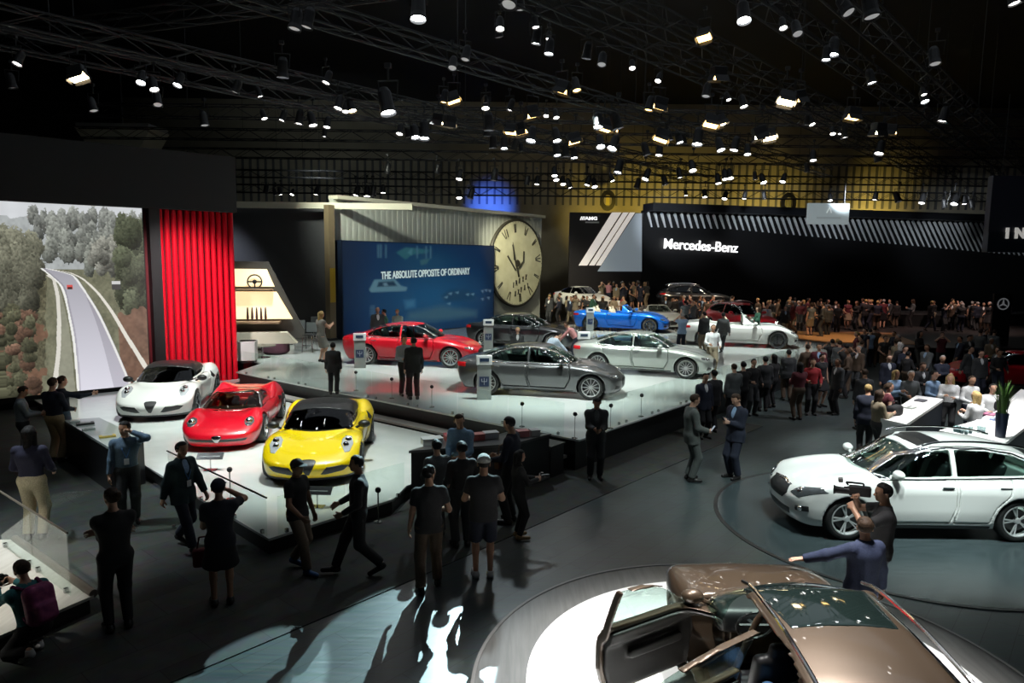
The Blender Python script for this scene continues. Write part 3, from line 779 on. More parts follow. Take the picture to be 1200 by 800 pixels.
def limbs(F, J, g, torso=True, arms=(0, 1), legs=True, kk=.035, fem=False, hemr=0, armlen=1.0, hem=None, belly=0):
    fl = lambda q: ((J['fr']), q)
    if torso:
        b = .01 * belly
        F.cone(J['pel'] + v3(-.075, 0, 0), J['pel'] + v3(.075, 0, 0), .105 + g, .105 + g, .05, fl(1.12))
        F.cone(J['pel'], J['waist'], .128 + g + b, .120 + g - (.012 if fem else 0) + b, .06, fl(1.2))
        F.cone(J['waist'], J['chest'], .120 + g - (.012 if fem else 0) + b, .135 + g, .06, fl(1.2))
        c = J['chest']; R_ = (J['shR'] - J['shL']) / np.linalg.norm(J['shR'] - J['shL'])
        for s in (-1, 1):
            F.cone(J['waist'] + R_ * .05 * s, c + R_ * .075 * s, .09 + g + b, .105 + g, .06, fl(1.08))
            F.cone(c + R_ * .07 * s + v3(0, 0, .03), J['shR' if s > 0 else 'shL'] - v3(0, 0, .035), .085 + g, .056 + g * .7, .05)
            if fem: F.cone(c + R_ * .07 * s + J['fr'] * .07, c + R_ * .07 * s + J['fr'] * .085, .055 + g * .6, .05 + g * .6, .04)
        F.cone(J['shR'], J['neck'] - v3(0, 0, .05), .047 + g * .5, .05 + g * .5, .05); F.cone(J['shL'], J['neck'] - v3(0, 0, .05), .047 + g * .5, .05 + g * .5, .05)
        F.cone(c, J['neck'] - v3(0, 0, .035), .10 + g, .065 + g * .5, .06)
    for i, n in enumerate('RL'):
        if arms[1] > 0:
            e, w, h = J['el' + n], J['wr' + n], J['sh' + n]
            if armlen >= 1:
                F.cone(h, e, .052 + g * .75, .043 + g * .85, kk); F.cone(e, w + (h * 0), .044 + g * .85, .030 + g * .8, kk, cap1=g > 0)
            else:
                F.cone(h, h + (e - h) * armlen, .054 + g * .8, .052 + g, kk, cap1=True)
def person(name, label, p, loc, rz, height=1.75, h=0.0085, group=None, hands=True):
    J = skeleton(p)
    r = J['shR'] - J['shL']; r /= np.linalg.norm(r); up = J['neck'] - J['waist']; up /= np.linalg.norm(up)
    J['fr'] = np.cross(up, r); J['fr'] /= np.linalg.norm(J['fr'])
    fr = J['fr']; fem = p.get('fem', False); H = J['H']; hb = J['headb']
    k = height / 1.75
    root = thing(name, label, 'person', loc, rz, group); root.scale = (k, k, k)
    pts = [J[q] for q in ('pel', 'neck', 'knR', 'knL', 'anR', 'anL', 'elR', 'elL', 'wrR', 'wrL', 'shR', 'shL')] + [H(0, 0, .18), H(0, .12, .0), H(0, -.12, 0)]
    lo = np.min(pts, 0) - .24; hi = np.max(pts, 0) + .24; lo[2] = min(J['anR'][2], J['anL'][2]) - .12
    skin = SKINS[p.get('skin', 0)]
    # --- body: one continuous skin
    F = Field(lo, hi, h)
    limbs(F, J, 0, fem=fem, kk=.02)
    for n in 'RL':
        F.cone(J['hip' + n] + v3(0, 0, .0), J['kn' + n], .088, .056, .04); F.cone(J['kn' + n], J['an' + n], .054, .036, .02)
        m = J['kn' + n] * .68 + J['an' + n] * .32 - J['fw' + n] * .018
        F.cone(m + (J['kn' + n] - m) * .4, m, .044, .05, .03)
        a = J['an' + n]; fw = J['fw' + n]; pt = J['pit' + n]
        toe = a + (fw * math.cos(pt) - v3(0, 0, math.sin(pt))) * .16 - v3(0, 0, .05)
        F.cone(a - v3(0, 0, .035) - fw * .03, toe, .036, .028, .02)
        J['toe_' + n] = toe
    F.cone(J['neck'] - (hb - J['neck']) * .6, hb + (H(0, 0, .06) - hb), .056 if not fem else .049, .052 if not fem else .046, .03)
    F.cone(H(0, -.005, .10), H(0, .015, .115), .079, .076, .02); F.cone(H(0, .03, .02), H(0, .035, .07), .048, .062, .03)
    F.cone(H(0, .062, .0), H(0, .05, .03), .026, .034, .025)
    F.cone(H(0, .088, .075), H(0, .105, .048), .010, .015, .012); F.cone(H(-.03, .082, .093), H(.03, .082, .093), .012, .012, .015)
    F.cone(H(-.018, .086, .018), H(.018, .086, .018), .009, .009, .008)
    for s in (-1, 1):
        F.cone(H(s * .078, -.005, .085), H(s * .083, -.015, .045), .017, .011, .008)
        F.cone(H(s * .030, .108, .080), H(s * .032, .108, .080), .016, .016, .008, op='s')
    if hands:
        for s, n in ((1, 'R'), (-1, 'L')):
            w = J['wr' + n]; fa = w - J['el' + n]; fa /= np.linalg.norm(fa)
            d = np.array(J['hd' + n], float) if J['hd' + n] is not None else fa
            d = d / np.linalg.norm(d)
            pr = p.get('palm' + n, (-s, 0, 0)); nrm = np.array(pr, float); nrm = nrm - d * (nrm @ d); nrm /= max(np.linalg.norm(nrm), 1e-6)   # palm faces
            sd = np.cross(d, nrm); sd *= (1 if np.dot(sd, fr) > 0 else -1) if abs(np.dot(sd, fr)) > .2 else 1   # towards the thumb
            curl = p.get('curl' + n, .5)
            for i, (o, ln) in enumerate(((.030, .074), (.010, .082), (-.010, .076), (-.029, .060))):
                kn = w + d * .088 + sd * o * 1.05
                F.cone(w + d * .012 + sd * o * .55, kn, .0165, .0125, .012)
                a1 = curl * .9; d1 = d * math.cos(a1) + nrm * math.sin(a1); m1 = kn + d1 * ln * .5 + sd * o * .15
                a2 = curl * 2.0; d2 = d * math.cos(a2) + nrm * math.sin(a2); m2 = m1 + d2 * ln * .5
                F.cone(kn, m1, .0108, .0098, .004); F.cone(m1, m2, .0098, .0085, .004)
            t0 = w + d * .03 + sd * .022; t1 = t0 + (d * .6 + sd * .65 + nrm * .35) * .045; t2 = t1 + (d * .85 + sd * .2 + nrm * .45 * (1 + curl)) * .036
            F.cone(t0, t1, .0155, .012, .01); F.cone(t1, t2, .0118, .0095, .006)
    body = link('body', F.mesh('body'), skin, root)
    # --- hair
    hair = p.get('hair', 'black'); hs = p.get('hairstyle', 'short')
    if hair and hs != 'bald':
        F = Field(H(0, 0, .08) - .24, H(0, 0, .08) + .24, max(.009, h))
        F.cone(H(0, -.012, .105), H(0, .008, .122), .091, .084, .02)
        if hs in ('long', 'tail'): F.cone(H(0, -.06, .09), H(0, -.085, -.08 if hs == 'long' else .04), .075, .055 if hs == 'long' else .04, .04, ((0, 1, 0), 1.15))
        if hs == 'long':
            for s in (-1, 1): F.cone(H(s * .072, .0, .10), H(s * .078, -.03, -.09), .032, .038, .03)
        if hs == 'tail': F.cone(H(0, -.11, .10), H(0, -.135, -.06), .035, .018, .02)
        if hs == 'bun': F.cone(H(0, -.10, .13), H(0, -.115, .135), .038, .038, .01)
        inv = H(0, 0, 0)
        ex, ey, ez = H(1, 0, 0) - inv, H(0, 1, 0) - inv, H(0, 0, 1) - inv
        def face(x, y, z):
            Y = (x - inv[0]) * ey[0] + (y - inv[1]) * ey[1] + (z - inv[2]) * ey[2]; Z = (x - inv[0]) * ez[0] + (y - inv[1]) * ez[1] + (z - inv[2]) * ez[2]
            X = (x - inv[0]) * ex[0] + (y - inv[1]) * ex[1] + (z - inv[2]) * ex[2]
            lowr = .02 if hs in ('short', 'bun', 'tail') else -.3
            c = smin(np.maximum(Y - .045, -(Y * 0) - 1) * 1.0, Y * 0 + 1, .001)
            front = np.minimum(Y - (.035 if hs != 'long' else .03), .150 - Z)      # forward of ears and below the hairline is face
            side = np.minimum(np.minimum(.085 - Z, Y + .02), np.abs(X) - .055) if hs in ('short', 'bun', 'tail') else Y * 0 - 1
            low = (lowr + .015) - Z + (Y > -.03) * .03
            return np.maximum(np.maximum(front, side), low)
        F.cut(face)
        me = F.mesh('hair', 2)
        if me: link('hair', me, HAIRS[hair], root)
    if p.get('cap'):
        F = Field(H(0, 0, .12) - .26, H(0, 0, .12) + .26, max(.009, h))
        F.cone(H(0, -.01, .115), H(0, .008, .125), .098, .092, .02)
        inv = H(0, 0, 0); ez = H(0, 0, 1) - inv
        F.cut(lambda x, y, z: (.105) - ((x - inv[0]) * ez[0] + (y - inv[1]) * ez[1] + (z - inv[2]) * ez[2]))
        bd = p.get('capdir', 1)
        F.cone(H(-.035, bd * .10, .118), H(.035, bd * .10, .118), .058, .058, .015, (ez, 6.0)); F.cone(H(0, bd * .13, .115), H(0, bd * .135, .114), .05, .05, .02, (ez, 6.0))
        link('cap', F.mesh('cap', 2), p['cap'], root)
    # --- eyes
    if h < .012:
        for s in (-1, 1): MB().ball(H(s * .031, .082, .080), .011, n=8).build('eye', EYE, root, smooth=True)
    # --- trousers / skirt
    hc = max(h, .010)
    bot = p.get('bottom', ('trousers', CHAR))
    if bot[0] in ('trousers', 'shorts', 'slim'):
        F = Field(lo, [hi[0], hi[1], J['waist'][2] + .1], hc)
        sl = bot[0] == 'slim'
        F.cone(J['pel'] + v3(-.075, 0, 0), J['pel'] + v3(.075, 0, 0), .118, .118, .05, (fr, 1.1))
        F.cone(J['pel'], J['pel'] * .45 + J['waist'] * .55, .138, .134, .06, (fr, 1.16), cap1=True)
        for n in 'RL':
            kn, an, hp = J['kn' + n], J['an' + n], J['hip' + n]
            F.cone(hp, kn if bot[0] != 'shorts' else hp + (kn - hp) * .96, .104, .076 if sl else (.082 if bot[0] != 'shorts' else .095), .035, cap1=bot[0] == 'shorts')
            if bot[0] != 'shorts': F.cone(kn, an - (kn - an) * (-.02), .076 if sl else .080, .056 if sl else .070, .03, cap1=True)
        link('trousers' if bot[0] != 'shorts' else 'shorts', F.mesh('trousers', 2), bot[1], root)
    elif bot[0] in ('skirt', 'dress'):
        F = Field(lo, [hi[0], hi[1], J['chest'][2] + .1], hc)
        kn = (J['knR'] + J['knL']) / 2; kn = kn * bot[2] + J['pel'] * (1 - bot[2])
        w = max(.06, abs(J['knR'][0] - J['knL'][0]) / 2)
        F.cone(J['pel'] * .5 + J['waist'] * .5, J['pel'], .128, .14, .04, (fr, 1.15), cap0=True)
        for s in (-.7, 0, .7): F.cone(J['pel'] + v3(s * .08, 0, 0), kn + v3(s * w * 1.5, 0, 0), .118, .135, .05, (fr, 1.1), cap1=True)
        link('skirt', F.mesh('skirt', 2), bot[1], root)
    # --- tops
    for (kind, m) in p.get('tops', [('tee', BLK)]):
        F = Field(lo, hi, hc)
        g = {'tee': .014, 'shirt': .014, 'jacket': .028, 'vest': .024, 'under': .010, 'dress': .014}[kind]
        al = {'tee': .62, 'shirt': 1, 'jacket': 1, 'vest': .0, 'under': 1, 'dress': .3}[kind]
        limbs(F, J, g, armlen=max(al, .12), fem=fem, belly=p.get('belly', 0))
        hem = {'tee': -.10, 'shirt': -.04, 'jacket': -.17, 'vest': -.06, 'under': 0, 'dress': -.05}[kind]
        if hem < -.05:
            dn = (J['pel'] - J['waist']) / np.linalg.norm(J['pel'] - J['waist'])
            lg = (J['knR'] + J['knL']) / 2 - J['pel']; lg = lg / np.linalg.norm(lg); lg = lg * .6 + dn * .4
            for s in (-.06, 0, .06): F.cone(J['pel'] + r * s, J['pel'] + lg * (-hem) + r * s * 1.2, .112 + g, .118 + g, .04, (fr, 1.1), cap1=True)
        pel = J['pel']; dn = (J['pel'] - J['waist']); dn = dn / np.linalg.norm(dn)
        hh = -hem
        F.cut(lambda x, y, z: (x - pel[0]) * dn[0] + (y - pel[1]) * dn[1] + (z - pel[2]) * dn[2] - hh)
        F.cone(J['neck'] - (hb - J['neck']) * .2, hb + (hb - J['neck']) * .6, .058 if kind != 'vest' else .075, .062, .008, op='s')
        if kind in ('jacket',):
            ch = J['chest'] + fr * .15 + (J['neck'] - J['chest']) * .80; lw = J['waist'] + fr * .165 + (J['chest'] - J['waist']) * .35
            F.cone(lw, ch, .012, .085, .01, op='s')
            F.cone(lw + dn * .02, J['pel'] + fr * .175 + dn * .2, .006, .04, .006, op='s')
        link({'tee': 't_shirt', 'under': 'shirt', 'dress': 'dress_top'}.get(kind, kind), F.mesh(kind, 2), m, root)
    if p.get('tie'):
        b = MB(); a = J['neck'] + fr * .085 - v3(0, 0, .05); c = J['chest'] + fr * .142; w = J['waist'] + fr * .128 + (J['chest'] - J['waist']) * .1
        b.bar(a, c, .018, 6, .026); b.bar(c, w, .026, 6, .012); b.build('tie', p['tie'], root, smooth=True)
    if p.get('lanyard'):
        b = MB(); w = J['waist'] + fr * .145 + (J['chest'] - J['waist']) * .3
        for s in (-1, 1): b.path([J['neck'] + r * s * .065 - v3(0, 0, .01) - fr * .02, J['chest'] + r * s * .055 + fr * .148, w], .007, 5)
        q = b.build('lanyard', LANY, root); MB().box(w - v3(0, 0, .06) + fr * .012, (.075, .012, .10), rz=math.atan2(r[1], r[0]), bevel=.003).build('badge', CARD, q)
    # --- shoes
    for n in 'RL':
        a = J['an' + n]; fw = J['fw' + n]; pt = J['pit' + n]; tp = J['toe_' + n]
        F = Field(np.minimum(a, tp) - .14, np.maximum(a, tp) + .14, max(.008, h * .9))
        dn = v3(0, 0, -1) * math.cos(pt) - fw * math.sin(pt) * 0
        F.cone(a - v3(0, 0, .045) - fw * .035, tp + fw * .02, .044, .038, .02); F.cone(a, a - v3(0, 0, .04), .046, .05, .03)
        if pt == 0:
            zb = a[2] - .085
            F.cut(lambda x, y, z: zb + .002 - z)
        F.cut(lambda x, y, z: z - (a[2] + (.015 if not p.get('boots') else .1)))
        link('shoe', F.mesh('shoe', 2), p.get('shoes', SHOE_B), root)
    root['_J'] = 0; del root['_J']
    return root, J
# ================================================================== the hall
def struct(name, mb, m, **k):
    o = mb.build(name, m, **k); o['kind'] = 'structure'; o['label'] = k.get('label', ''); del o['label']; return o
def slab(pts, z0, z1, mi=0, top=None):
    b = MB(); b.prism(pts, z0, z1); return b
BLKWALL = mat('hall_black', (.006, .006, .007), .9)
def floor_mat():
    m = mat('floor_planks', (.06, .065, .07), .22, spec=.55)
    nt = m.node_tree; N = nt.nodes; L = nt.links; b = N['Principled BSDF']
    tc = N.new('ShaderNodeTexCoord'); mp = N.new('ShaderNodeMapping'); mp.inputs['Rotation'].default_value = (0, 0, R(-49))
    br = N.new('ShaderNodeTexBrick'); br.inputs['Scale'].default_value = 1; br.inputs['Brick Width'].default_value = 2.4; br.inputs['Row Height'].default_value = .32
    br.inputs['Mortar Size'].default_value = .004; br.inputs['Color1'].default_value = (.072, .094, .095, 1); br.inputs['Color2'].default_value = (.052, .070, .072, 1); br.inputs['Mortar'].default_value = (.02, .02, .02, 1)
    no = N.new('ShaderNodeTexNoise'); no.inputs['Scale'].default_value = 3; no.inputs['Detail'].default_value = 6
    mp2 = N.new('ShaderNodeMapping'); mp2.inputs['Rotation'].default_value = (0, 0, R(-49)); mp2.inputs['Scale'].default_value = (.6, 9, 1)
    mx = N.new('ShaderNodeMix'); mx.data_type = 'RGBA'; mx.blend_type = 'MULTIPLY'; mx.inputs[0].default_value = .6
    rr = N.new('ShaderNodeMapRange'); rr.inputs['To Min'].default_value = .22; rr.inputs['To Max'].default_value = .42
    L.new(tc.outputs['Object'], mp.inputs[0]); L.new(mp.outputs[0], br.inputs['Vector']); L.new(tc.outputs['Object'], mp2.inputs[0]); L.new(mp2.outputs[0], no.inputs['Vector'])
    L.new(br.outputs['Color'], mx.inputs[6]); L.new(no.outputs['Color'], mx.inputs[7]); L.new(mx.outputs[2], b.inputs['Base Color'])
    L.new(no.outputs['Fac'], rr.inputs['Value']); L.new(rr.outputs[0], b.inputs['Roughness'])
    return m
def carpet_mat():
    m = mat('carpet_tiles', (.05, .05, .05), .75, spec=.3)
    nt = m.node_tree; N = nt.nodes; L = nt.links; b = N['Principled BSDF']
    tc = N.new('ShaderNodeTexCoord'); mp = N.new('ShaderNodeMapping'); mp.inputs['Rotation'].default_value = (0, 0, R(-49))
    br = N.new('ShaderNodeTexBrick'); br.inputs['Scale'].default_value = 1; br.inputs['Brick Width'].default_value = 1.2; br.inputs['Row Height'].default_value = .6
    br.inputs['Mortar Size'].default_value = .006; br.inputs['Color1'].default_value = (.066, .072, .066, 1); br.inputs['Color2'].default_value = (.045, .049, .045, 1); br.inputs['Mortar'].default_value = (.03, .03, .03, 1)
    no = N.new('ShaderNodeTexNoise'); no.inputs['Scale'].default_value = 5; no.inputs['Detail'].default_value = 8
    mx = N.new('ShaderNodeMix'); mx.data_type = 'RGBA'; mx.blend_type = 'MULTIPLY'; mx.inputs[0].default_value = .75
    L.new(tc.outputs['Object'], mp.inputs[0]); L.new(mp.outputs[0], br.inputs['Vector']); L.new(tc.outputs['Object'], no.inputs['Vector'])
    L.new(br.outputs['Color'], mx.inputs[6]); L.new(no.outputs['Color'], mx.inputs[7]); L.new(mx.outputs[2], b.inputs['Base Color'])
    return m
STAGE_W = mat('stage_white_gloss', (.70, .74, .72), .10, coat=.6)
STAGE_A = noise_mat('stage_grey_gloss', (.58, .62, .60), (.66, .69, .67), 1.2, .16, coat=.3)
FASCIA = mat('fascia_black', (.012, .013, .014), .35)
TRIM_S = mat('steel_edge', (.45, .46, .46), .25, 1.0)
RAILGL = glass_mat('railing_glass', (.93, .97, .955), .04)
struct('floor', MB().box((5, 28, -.1), (90, 90, .2)), floor_mat())
CARPET = carpet_mat()
o = slab([(-6.9, 3.5), (-3.69, 7.17), (-1.41, 9.7), (2.55, 14.31), (7.2, 19.6), (5.6, 21), (-1, 22), (-16, 22), (-18, 3.5)], 0, .012).build('carpet', CARPET)
o['kind'] = 'structure'
struct('ceiling', MB().box((5, 30, 18.2), (92, 96, .4)), BLKWALL)
struct('wall_left', MB().box((-34, 30, 9), (.4, 96, 18.4)), BLKWALL)
struct('wall_right', MB().box((46, 30, 9), (.4, 96, 18.4)), BLKWALL)
struct('wall_front', MB().box((5, -17, 9), (90, .4, 18.4)), BLKWALL)
HALLW = noise_mat('hall_wall_beige', (.30, .27, .20), (.36, .32, .24), .6, .8)
b = MB(); b.box((5, 62, 9), (90, .4, 18.4))
struct('wall_back', b, HALLW)
# ribbed upper cladding of the back wall
b = MB()
for i in range(120): b.box((-34 + i * .66, 61.75, 11.2), (.18, .12, 3.6))
o = b.build('trim_back_ribs', mat('rib_grey', (.10, .10, .10), .8)); o['kind'] = 'structure'
# ------------------------------------------------------------------ stages
def stage(name, label, pts, z, topm, zb=0.0):
    t = thing(name, label, 'stage', (pts[0][0], pts[0][1], zb)); z = z - zb
    ox, oy = pts[0]; q = [(x - ox, y - oy) for x, y in pts]
    n = len(q); cx = sum(p[0] for p in q) / n; cy = sum(p[1] for p in q) / n
    ins = [(x + (cx - x) * .012, y + (cy - y) * .012) for x, y in q]
    MB().prism(ins, .0, z - .04).build('fascia', FASCIA, t)
    MB().prism(q, z - .04, z).build('deck', topm, t)
    return t
A0 = (-3.74, 10.43)
ALFA_ST = stage('display_stage', 'low pale grey stage carrying the yellow, red and white sports cars', [A0, (-2.12, 12.3), (-2.0, 13.05), (-1.27, 14.15), (-.30, 15.75), (-9.62, 22.95), (-9.42, 24.95), (-14.3, 20.62)], .30, STAGE_A)
M0 = (1.49, 14.95)
MAS_ST = stage('display_stage', 'raised glossy white stage carrying the row of sedans and convertibles', [M0, (16.1, 32.7), (9.5, 42.5), (-13, 42.5), (-17, 29.5), (-9.2, 25.6), (-9.35, 23.45)], .75, STAGE_W)
# wedge shaped lower step along the long edge
b = MB(); d = Vector((-.79, .613, 0)); nrm = Vector((-.613, -.79, 0)); p0 = Vector((*M0, 0)) + d * .3; p1 = Vector((-9.4, 23.4, 0))
b.prism([(p0.x, p0.y), (p1.x, p1.y), (p1 + nrm * .35).xy[:], (p0 + nrm * .35).xy[:]], .3, .36)
tag(b.build('stage_step', mat('step_edge_grey', (.35, .33, .31), .4)), 'thin grey step along the long edge of the raised white stage', 'step')
c0 = (-5.40, 8.65)
LOW = stage('display_stage', 'low stage of pale planks in the bottom left corner', [c0, (-7.66, 10.4), (-13, 10.2), (-13, 3.6), (-7.75, 3.9)], .25,
    noise_mat('pale_planks', (.50, .49, .45), (.58, .57, .53), 3, .3, stretch=(6, .5, 1)))
MB().bar((0, 0, .27), (-2.26, 1.75, .27), .055, 12).build('base_rail', mat('brown_rail', (.12, .10, .085), .4), LOW, smooth=True)
# raised dark stands of the far exhibitor
DKST = mat('dark_stand', (.02, .018, .018), .5)
o = stage('display_stage', 'far dark stage with the crowd behind the blue convertible', [(9.58, 42.56), (16.18, 32.76), (40, 33.5), (40, 48.3), (4.7, 48.3), (1.9, 42.56)], .75, DKST)
o = stage('display_stage', 'upper dark tier below the slanted white stripes', [(4.6, 45.4), (27, 44), (36, 46.5), (36, 48.2), (4.8, 48.2)], 1.5, DKST, .755)
o = slab([(15.6, 34.4), (20, 34.0), (21.5, 39.5), (12.6, 40.2)], .752, .79).build('stage_carpet', mat('tan_floor', (.42, .22, .09), .4)); tag(o, 'tan floor covering under the red car with lit headlights', 'carpet')
# turntables
WTOP = mat('turntable_white', (.80, .81, .80), .3)
t = thing('turntable', 'round white turntable with dark rim under the brown crossover', 'turntable', (2.73, 7.15, 0))
MB().lathe([(.001, 0), (3.12, 0), (3.12, .035), (.001, .035)], 96).build('outer_ring', noise_mat('ring_planks', (.10, .10, .095), (.14, .14, .135), 2, .35, stretch=(8, .6, 1)), t)
MB().lathe([(3.10, .0), (3.14, 0), (3.14, .045), (3.10, .045)], 96, closed=True).build('rim_trim', mat('rim_grey', (.22, .22, .215), .5), t)
MB().lathe([(.001, .03), (2.53, .03), (2.53, .06), (.001, .06)], 96).build('white_disc', WTOP, t)
t = thing('turntable', 'flush dark turntable under the white crossover', 'turntable', (7.03, 12.2, 0))
MB().lathe([(.001, 0), (3.15, 0), (3.15, .012), (.001, .012)], 96).build('disc', noise_mat('dark_disc', (.030, .042, .044), (.044, .058, .062), 2, .22, stretch=(1, 7, 1)), t)
MB().lathe([(3.15, .0), (3.22, 0), (3.22, .014), (3.15, .014)], 96, closed=True).build('rim_trim', mat('rim_dark', (.02, .02, .02), .4), t)
# ------------------------------------------------------------------ Alfa wall: screen, slats, header
L0 = Vector((-14.85, 20.3, 0)); L1 = Vector((-9.73, 24.8, 0)); LD = (L1 - L0).normalized(); LN = Vector((LD.y, -LD.x, 0))
def onL(px):
    """point of the wall line seen at column px"""
    d = ray(px, 350); k = d[0] / d[1]
    # L0 + t LD :  x = k*y
    t = (k * L0.y - L0.x) / (LD.x - k * LD.y)
    return L0 + LD * t
wl = L0 - LD * 5
rz = math.atan2(LD.y, LD.x)
t = thing('video_wall', 'black display wall with road video and red slats at the left', 'display wall', tuple(L1), rz)
Lw = (L1 - wl).length
b = MB(); b.box((-Lw / 2, .75, 4.0), (Lw, .9, 8.0)); b.build('frame', mat('wall_frame_black', (.012, .012, .014), .7), t)
b = MB(); b.box((-Lw / 2, .1, 7.1), (Lw + .02, .5, 1.90), bevel=.02); b.build('header', mat('header_charcoal', (.016, .016, .018), .85), t)
s0 = (onL(180) - L1).length; s1 = (wl - L1).length
b = MB(); b.box((-(s0 + s1) / 2, .2, .34), (s1 - s0, .3, .20)); b.build('screen_base', FASCIA, t)
b = MB(); b.box((-(onL(184) - L1).length , .1, 3.255), (.32, .5, 5.78)); b.build('pillar', mat('pillar_black', (.008, .008, .009), .5), t)
SLATR = mat('slat_red', (.62, .004, .018), .3, coat=.3)
xs = [-(onL(px) - L1).length for px in (192.5, 200.5, 208.5, 216, 224, 231.5, 239, 246.5, 253.5, 260.5, 267.5, 274.5)]
b = MB(); b.box((-1.5, .28, 3.2), (3.0, .06, 5.86)); b.build('slat_backing', mat('slat_back_red', (.10, .0, .004), .6), t)
for x in xs:
    MB().bar((x, .12, .0), (x, .12, 6.15), .085, 14).build('slat', SLATR, t, smooth=True)
# screen picture: a grey motorway curving through wooded hills, one colour per mesh corner
def screen_image(w, h):
    """returns h x w x 3 picture of the video frame (row 0 = top), laid out over the part of the screen in view"""
    Y, X = np.mgrid[0:h, 0:w]; u = X / (w - 1); v = Y / (h - 1)
    rs = np.random.RandomState(3)
    def noise(f, seed):
        r = np.random.RandomState(seed); g = r.rand(int(f * 1.4) + 3, f + 3)
        gy, gx = v * f * 1.25, u * f; iy, ix = gy.astype(int), gx.astype(int); ty, tx = gy - iy, gx - ix
        ty, tx = ty * ty * (3 - 2 * ty), tx * tx * (3 - 2 * tx)
        return (g[iy, ix] * (1 - tx) + g[iy, ix + 1] * tx) * (1 - ty) + (g[iy + 1, ix] * (1 - tx) + g[iy + 1, ix + 1] * tx) * ty
    n1 = noise(7, 1) * .5 + noise(15, 2) * .3 + noise(34, 3) * .3; n2 = noise(24, 4) * .6 + noise(60, 5) * .5
    img = np.zeros((h, w, 3)); C = lambda *c: np.array(c)
    def put(m, c, k=1.0): img[m] = img[m] * (1 - k) + (c if np.ndim(c) == 1 else c[m]) * k
    n3 = noise(90, 6) * .6 + noise(130, 7) * .4
    img[:] = C(.60, .62, .64) * (.85 + .2 * n1[..., None])                       # misty sky and far hill
    put(v > .05 + .05 * n1, C(.34, .36, .36) * (.8 + .4 * n2[..., None]))
    grass = v > .34
    put(grass, C(.15, .15, .10) * (.5 + .6 * n2[..., None] + .4 * n3[..., None]))
    def tree(cu, cv, r, hgt, c):
        """one crown: ragged, light on its upper left"""
        x0, x1 = int((cu - r) * w), int((cu + r) * w) + 1; y0, y1 = int((cv - hgt) * h), int((cv + hgt * .7) * h) + 1
        x0, y0 = max(x0, 0), max(y0, 0); x1, y1 = min(x1, w), min(y1, h)
        if x1 <= x0 or y1 <= y0: return
        du = (u[y0:y1, x0:x1] - cu) / r; dw = (v[y0:y1, x0:x1] - cv) / hgt
        q = n3[y0:y1, x0:x1]; m = du * du + dw * dw * (1.0 + .6 * (dw > 0)) < .55 + .7 * (q - .25)
        k = np.clip(.75 - .35 * du - .75 * dw, .25, 1.7) * (.35 + 1.2 * q)
        img[y0:y1, x0:x1][m] = (np.array(c)[None, :] * k[m][:, None])
    for i in range(150):                                        # far wooded hill, rows from back to front
        cv = .06 + .30 * (i / 150); cu = rs.uniform(.24, 1.02); g = rs.uniform(.6, 1.15)
        if cv > .27 + .1 * (cu > .6): continue
        tree(cu, cv, rs.uniform(.03, .06), rs.uniform(.05, .09), C(.16, .17, .145) * g + C(.05, .05, .055) * (1 - i / 150))
    for i in range(26): tree(rs.uniform(.66, .84), rs.uniform(.20, .34), .05, .06, C(.21, .21, .18) * rs.uniform(.8, 1.2))
    for i in range(46): tree(rs.uniform(.84, 1.04), rs.uniform(.10, .56), rs.uniform(.04, .08), rs.uniform(.06, .11), C(.085, .095, .06) * rs.uniform(.6, 1.2))
    put((u > .80) & (v > .52 + .1 * n1), C(.17, .10, .07) * (.6 + .7 * n2[..., None]))
    left = (u < .30 - .10 * np.abs(v - .45) + .05 * n1 * (v < .9)) & (v > .36)
    put(left, C(.085, .08, .05) * (.4 + 1.2 * n2[..., None] * n3[..., None] * 2))
    put(left & (v > .55) & (n1 > .56), C(.15, .085, .055) * (.6 + .7 * n2[..., None]))
    for i in range(90):
        cv = .20 + .35 * (i / 90); tree(rs.uniform(-.05, .26 - .05 * (cv > .4)), cv, rs.uniform(.05, .10), rs.uniform(.06, .12), C(.13, .13, .095) * rs.uniform(.6, 1.2) * (1.25 - .7 * i / 90))
    for i in range(60): tree(rs.uniform(-.05, .20), rs.uniform(.55, 1.0), rs.uniform(.04, .08), rs.uniform(.03, .06), (C(.09, .09, .055) if i % 3 else C(.16, .095, .065)) * rs.uniform(.6, 1.2))
    # road edges as functions of v (0 top .. 1 bottom)
    vv = np.clip((v - .335) / .665, 0, 1)
    k = curve1([(0, .30), (.06, .36), (.15, .43), (.35, .465), (.6, .49), (1, .50)]); lft = k(vv)
    k = curve1([(0, .34), (.06, .52), (.15, .575), (.35, .67), (.6, .755), (1, .875)]); rgt = k(vv)
    road = (v > .335) & (u > lft) & (u < rgt)
    put(road, C(.30, .29, .33) * (.75 + .8 * np.clip(vv, 0, 1)[..., None]))
    shine = road & (u > lft + .02) & (u < (lft + rgt) / 2 + .06)
    put(shine, C(.62, .61, .68) * (.55 + .55 * vv[..., None]), .8)
    for cv, wd, c in ((lft - .0, .008, (.75, .75, .72)), (rgt - .01, .008, (.72, .72, .70))): put((v > .335) & (np.abs(u - cv) < wd), C(*c))
    k = curve1([(0, .27), (.04, .32), (.1, .38), (.3, .40), (.6, .385), (1, .33)]); gl = k(vv)
    put((v > .36) & (u > gl) & (u < lft - .02), C(.26, .26, .20) * (.8 + .3 * n2[..., None]))
    put((v > .37) & (np.abs(u - gl) < .010 + .008 * vv), C(.62, .60, .54))
    k = curve1([(0, .32), (.04, .5), (.12, .61), (.3, .73), (.6, .865), (1, 1.04)]); gr = k(vv)
    put((v > .34) & (np.abs(u - gr) < .008 + .012 * vv), C(.68, .65, .58))
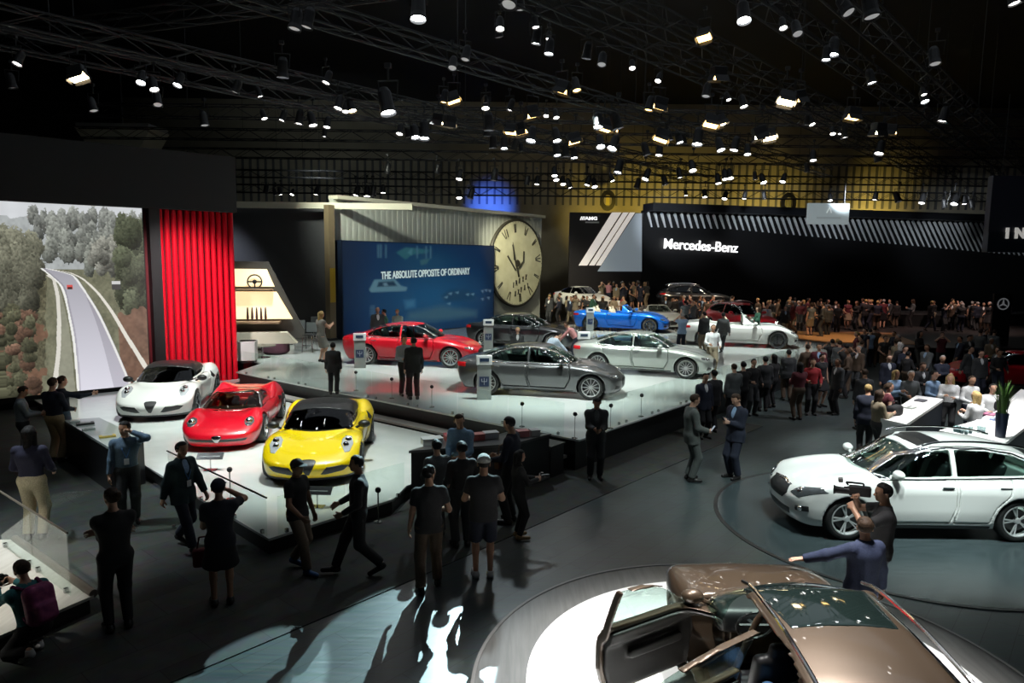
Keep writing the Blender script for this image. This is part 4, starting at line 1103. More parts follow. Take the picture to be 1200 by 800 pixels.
    put((np.abs(u - .485) < .018) & (np.abs(v - .435) < .012), C(.6, .08, .07)); put((np.abs(u - .485) < .014) & (np.abs(v - .442) < .006), C(.05, .02, .02))
    put((np.abs(u - .80) < .03) & (np.abs(v - .43) < .022), C(.06, .06, .06)); put((np.abs(u - .80) < .03) & (np.abs(v - .415) < .008), C(.55, .55, .55))
    return np.clip(img, 0, 1)
def screen_obj(par):
    w, h = 300, 340
    xr = -(onL(171) - L1).length; xl = -(onL(-12) - L1).length
    img = screen_image(w, h)
    z0, z1 = .42, 6.14
    # picture columns follow the wall evenly in real length
    us = np.linspace(xl, xr, w + 1); zs = np.linspace(z1, z0, h + 1)
    v = np.array([[x, -.02, z] for z in zs for x in us]); f = np.array([[r_ * (w + 1) + c, (r_ + 1) * (w + 1) + c, (r_ + 1) * (w + 1) + c + 1, r_ * (w + 1) + c + 1] for r_ in range(h) for c in range(w)])
    me = np_mesh('screen', v, f, smooth=False)
    # wall-even u -> picture u
    pus = np.array([proj((L1 + LD * x + Vector((0, 0, 3))))[0] for x in (us[:-1] + us[1:]) / 2])
    col = np.clip(((pus + 0) / 171 * (w - 1)), 0, w - 1).astype(int)
    ca = me.color_attributes.new('picture', 'FLOAT_COLOR', 'CORNER')
    px = img[:, col, :].reshape(-1, 3)
    ca.data.foreach_set('color', np.repeat(np.concatenate([px, np.ones((len(px), 1))], 1), 4, 0).astype(np.float32).ravel())
    m = bpy.data.materials.new('video_screen'); m.use_nodes = True; nt = m.node_tree; N = nt.nodes
    b = N['Principled BSDF']; b.inputs['Base Color'].default_value = (.01, .01, .01, 1); b.inputs['Roughness'].default_value = .4
    at = N.new('ShaderNodeAttribute'); at.attribute_name = 'picture'
    nt.links.new(at.outputs['Color'], b.inputs['Emission Color']); b.inputs['Emission Strength'].default_value = .95
    q = link('screen', me, m, par)
    bz = MB(); x0, x1 = xl - 6, xr
    bz.box(((x0 + xr) / 2, .03, (z0 + z1) / 2), (xr - x0 + .06, .08, z1 - z0 + .06)); bz.build('bezel', BLACKP, q)
screen_obj(t)
# ------------------------------------------------------------------ blue mural wall, clock, side walls of the white stage
B0 = Vector((-8.0, 33.0, 0)); BU = Vector((.614, .789, 0)).normalized(); brz = math.atan2(BU.y, BU.x)
def onB(px):
    k = (px - 600) / FOC * 1.0
    d = ray(px, 320); k = d[0] / d[1]
    return (k * B0.y - B0.x) / (BU.x - k * BU.y)
BW = onB(580)
def pic_material(name, strength):
    m = bpy.data.materials.new(name); m.use_nodes = True; nt = m.node_tree; N = nt.nodes
    b = N['Principled BSDF']; b.inputs['Base Color'].default_value = (.01, .01, .01, 1); b.inputs['Roughness'].default_value = .35
    at = N.new('ShaderNodeAttribute'); at.attribute_name = 'picture'
    nt.links.new(at.outputs['Color'], b.inputs['Emission Color']); b.inputs['Emission Strength'].default_value = strength
    return m
def pic_mesh(name, img, x0, x1, z0, z1, y=0.0):
    h, w = img.shape[:2]
    us = np.linspace(x0, x1, w + 1); zs = np.linspace(z1, z0, h + 1)
    v = np.array([[x, y, z] for z in zs for x in us]); f = np.array([[r_ * (w + 1) + c, (r_ + 1) * (w + 1) + c, (r_ + 1) * (w + 1) + c + 1, r_ * (w + 1) + c + 1] for r_ in range(h) for c in range(w)])
    me = np_mesh(name, v, f, smooth=False)
    ca = me.color_attributes.new('picture', 'FLOAT_COLOR', 'CORNER')
    px = img.reshape(-1, 3)
    ca.data.foreach_set('color', np.repeat(np.concatenate([px, np.ones((len(px), 1))], 1), 4, 0).astype(np.float32).ravel())
    return me
def mural():
    w, h = 150, 84
    Y, X = np.mgrid[0:h, 0:w]; u = X / (w - 1); v = Y / (h - 1)
    img = np.zeros((h, w, 3)); img[:] = (.002, .022, .075)
    g = np.exp(-((u - .55) / .35) ** 2 - ((v - .62) / .3) ** 2); img += g[..., None] * np.array((.004, .05, .095))
    g = np.exp(-((u - .5) / .22) ** 2 - ((v - .20) / .16) ** 2); img += g[..., None] * np.array((.004, .025, .03))
    img *= (.55 + .45 * np.clip(u * 6, 0, 1) * np.clip((1 - u) * 9, 0, 1))[..., None]
    def blob(poly, c, soft=.012):
        d = poly_sdf(u, v * .58, [(a, b * .58) for a, b in poly]); k = np.clip(.5 - d / soft, 0, 1)[..., None]; img[:] = img * (1 - k) + np.array(c) * k
    blob([(.14, .50), (.17, .395), (.29, .39), (.33, .47), (.37, .49), (.36, .53), (.15, .53)], (.09, .20, .26))
    blob([(.185, .475), (.195, .42), (.285, .415), (.305, .47)], (.008, .035, .07)); blob([(.22, .44), (.24, .43), (.25, .46), (.23, .47)], (.12, .22, .28))
    blob([(.30, .10), (.36, .04), (.52, .06), (.50, .10), (.40, .12), (.36, .18)], (.02, .10, .13)); blob([(.37, .1), (.40, .05), (.40, .13)], (.05, .16, .2))
    for a in (.19, .205, .235, .43, .49, .52): blob([(a, .02), (a + .008, .02), (a + .008, .16), (a, .16)], (.05, .13, .19))
    blob([(.45, .18), (.52, .16), (.50, .22), (.46, .24)], (.03, .10, .13))
    blob([(.38, .78), (.60, .72), (.86, .82), (.86, .88), (.55, .9), (.36, .86)], (.035, .10, .15), .05)
    blob([(.60, .60), (.66, .53), (.80, .54), (.86, .62), (.84, .68), (.62, .68)], (.006, .045, .10), .03)
    for q in ((.62, .62), (.65, .58), (.70, .57), (.78, .60), (.82, .60), (.64, .70)): blob([(q[0], q[1]), (q[0] + .025, q[1] - .01), (q[0] + .02, q[1] + .02)], (.12, .24, .32))
    blob([(.35, .64), (.42, .63), (.42, .72), (.36, .73)], (.03, .13, .24), .03)
    for q in ((.90, .56), (.93, .55), (.96, .56), (.90, .66), (.95, .65)): blob([(q[0], q[1]), (q[0] + .02, q[1]), (q[0] + .015, q[1] + .03)], (.14, .22, .30))
    for i in range(6): blob([(.14, .68 + i * .02), (.17, .67 + i * .02), (.165, .685 + i * .02)], (.05, .11, .17))
    return np.clip(img, 0, 1)
t = thing('mural_wall', 'dark blue picture wall reading THE ABSOLUTE OPPOSITE OF ORDINARY', 'display wall', tuple(B0 + Vector((0, 0, .755))), brz)
MB().box((BW / 2, .3, 2.35), (BW, .5, 4.7)).build('panel', mat('mural_back', (.004, .01, .025), .5), t)
link('picture', pic_mesh('picture', mural(), .06, BW - .06, .04, 4.66, y=.045), pic_material('mural_glow', .58), t)
M_TXT = mat('mural_text', (.5, .55, .55), .5, emit=(.62, .75, .72), estr=.42)
ta, tb = onB(447), onB(551)
text_mesh('lettering', 'THE ABSOLUTE OPPOSITE OF ORDINARY', .52, M_TXT, t, .01, frame(((ta + tb) / 2, .03, 3.1), (1, 0, .02)), bold=.012)
le = [c for c in t.children if c.name.startswith('lettering')][0]
xs_ = [v.co.x for v in le.data.vertices]; sc_ = (tb - ta) / (max(xs_) - min(xs_)); mid = (max(xs_) + min(xs_)) / 2
for v in le.data.vertices: v.co.x = (ta + tb) / 2 + (v.co.x - mid) * sc_
# grey ribbed wall above and behind, with the clock
GW = mat('panel_grey_green', (.42, .44, .39), .7)
t = thing('ribbed_wall', 'pale grey ribbed wall above the blue picture wall', 'display wall', tuple(B0), brz)
E_ = onB(642)
MB().box((E_ / 2, .75, 4.1), (E_, .3, 6.6)).build('panel', GW, t)
b = MB(); k = 0.15
while k < E_: b.box((k, .595, 6.4), (.16, .02, 1.9)); k += .36
b.build('ribs', mat('rib_grey_green', (.48, .50, .45), .6), t)
MB().box((E_ / 2, .6, 7.45), (E_, .7, .18)).build('coping', mat('cream_beam', (.55, .53, .42), .6), t)
ct = onB(610.5)
cc = B0 + BU * ct; BN = Vector((BU.y, -BU.x, 0))
t = thing('clock', 'huge cream round clock face on the ribbed wall', 'clock', tuple(cc - BN * .38 + Vector((0, 0, 4.42))), brz); t.scale = (1, .35, 1)
MF = Matrix.Rotation(PI / 2, 4, 'X')     # disc axis -> -y (out of the wall)
CR = 2.72
DKB = mat('clock_bronze', (.035, .032, .022), .5)
MB().lathe([(.001, -.25), (CR * .97, -.25), (CR * .97, .30), (.001, .30)], 72, MF).build('face', noise_mat('clock_face_cream', (.50, .48, .31), (.62, .60, .42), 1.2, .55), t)
MB().lathe([(CR * .96, -.25), (CR, -.25), (CR + .03, .22), (CR * .985, .34), (CR * .955, .32)], 72, MF, closed=True).build('rim', DKB, t, smooth=True)
def cpt(r, a, y=-.34): return Vector((r * math.sin(a), y, r * math.cos(a)))
for i in range(12):
    a = R(i * 30 - 8)
    b = MB()
    for k in ((-.05, .05) if i % 3 else (-.08, .0, .08)):
        p0, p1 = cpt(CR * .70, a + k * .4), cpt(CR * .90, a + k * (1.2 if i % 2 else .5))
        b.bar(p0, p1, .035, 4)
    b.build('numeral', DKB, t)
b = MB()
for i in range(60):
    a = R(i * 6); b.bar(cpt(CR * .925, a), cpt(CR * .95, a), .012, 4)
b.build('minute_track', DKB, t)
def hand(pts, r): return MB().path([Vector((x, -.40, z)) for x, z in pts], r, 6)
MB().lathe([(.001, .3), (.22, .3), (.2, .42), (.001, .44)], 20, MF @ Matrix.Translation((0, 0, 0))).build('boss', DKB, t)
b = hand([(-.12, -.35), (-.55, 1.15)], .07); b.bar((-.35, -.4, .2), (-.55, -.4, 1.3), .09, 6, .02); b.build('trident_prong', DKB, t)
b = hand([(-.2, -.45), (-1.05, .45)], .065); b.build('trident_prong', DKB, t)
b = hand([(.1, -.3), (.55, .1), (.6, .75)], .065); b.build('trident_prong', DKB, t)
b = hand([(-.05, -.3), (.12, -.85)], .09); b.build('trident_stem', DKB, t)
b = hand([(-1.0, 1.6), (-1.2, 2.05)], .05); b.build('pointer', DKB, t)
b = MB(); rs = random.Random(5)
for line, (x0, z0) in enumerate(((-.45, -1.35), (-.25, -1.9))):
    for i in range(5):
        x = x0 + i * .34; z = z0 + i * .12
        for _ in range(3): b.bar((x + rs.uniform(-.1, .1), -.34, z - .17), (x + rs.uniform(-.1, .1), -.34, z + .17), .03, 4)
b.build('inscription', DKB, t)
# dark shop wall on the left of the white stage
o = MB(); o.box((-13.5, 34.6, 3.96), (9.4, .4, 6.4))
t = link('shop_wall', None) if False else o.build('shop_wall', mat('shop_wall_charcoal', (.035, .037, .042), .55)); tag(t, 'tall charcoal wall behind the shop corner left of the blue wall', 'display wall')
t = thing('column', 'slim brown column at the left end of the blue wall', 'column', (-8.55, 32.9, .75), brz)
MB().box((0, 0, 3.15), (.34, .34, 6.3)).build('shaft', mat('column_bronze', (.16, .125, .075), .4), t); MB().box((0, 0, .06), (.42, .42, .12)).build('base', FASCIA, t)
MB().box((-.0, -.16, 2.6), (.30, .05, 1.6)).build('gold_panel', mat('gold_panel', (.55, .36, .04), .3, .6), t)
t = thing('overhead_beam', 'long cream beam above the charcoal shop wall', 'beam', (-11.5, 33.4, 7.05))
MB().box((0, 0, 0), (13.5, .25, .28)).build('girder', MATS['cream_beam'], t)
# ------------------------------------------------------------------ shop corner
NICHE = mat('niche_glow', (.8, .7, .5), .6, emit=(1.0, .74, .40), estr=.9)
SHELFM = mat('shelf_cream', (.55, .50, .40), .5)
sh0 = P(283, 424, .75)
t = thing('display_shelf', 'lit cream merchandise shelf with a steering wheel and ties in its niches', 'shelf', tuple(P(300, 420, .75) + Vector((0, 1.4, 0))), R(12))
MB().prism([(-1.6, .45), (.75, .45), (1.15, .0), (-1.6, .0)], 0, .5, frame((0, .1, .45), (1, 0, 0))).build('lower_panel', SHELFM, t)
MB().prism([(-1.6, 1.55), (.35, 1.55), (.95, .45), (-1.6, .45)], 0, .12, frame((0, .2, .95), (1, 0, 0))).build('lower_niche', NICHE, t)
MB().prism([(-1.6, .85), (.0, .85), (.28, .15), (-1.6, .15)], 0, .12, frame((0, .2, 2.55), (1, 0, 0))).build('upper_niche', NICHE, t)
MB().prism([(-1.6, 3.1), (.05, 3.1), (1.4, .3), (1.4, 0), (-1.6, 0)], -.2, -.1, frame((0, .2, .6), (1, 0, 0))).build('back_panel', mat('shelf_back', (.05, .045, .04), .6), t)
MB().box((-.6, -.1, 1.28), (2.2, .5, .09), bevel=.02).build('shelf_board', mat('shelf_wood', (.25, .15, .09), .4), t)
MB().box((-.7, -.05, 2.58), (1.9, .3, .07), bevel=.02).build('shelf_board', MATS['shelf_wood'], t)
base = t.location; rt = Matrix.Rotation(R(12), 3, 'Z')
W = lambda x, y, z: base + rt @ Vector((x, y, z))
q = thing('steering_wheel', 'black steering wheel standing in the upper lit niche', 'steering wheel', tuple(W(-.45, -.02, 2.62)), R(12))
b = MB()
for i in range(24):
    a0, a1 = 2 * PI * i / 24, 2 * PI * (i + 1) / 24; b.bar((.27 * math.cos(a0), 0, .28 + .27 * math.sin(a0)), (.27 * math.cos(a1), 0, .28 + .27 * math.sin(a1)), .028, 6)
b.build('rim', SEAT_BK, q, smooth=True); b = MB()
for a in (R(0), R(180), R(270)): b.bar((0, 0, .28), (.26 * math.cos(a), 0, .28 + .26 * math.sin(a)), .03, 6)
b.ball((0, 0, .28), .09, (1, .5, 1)); b.build('spokes', BLACKP, q)
for i in range(5):
    o = MB(); x = -.75 + i * .17
    o.bar((0, 0, .55), (0, 0, .48), .02, 6, .03); o.bar((0, 0, .48), (0, 0, .12), .03, 6, .05); o.bar((0, 0, .12), (0, 0, 0), .05, 6, .005)
    o = o.build('necktie', cloth('tie_brown', (.06, .02, .015)), None, tuple(W(x, -.02, 1.33)))
    tag(o, 'dark necktie hanging in the lower lit niche of the cream shelf', 'necktie', 'neckties in the lit niche')
def crate(name, label, cat, px, py, z, size, m, rz=0, legs=False, top=None):
    q = thing(name, label, cat, tuple(P(px, py, z)), rz)
    MB().box((0, 0, size[2] / 2 + .04), (size[0], size[1], size[2] - .08), bevel=.02).build('body', m, q)
    MB().box((0, 0, .02), (size[0] - .06, size[1] - .06, .04)).build('plinth', FASCIA, q)
    MB().box((0, 0, size[2] - .02), (size[0] + .02, size[1] + .02, .04), bevel=.008).build('top', top or m, q)
    return q
WOODL = mat('cream_lacquer', (.62, .60, .53), .35)
crate('display_cabinet', 'low cream cabinet in front of the lit merchandise shelf', 'cabinet', 297, 409, .75, (1.5, .8, .55), WOODL, R(10))
crate('display_cabinet', 'tall white cube cabinet right of the maroon pouf', 'cabinet', 333, 403, .75, (.9, .7, .95), mat('white_lacquer', (.68, .70, .68), .3), R(10))
crate('display_cabinet', 'white cabinet with glass top beside the red slats', 'cabinet', 291, 424, .75, (.6, .6, .8), MATS['white_lacquer'], R(10))
q = thing('pouf', 'round maroon pouf on the stage by the merchandise shelf', 'pouf', tuple(P(323, 414, .75)))
MB().lathe([(.001, .05), (.50, .05), (.56, .12), (.56, .36), (.50, .44), (.001, .46)], 28).build('cushion', cloth('pouf_maroon', (.06, .015, .03)), q, smooth=True); MB().lathe([(.001, 0), (.45, 0), (.45, .06), (.001, .06)], 24).build('base', FASCIA, q)
q = thing('side_table', 'small glass side table in front of the maroon pouf', 'table', tuple(P(308, 419, .75)))
MB().lathe([(.001, .46), (.5, .46), (.5, .49), (.001, .49)], 28).build('table_top', glass_mat('table_glass', (.6, .7, .66), .3), q); MB().bar((0, 0, .02), (0, 0, .46), .03, 10).build('stem', CHROME, q); MB().lathe([(.001, 0), (.28, 0), (.28, .02), (.001, .02)], 24).build('foot', CHROME, q)
def lounge_chair(label, px, py, rz):
    q = thing('bar_chair', label, 'chair', tuple(P(px, py, .75)), rz, 'chairs in the shop corner')
    MB().box((0, 0, .72), (.46, .44, .06), bevel=.02).build('seat', SEAT_BK, q); MB().box((0, .21, 1.0), (.46, .05, .42), bevel=.02).build('backrest', mat('chair_mesh', (.10, .11, .11), .6), q)
    for x in (-.2, .2):
        for y in (-.19, .2): MB().bar((x * 1.12, y * 1.12, 0), (x, y, .70), .016, 8).build('leg', CHROME, q)
    MB().box((0, -.2, .28), (.42, .025, .025)).build('footrest', CHROME, q)
lounge_chair('leftmost tall dark chair beside the woman in the grey dress', 352, 408, R(20)); lounge_chair('middle tall dark chair beside the woman in the grey dress', 363, 412, R(-10)); lounge_chair('rear tall dark chair half hidden behind the woman in grey', 372, 402, R(30))
# ------------------------------------------------------------------ information pylons and posts on the white stage
def pylon(label, px, py, sc=1.0):
    q = thing('info_pylon', label, 'info stand', tuple(P(px, py, .75)), R(8), 'info pylons beside the stage cars'); q.scale = (sc,) * 3
    MB().box((0, 0, .49), (.40, .10, .98), bevel=.008).build('slab', mat('pylon_grey', (.30, .32, .31), .25, .3), q)
    h_ = MB().box((0, -.01, 1.12), (.44, .14, .26), bevel=.015).build('head', mat('pylon_white', (.78, .80, .80), .3), q)
    MB().box((0, -.085, 1.13), (.26, .01, .10)).build('screen', mat('pylon_screen', (.03, .05, .09), .2), h_)
    f = MB().box((0, -.056, .52), (.27, .008, .28)).build('emblem_plate', mat('pylon_blue', (.012, .025, .07), .3), q)
    b = MB(); b.path([(-.07, -.064, .60), (-.07, -.064, .52), (.07, -.064, .52), (.07, -.064, .60)], .009, 5); b.bar((0, -.064, .62), (0, -.064, .43), .009, 5); b.build('trident', mat('pylon_mark', (.3, .32, .36), .3), f)
pylon('grey info pylon beside the red sedan', 422, 431); pylon('grey info pylon behind the dark grey sedan beside the black sedan', 572, 409, 1.05)
pylon('grey info pylon at the tail of the dark grey sedan', 567, 468); pylon('grey info pylon beside the blue convertible', 691, 388, 1.05); pylon('grey info pylon at the tail of the silver sedan', 683, 430, 1.05)
for i, (px, py, w_) in enumerate(((417, 436, 'left of the man in black'), (459, 444, 'left of the pair of men'), (506, 453, 'right of the pair of men'), (612, 473, 'in front of the dark grey sedan'), (674, 485, 'left of the man in the dark suit'), (716, 475, 'right of the man in the dark suit'), (752, 463, 'near the silver sedan front'))):
    b0 = P(px, py, 1.3); q = thing('stage_post', f'thin post with round black head {w_}', 'post', (b0.x, b0.y, .75), 0, 'thin posts on the white stage')
    MB().bar((0, 0, 0), (0, 0, .52), .007, 8).build('rod', TRIM_S, q); MB().ball((0, 0, .55), .05, n=12).build('head', BLACKP, q, smooth=True); MB().lathe([(.001, 0), (.07, 0), (.07, .015), (.001, .015)], 16).build('foot', TRIM_S, q)
for px, py, w_ in ((269, 550, 'beside the red classic car'), (443, 574, 'right of the yellow sports car')):
    b0 = P(px, py, .85); q = thing('stage_post', f'thin post with round black head {w_}', 'post', (b0.x, b0.y, .30))
    MB().bar((0, 0, 0), (0, 0, .52), .012, 8).build('rod', TRIM_S, q); MB().ball((0, 0, .55), .05, n=12).build('head', BLACKP, q, smooth=True); MB().lathe([(.001, 0), (.07, 0), (.07, .015), (.001, .015)], 16).build('foot', TRIM_S, q)
for px, py, w_, rz_ in ((247, 551, 'black info plaque on a low stand before the red classic car', R(5)), (372, 594, 'black info plaque on a low stand before the yellow sports car', R(-3))):
    b0 = P(px, py, .3); q = thing('info_plaque', w_, 'plaque', tuple(b0), rz_)
    MB().box((0, 0, .30), (.52, .03, .16), M=Matrix.Rotation(R(-50), 4, 'X'), bevel=.005).build('plate', mat('plaque_black', (.012, .012, .013), .25), q)
    MB().bar((0, 0, 0), (0, 0, .29), .012, 8).build('post', TRIM_S, q); MB().box((0, 0, .008), (.24, .18, .016)).build('foot', TRIM_S, q)
    MB().box((0, -.03, .305), (.40, .004, .012), M=Matrix.Rotation(R(-50), 4, 'X')).build('text_line', mat('plaque_text', (.35, .36, .36), .5), q)
# ------------------------------------------------------------------ glass railings
def railing(name, label, a, b_, z, h, n, rail=None, inset=0.0, post=True):
    a, b_ = Vector(a), Vector(b_); d = (b_ - a); L_ = d.length; u = d.normalized()
    q = thing(name, label, 'railing', (a.x, a.y, z), math.atan2(u.y, u.x))
    for i in range(n):
        x0, x1 = L_ * i / n + .02, L_ * (i + 1) / n - .02
        MB().box(((x0 + x1) / 2, 0, h / 2), (x1 - x0, .012, h)).build('glass_panel', RAILGL, q)
        if post:
            for x in (x0 + .15, x1 - .15): MB().box((x, 0, .03), (.05, .05, .06)).build('clamp', TRIM_S, q)
    if rail: MB().bar((0, 0, h), (L_, 0, h), .015, 10).build('handrail', rail, q, smooth=True)
    return q
DARKRAIL = mat('dark_handrail', (.03, .03, .032), .3, .8)
va = lambda x, y: (x, y, 0)
railing('glass_railing', 'glass railing with dark handrail along the front left stage edge', (-3.79, 10.53, 0), (-6.6, 13.1, 0), .30, .62, 3, DARKRAIL)
railing('glass_railing', 'glass railing on the stage edge below the yellow car', (-3.66, 10.58, 0), (-1.95, 12.55, 0), .30, .62, 2)
railing('glass_railing', 'long glass railing on the edge of the white stage behind the yellow car', (1.2, 15.3, 0), (-9.0, 23.2, 0), .75, .75, 8)
railing('glass_railing', 'glass railing along the right edge of the white stage', (1.66, 15.3, 0), (11.0, 26.6, 0), .75, .75, 9)
railing('glass_railing', 'glass railing with pale handrail at the bottom left corner stage', (-7.74, 10.22, 0), (-5.66, 8.60, 0), .256, .85, 2, mat('pale_handrail', (.30, .28, .24), .35, .7))
railing('glass_railing', 'slim glass railing behind the man in grey at the left', (-7.5, 10.9, 0), (-5.6, 11.6, 0), .0, .8, 2)
# ------------------------------------------------------------------ merchandise desks
DESKB = mat('desk_black', (.014, .014, .016), .3)
def desk_poly(name, label, corners, ztop, zbot, topm, rim=True):
    c = Vector((sum(p.x for p in corners) / 4, sum(p.y for p in corners) / 4, 0))
    q = thing(name, label, 'counter', (c.x, c.y, zbot)); pts = [(p.x - c.x, p.y - c.y) for p in corners]; H_ = ztop - zbot
    sm = [(x * .97, y * .97) for x, y in pts]
    MB().prism(sm, 0, H_ - .05).build('base', DESKB, q); MB().prism(pts, H_ - .05, H_).build('top', topm, q)
    return q, c
k4 = [P(74, 492, .95), P(128, 524, .95), Vector((-7.42, 13.85, .95)), P(116, 489, .95)]
dq, dc = desk_poly('merchandise_desk', 'black glass topped desk of accessories at the left stage edge', k4, .95, .0, mat('desk_top_glassy', (.45, .52, .50), .15, coat=.5))
items = [((100, 497), (.34, .2), (.03, .035, .035), 'black leather case lying on the left merchandise desk'), ((104, 503), (.25, .16), (.5, .55, .55), 'silver folder on the left merchandise desk'), ((126, 512), (.3, .16), (.55, .40, .08), 'yellow swatch book on the left merchandise desk'), ((88, 495), (.2, .14), (.55, .6, .6), 'white booklet at the far end of the left desk'), ((150, 508), (.26, .2), (.25, .28, .28), 'grey sample tray behind the man in the grey shirt'), ((163, 508), (.14, .14), (.7, .7, .7), 'white cup pad at the right end of the left desk')]
for (p_, s_, c_, l_) in items:
    w_ = P(*p_, .95); q = thing('sample_case', l_, 'sample', (w_.x, w_.y, .95), R(35))
    MB().box((0, 0, .02), (*s_, .04), bevel=.01).build('case', mat('sample_%d' % int(1000 * sum(c_)), c_, .4), q); MB().box((0, 0, .042), (s_[0] * .6, s_[1] * .6, .006)).build('label_plate', mat('sample_plate', (.35, .38, .38), .3), q)
k4 = [P(480, 533, 1.0), P(534, 519, 1.0), P(644, 505, 1.0), P(560, 499, 1.0)]
k4 = [P(479, 528, 1.0), P(600, 520, 1.0), P(646, 508, 1.0), P(530, 512, 1.0)]
dq2, dc2 = desk_poly('merchandise_desk', 'black merchandise desk behind the man in the light blue shirt', k4, 1.0, .0, mat('desk_tray', (.06, .06, .062), .3))
for (p_, s_, c_, l_) in [((506, 520), (.4, .25), (.5, .52, .52), 'silver box on the middle merchandise desk'), ((530, 516), (.3, .3), (.30, .02, .03), 'red cap box on the middle merchandise desk'), ((560, 515), (.25, .2), (.45, .10, .09), 'red gift box on the middle merchandise desk'), ((575, 513), (.3, .2), (.55, .55, .56), 'white gift box on the middle merchandise desk'), ((612, 511), (.25, .2), (.55, .2, .2), 'pink packet at the right end of the middle desk'), ((626, 510), (.2, .2), (.5, .5, .5), 'white packet at the right end of the middle desk')]:
    w_ = P(*p_, 1.0); q = thing('gift_box', l_, 'box', (w_.x, w_.y, 1.0), R(20))
    MB().box((0, 0, .06), (*s_, .12), bevel=.01).build('carton', mat('gift_%d' % int(1000 * sum(c_)), c_, .5), q); MB().box((0, 0, .125), (s_[0] + .01, s_[1] + .01, .02), bevel=.004).build('lid', mat('gift_lid_%d' % int(1000 * sum(c_)), tuple(x * .8 for x in c_), .5), q)
# black block right of the middle desk, at the corner of the white stage
q = thing('stage_counter', 'long black block along the front corner of the white stage', 'counter', (.42, 15.2, 0), R(142)); MB().box((0, 0, .34), (1.5, .5, .68), bevel=.01).build('body', DESKB, q); MB().box((0, 0, .69), (1.54, .54, .03)).build('top', FASCIA, q)
# ------------------------------------------------------------------ white reception counters at the right
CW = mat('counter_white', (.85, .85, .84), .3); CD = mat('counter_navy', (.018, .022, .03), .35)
def counter(label, top4, z, dark, light):
    c = Vector((sum(p.x for p in top4) / len(top4), sum(p.y for p in top4) / len(top4), 0)); q = thing('reception_counter', label, 'counter', (c.x, c.y, 0))
    pts = [(p.x - c.x, p.y - c.y) for p in top4]
    MB().prism(pts, z - .07, z).build('top', CW, q); sm = [(x * .985, y * .985) for x, y in pts]
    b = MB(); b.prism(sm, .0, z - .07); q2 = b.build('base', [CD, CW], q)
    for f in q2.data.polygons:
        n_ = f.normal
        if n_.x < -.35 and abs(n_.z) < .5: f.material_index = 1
    return q
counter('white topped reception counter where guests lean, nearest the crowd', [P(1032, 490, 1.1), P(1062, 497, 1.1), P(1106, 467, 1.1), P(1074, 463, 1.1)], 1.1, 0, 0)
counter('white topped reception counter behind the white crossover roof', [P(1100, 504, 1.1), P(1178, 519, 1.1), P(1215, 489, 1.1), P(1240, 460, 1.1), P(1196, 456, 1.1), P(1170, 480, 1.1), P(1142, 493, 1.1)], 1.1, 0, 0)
w_ = P(1176, 518, 0); 
q = thing('planter', 'tall slim dark planter with upright green grass on the right counter', 'plant', tuple(P(1172, 512, 1.1)))
MB().lathe([(.001, 0), (.09, 0), (.12, .5), (.11, .52), (.001, .48)], 20).build('pot', mat('planter_navy', (.012, .018, .035), .3), q, smooth=True)
b = MB(); rs = random.Random(2)
for i in range(70):
    a = rs.uniform(0, 2 * PI); r0 = rs.uniform(0, .09); sp = rs.uniform(.02, .22); h_ = rs.uniform(.35, .75); r1 = r0 + sp
    pr = Vector((r0 * math.cos(a), r0 * math.sin(a), .48)); md = Vector(((r0 + sp * .4) * math.cos(a), (r0 + sp * .4) * math.sin(a), .48 + h_ * .7)); e_ = Vector((r1 * math.cos(a), r1 * math.sin(a), .48 + h_)); sd = Vector((-math.sin(a), math.cos(a), 0)) * .014
    b.quad([pr - sd, pr + sd, md + sd, md - sd]); b.bm.faces.new([b.bm.verts.new(x) for x in (md - sd, md + sd, e_)])
b.build('grass_blades', mat('grass_green', (.06, .14, .02), .6), q)
GLS = glass_mat('clear_glass', (.8, .88, .88), .25)
for i, (px, py, k_) in enumerate(((1119, 506, 'left'), (1123, 507, 'second'), (1127, 508, 'third'), (1132, 509, 'fourth'), (1137, 508, 'fifth'), (1147, 507, 'sixth'), (1152, 508, 'right'))):
    q = thing('drinking_glass', 'clear drinking glass in the row on the right counter behind the car roof', 'glass', tuple(P(px, py, 1.1)), 0, 'glasses on the right counter')
    MB().lathe([(.001, 0), (.036, 0), (.042, .15), (.039, .15), (.034, .01), (.001, .01)], 16).build('bowl', GLS, q, smooth=True); MB().lathe([(.001, .012), (.033, .012), (.036, .07), (.001, .07)], 14).build('water', mat('water_pale', (.3, .36, .38), .1), q)
for (px, py, l_) in ((1048, 486, 'dark camera bag on the white counter beside the guests'), (1172, 480, 'dark handbag on the right white counter by the blonde hostess')):
    q = thing('bag', l_, 'bag', tuple(P(px, py, 1.1)), R(30)); me = sdf_mesh('bag_body', lambda x, y, z: rbox(x, y, z, (0, 0, .12), (.2, .12, .12), .07), (-.22, -.14, 0), (.22, .14, .25), .02); link('bag_body', me, BLK, q)
    b = MB(); b.path([(-.12, 0, .22), (-.09, 0, .33), (.09, 0, .33), (.12, 0, .22)], .012, 6); b.build('handle', SEAT_BK, q)
for (px, py, c_, l_) in ((1066, 478, (.55, .58, .55), 'white stack of brochures on the left counter'), (1079, 470, (.05, .05, .06), 'dark tablet on the left counter'), (1160, 486, (.35, .12, .2), 'pink floral packet on the right counter'), (1168, 492, (.2, .25, .45), 'blue leaflet pile on the right counter')):
    q = thing('leaflet_pile', l_, 'leaflets', tuple(P(px, py, 1.1)), R(40)); MB().box((0, 0, .02), (.3, .22, .04), bevel=.004).build('sheets', mat('leaf_%d' % int(sum(c_) * 1000), c_, .5), q); MB().box((0, 0, .042), (.22, .05, .004)).build('headline', mat('leaf_ink', (.1, .1, .12), .5), q)
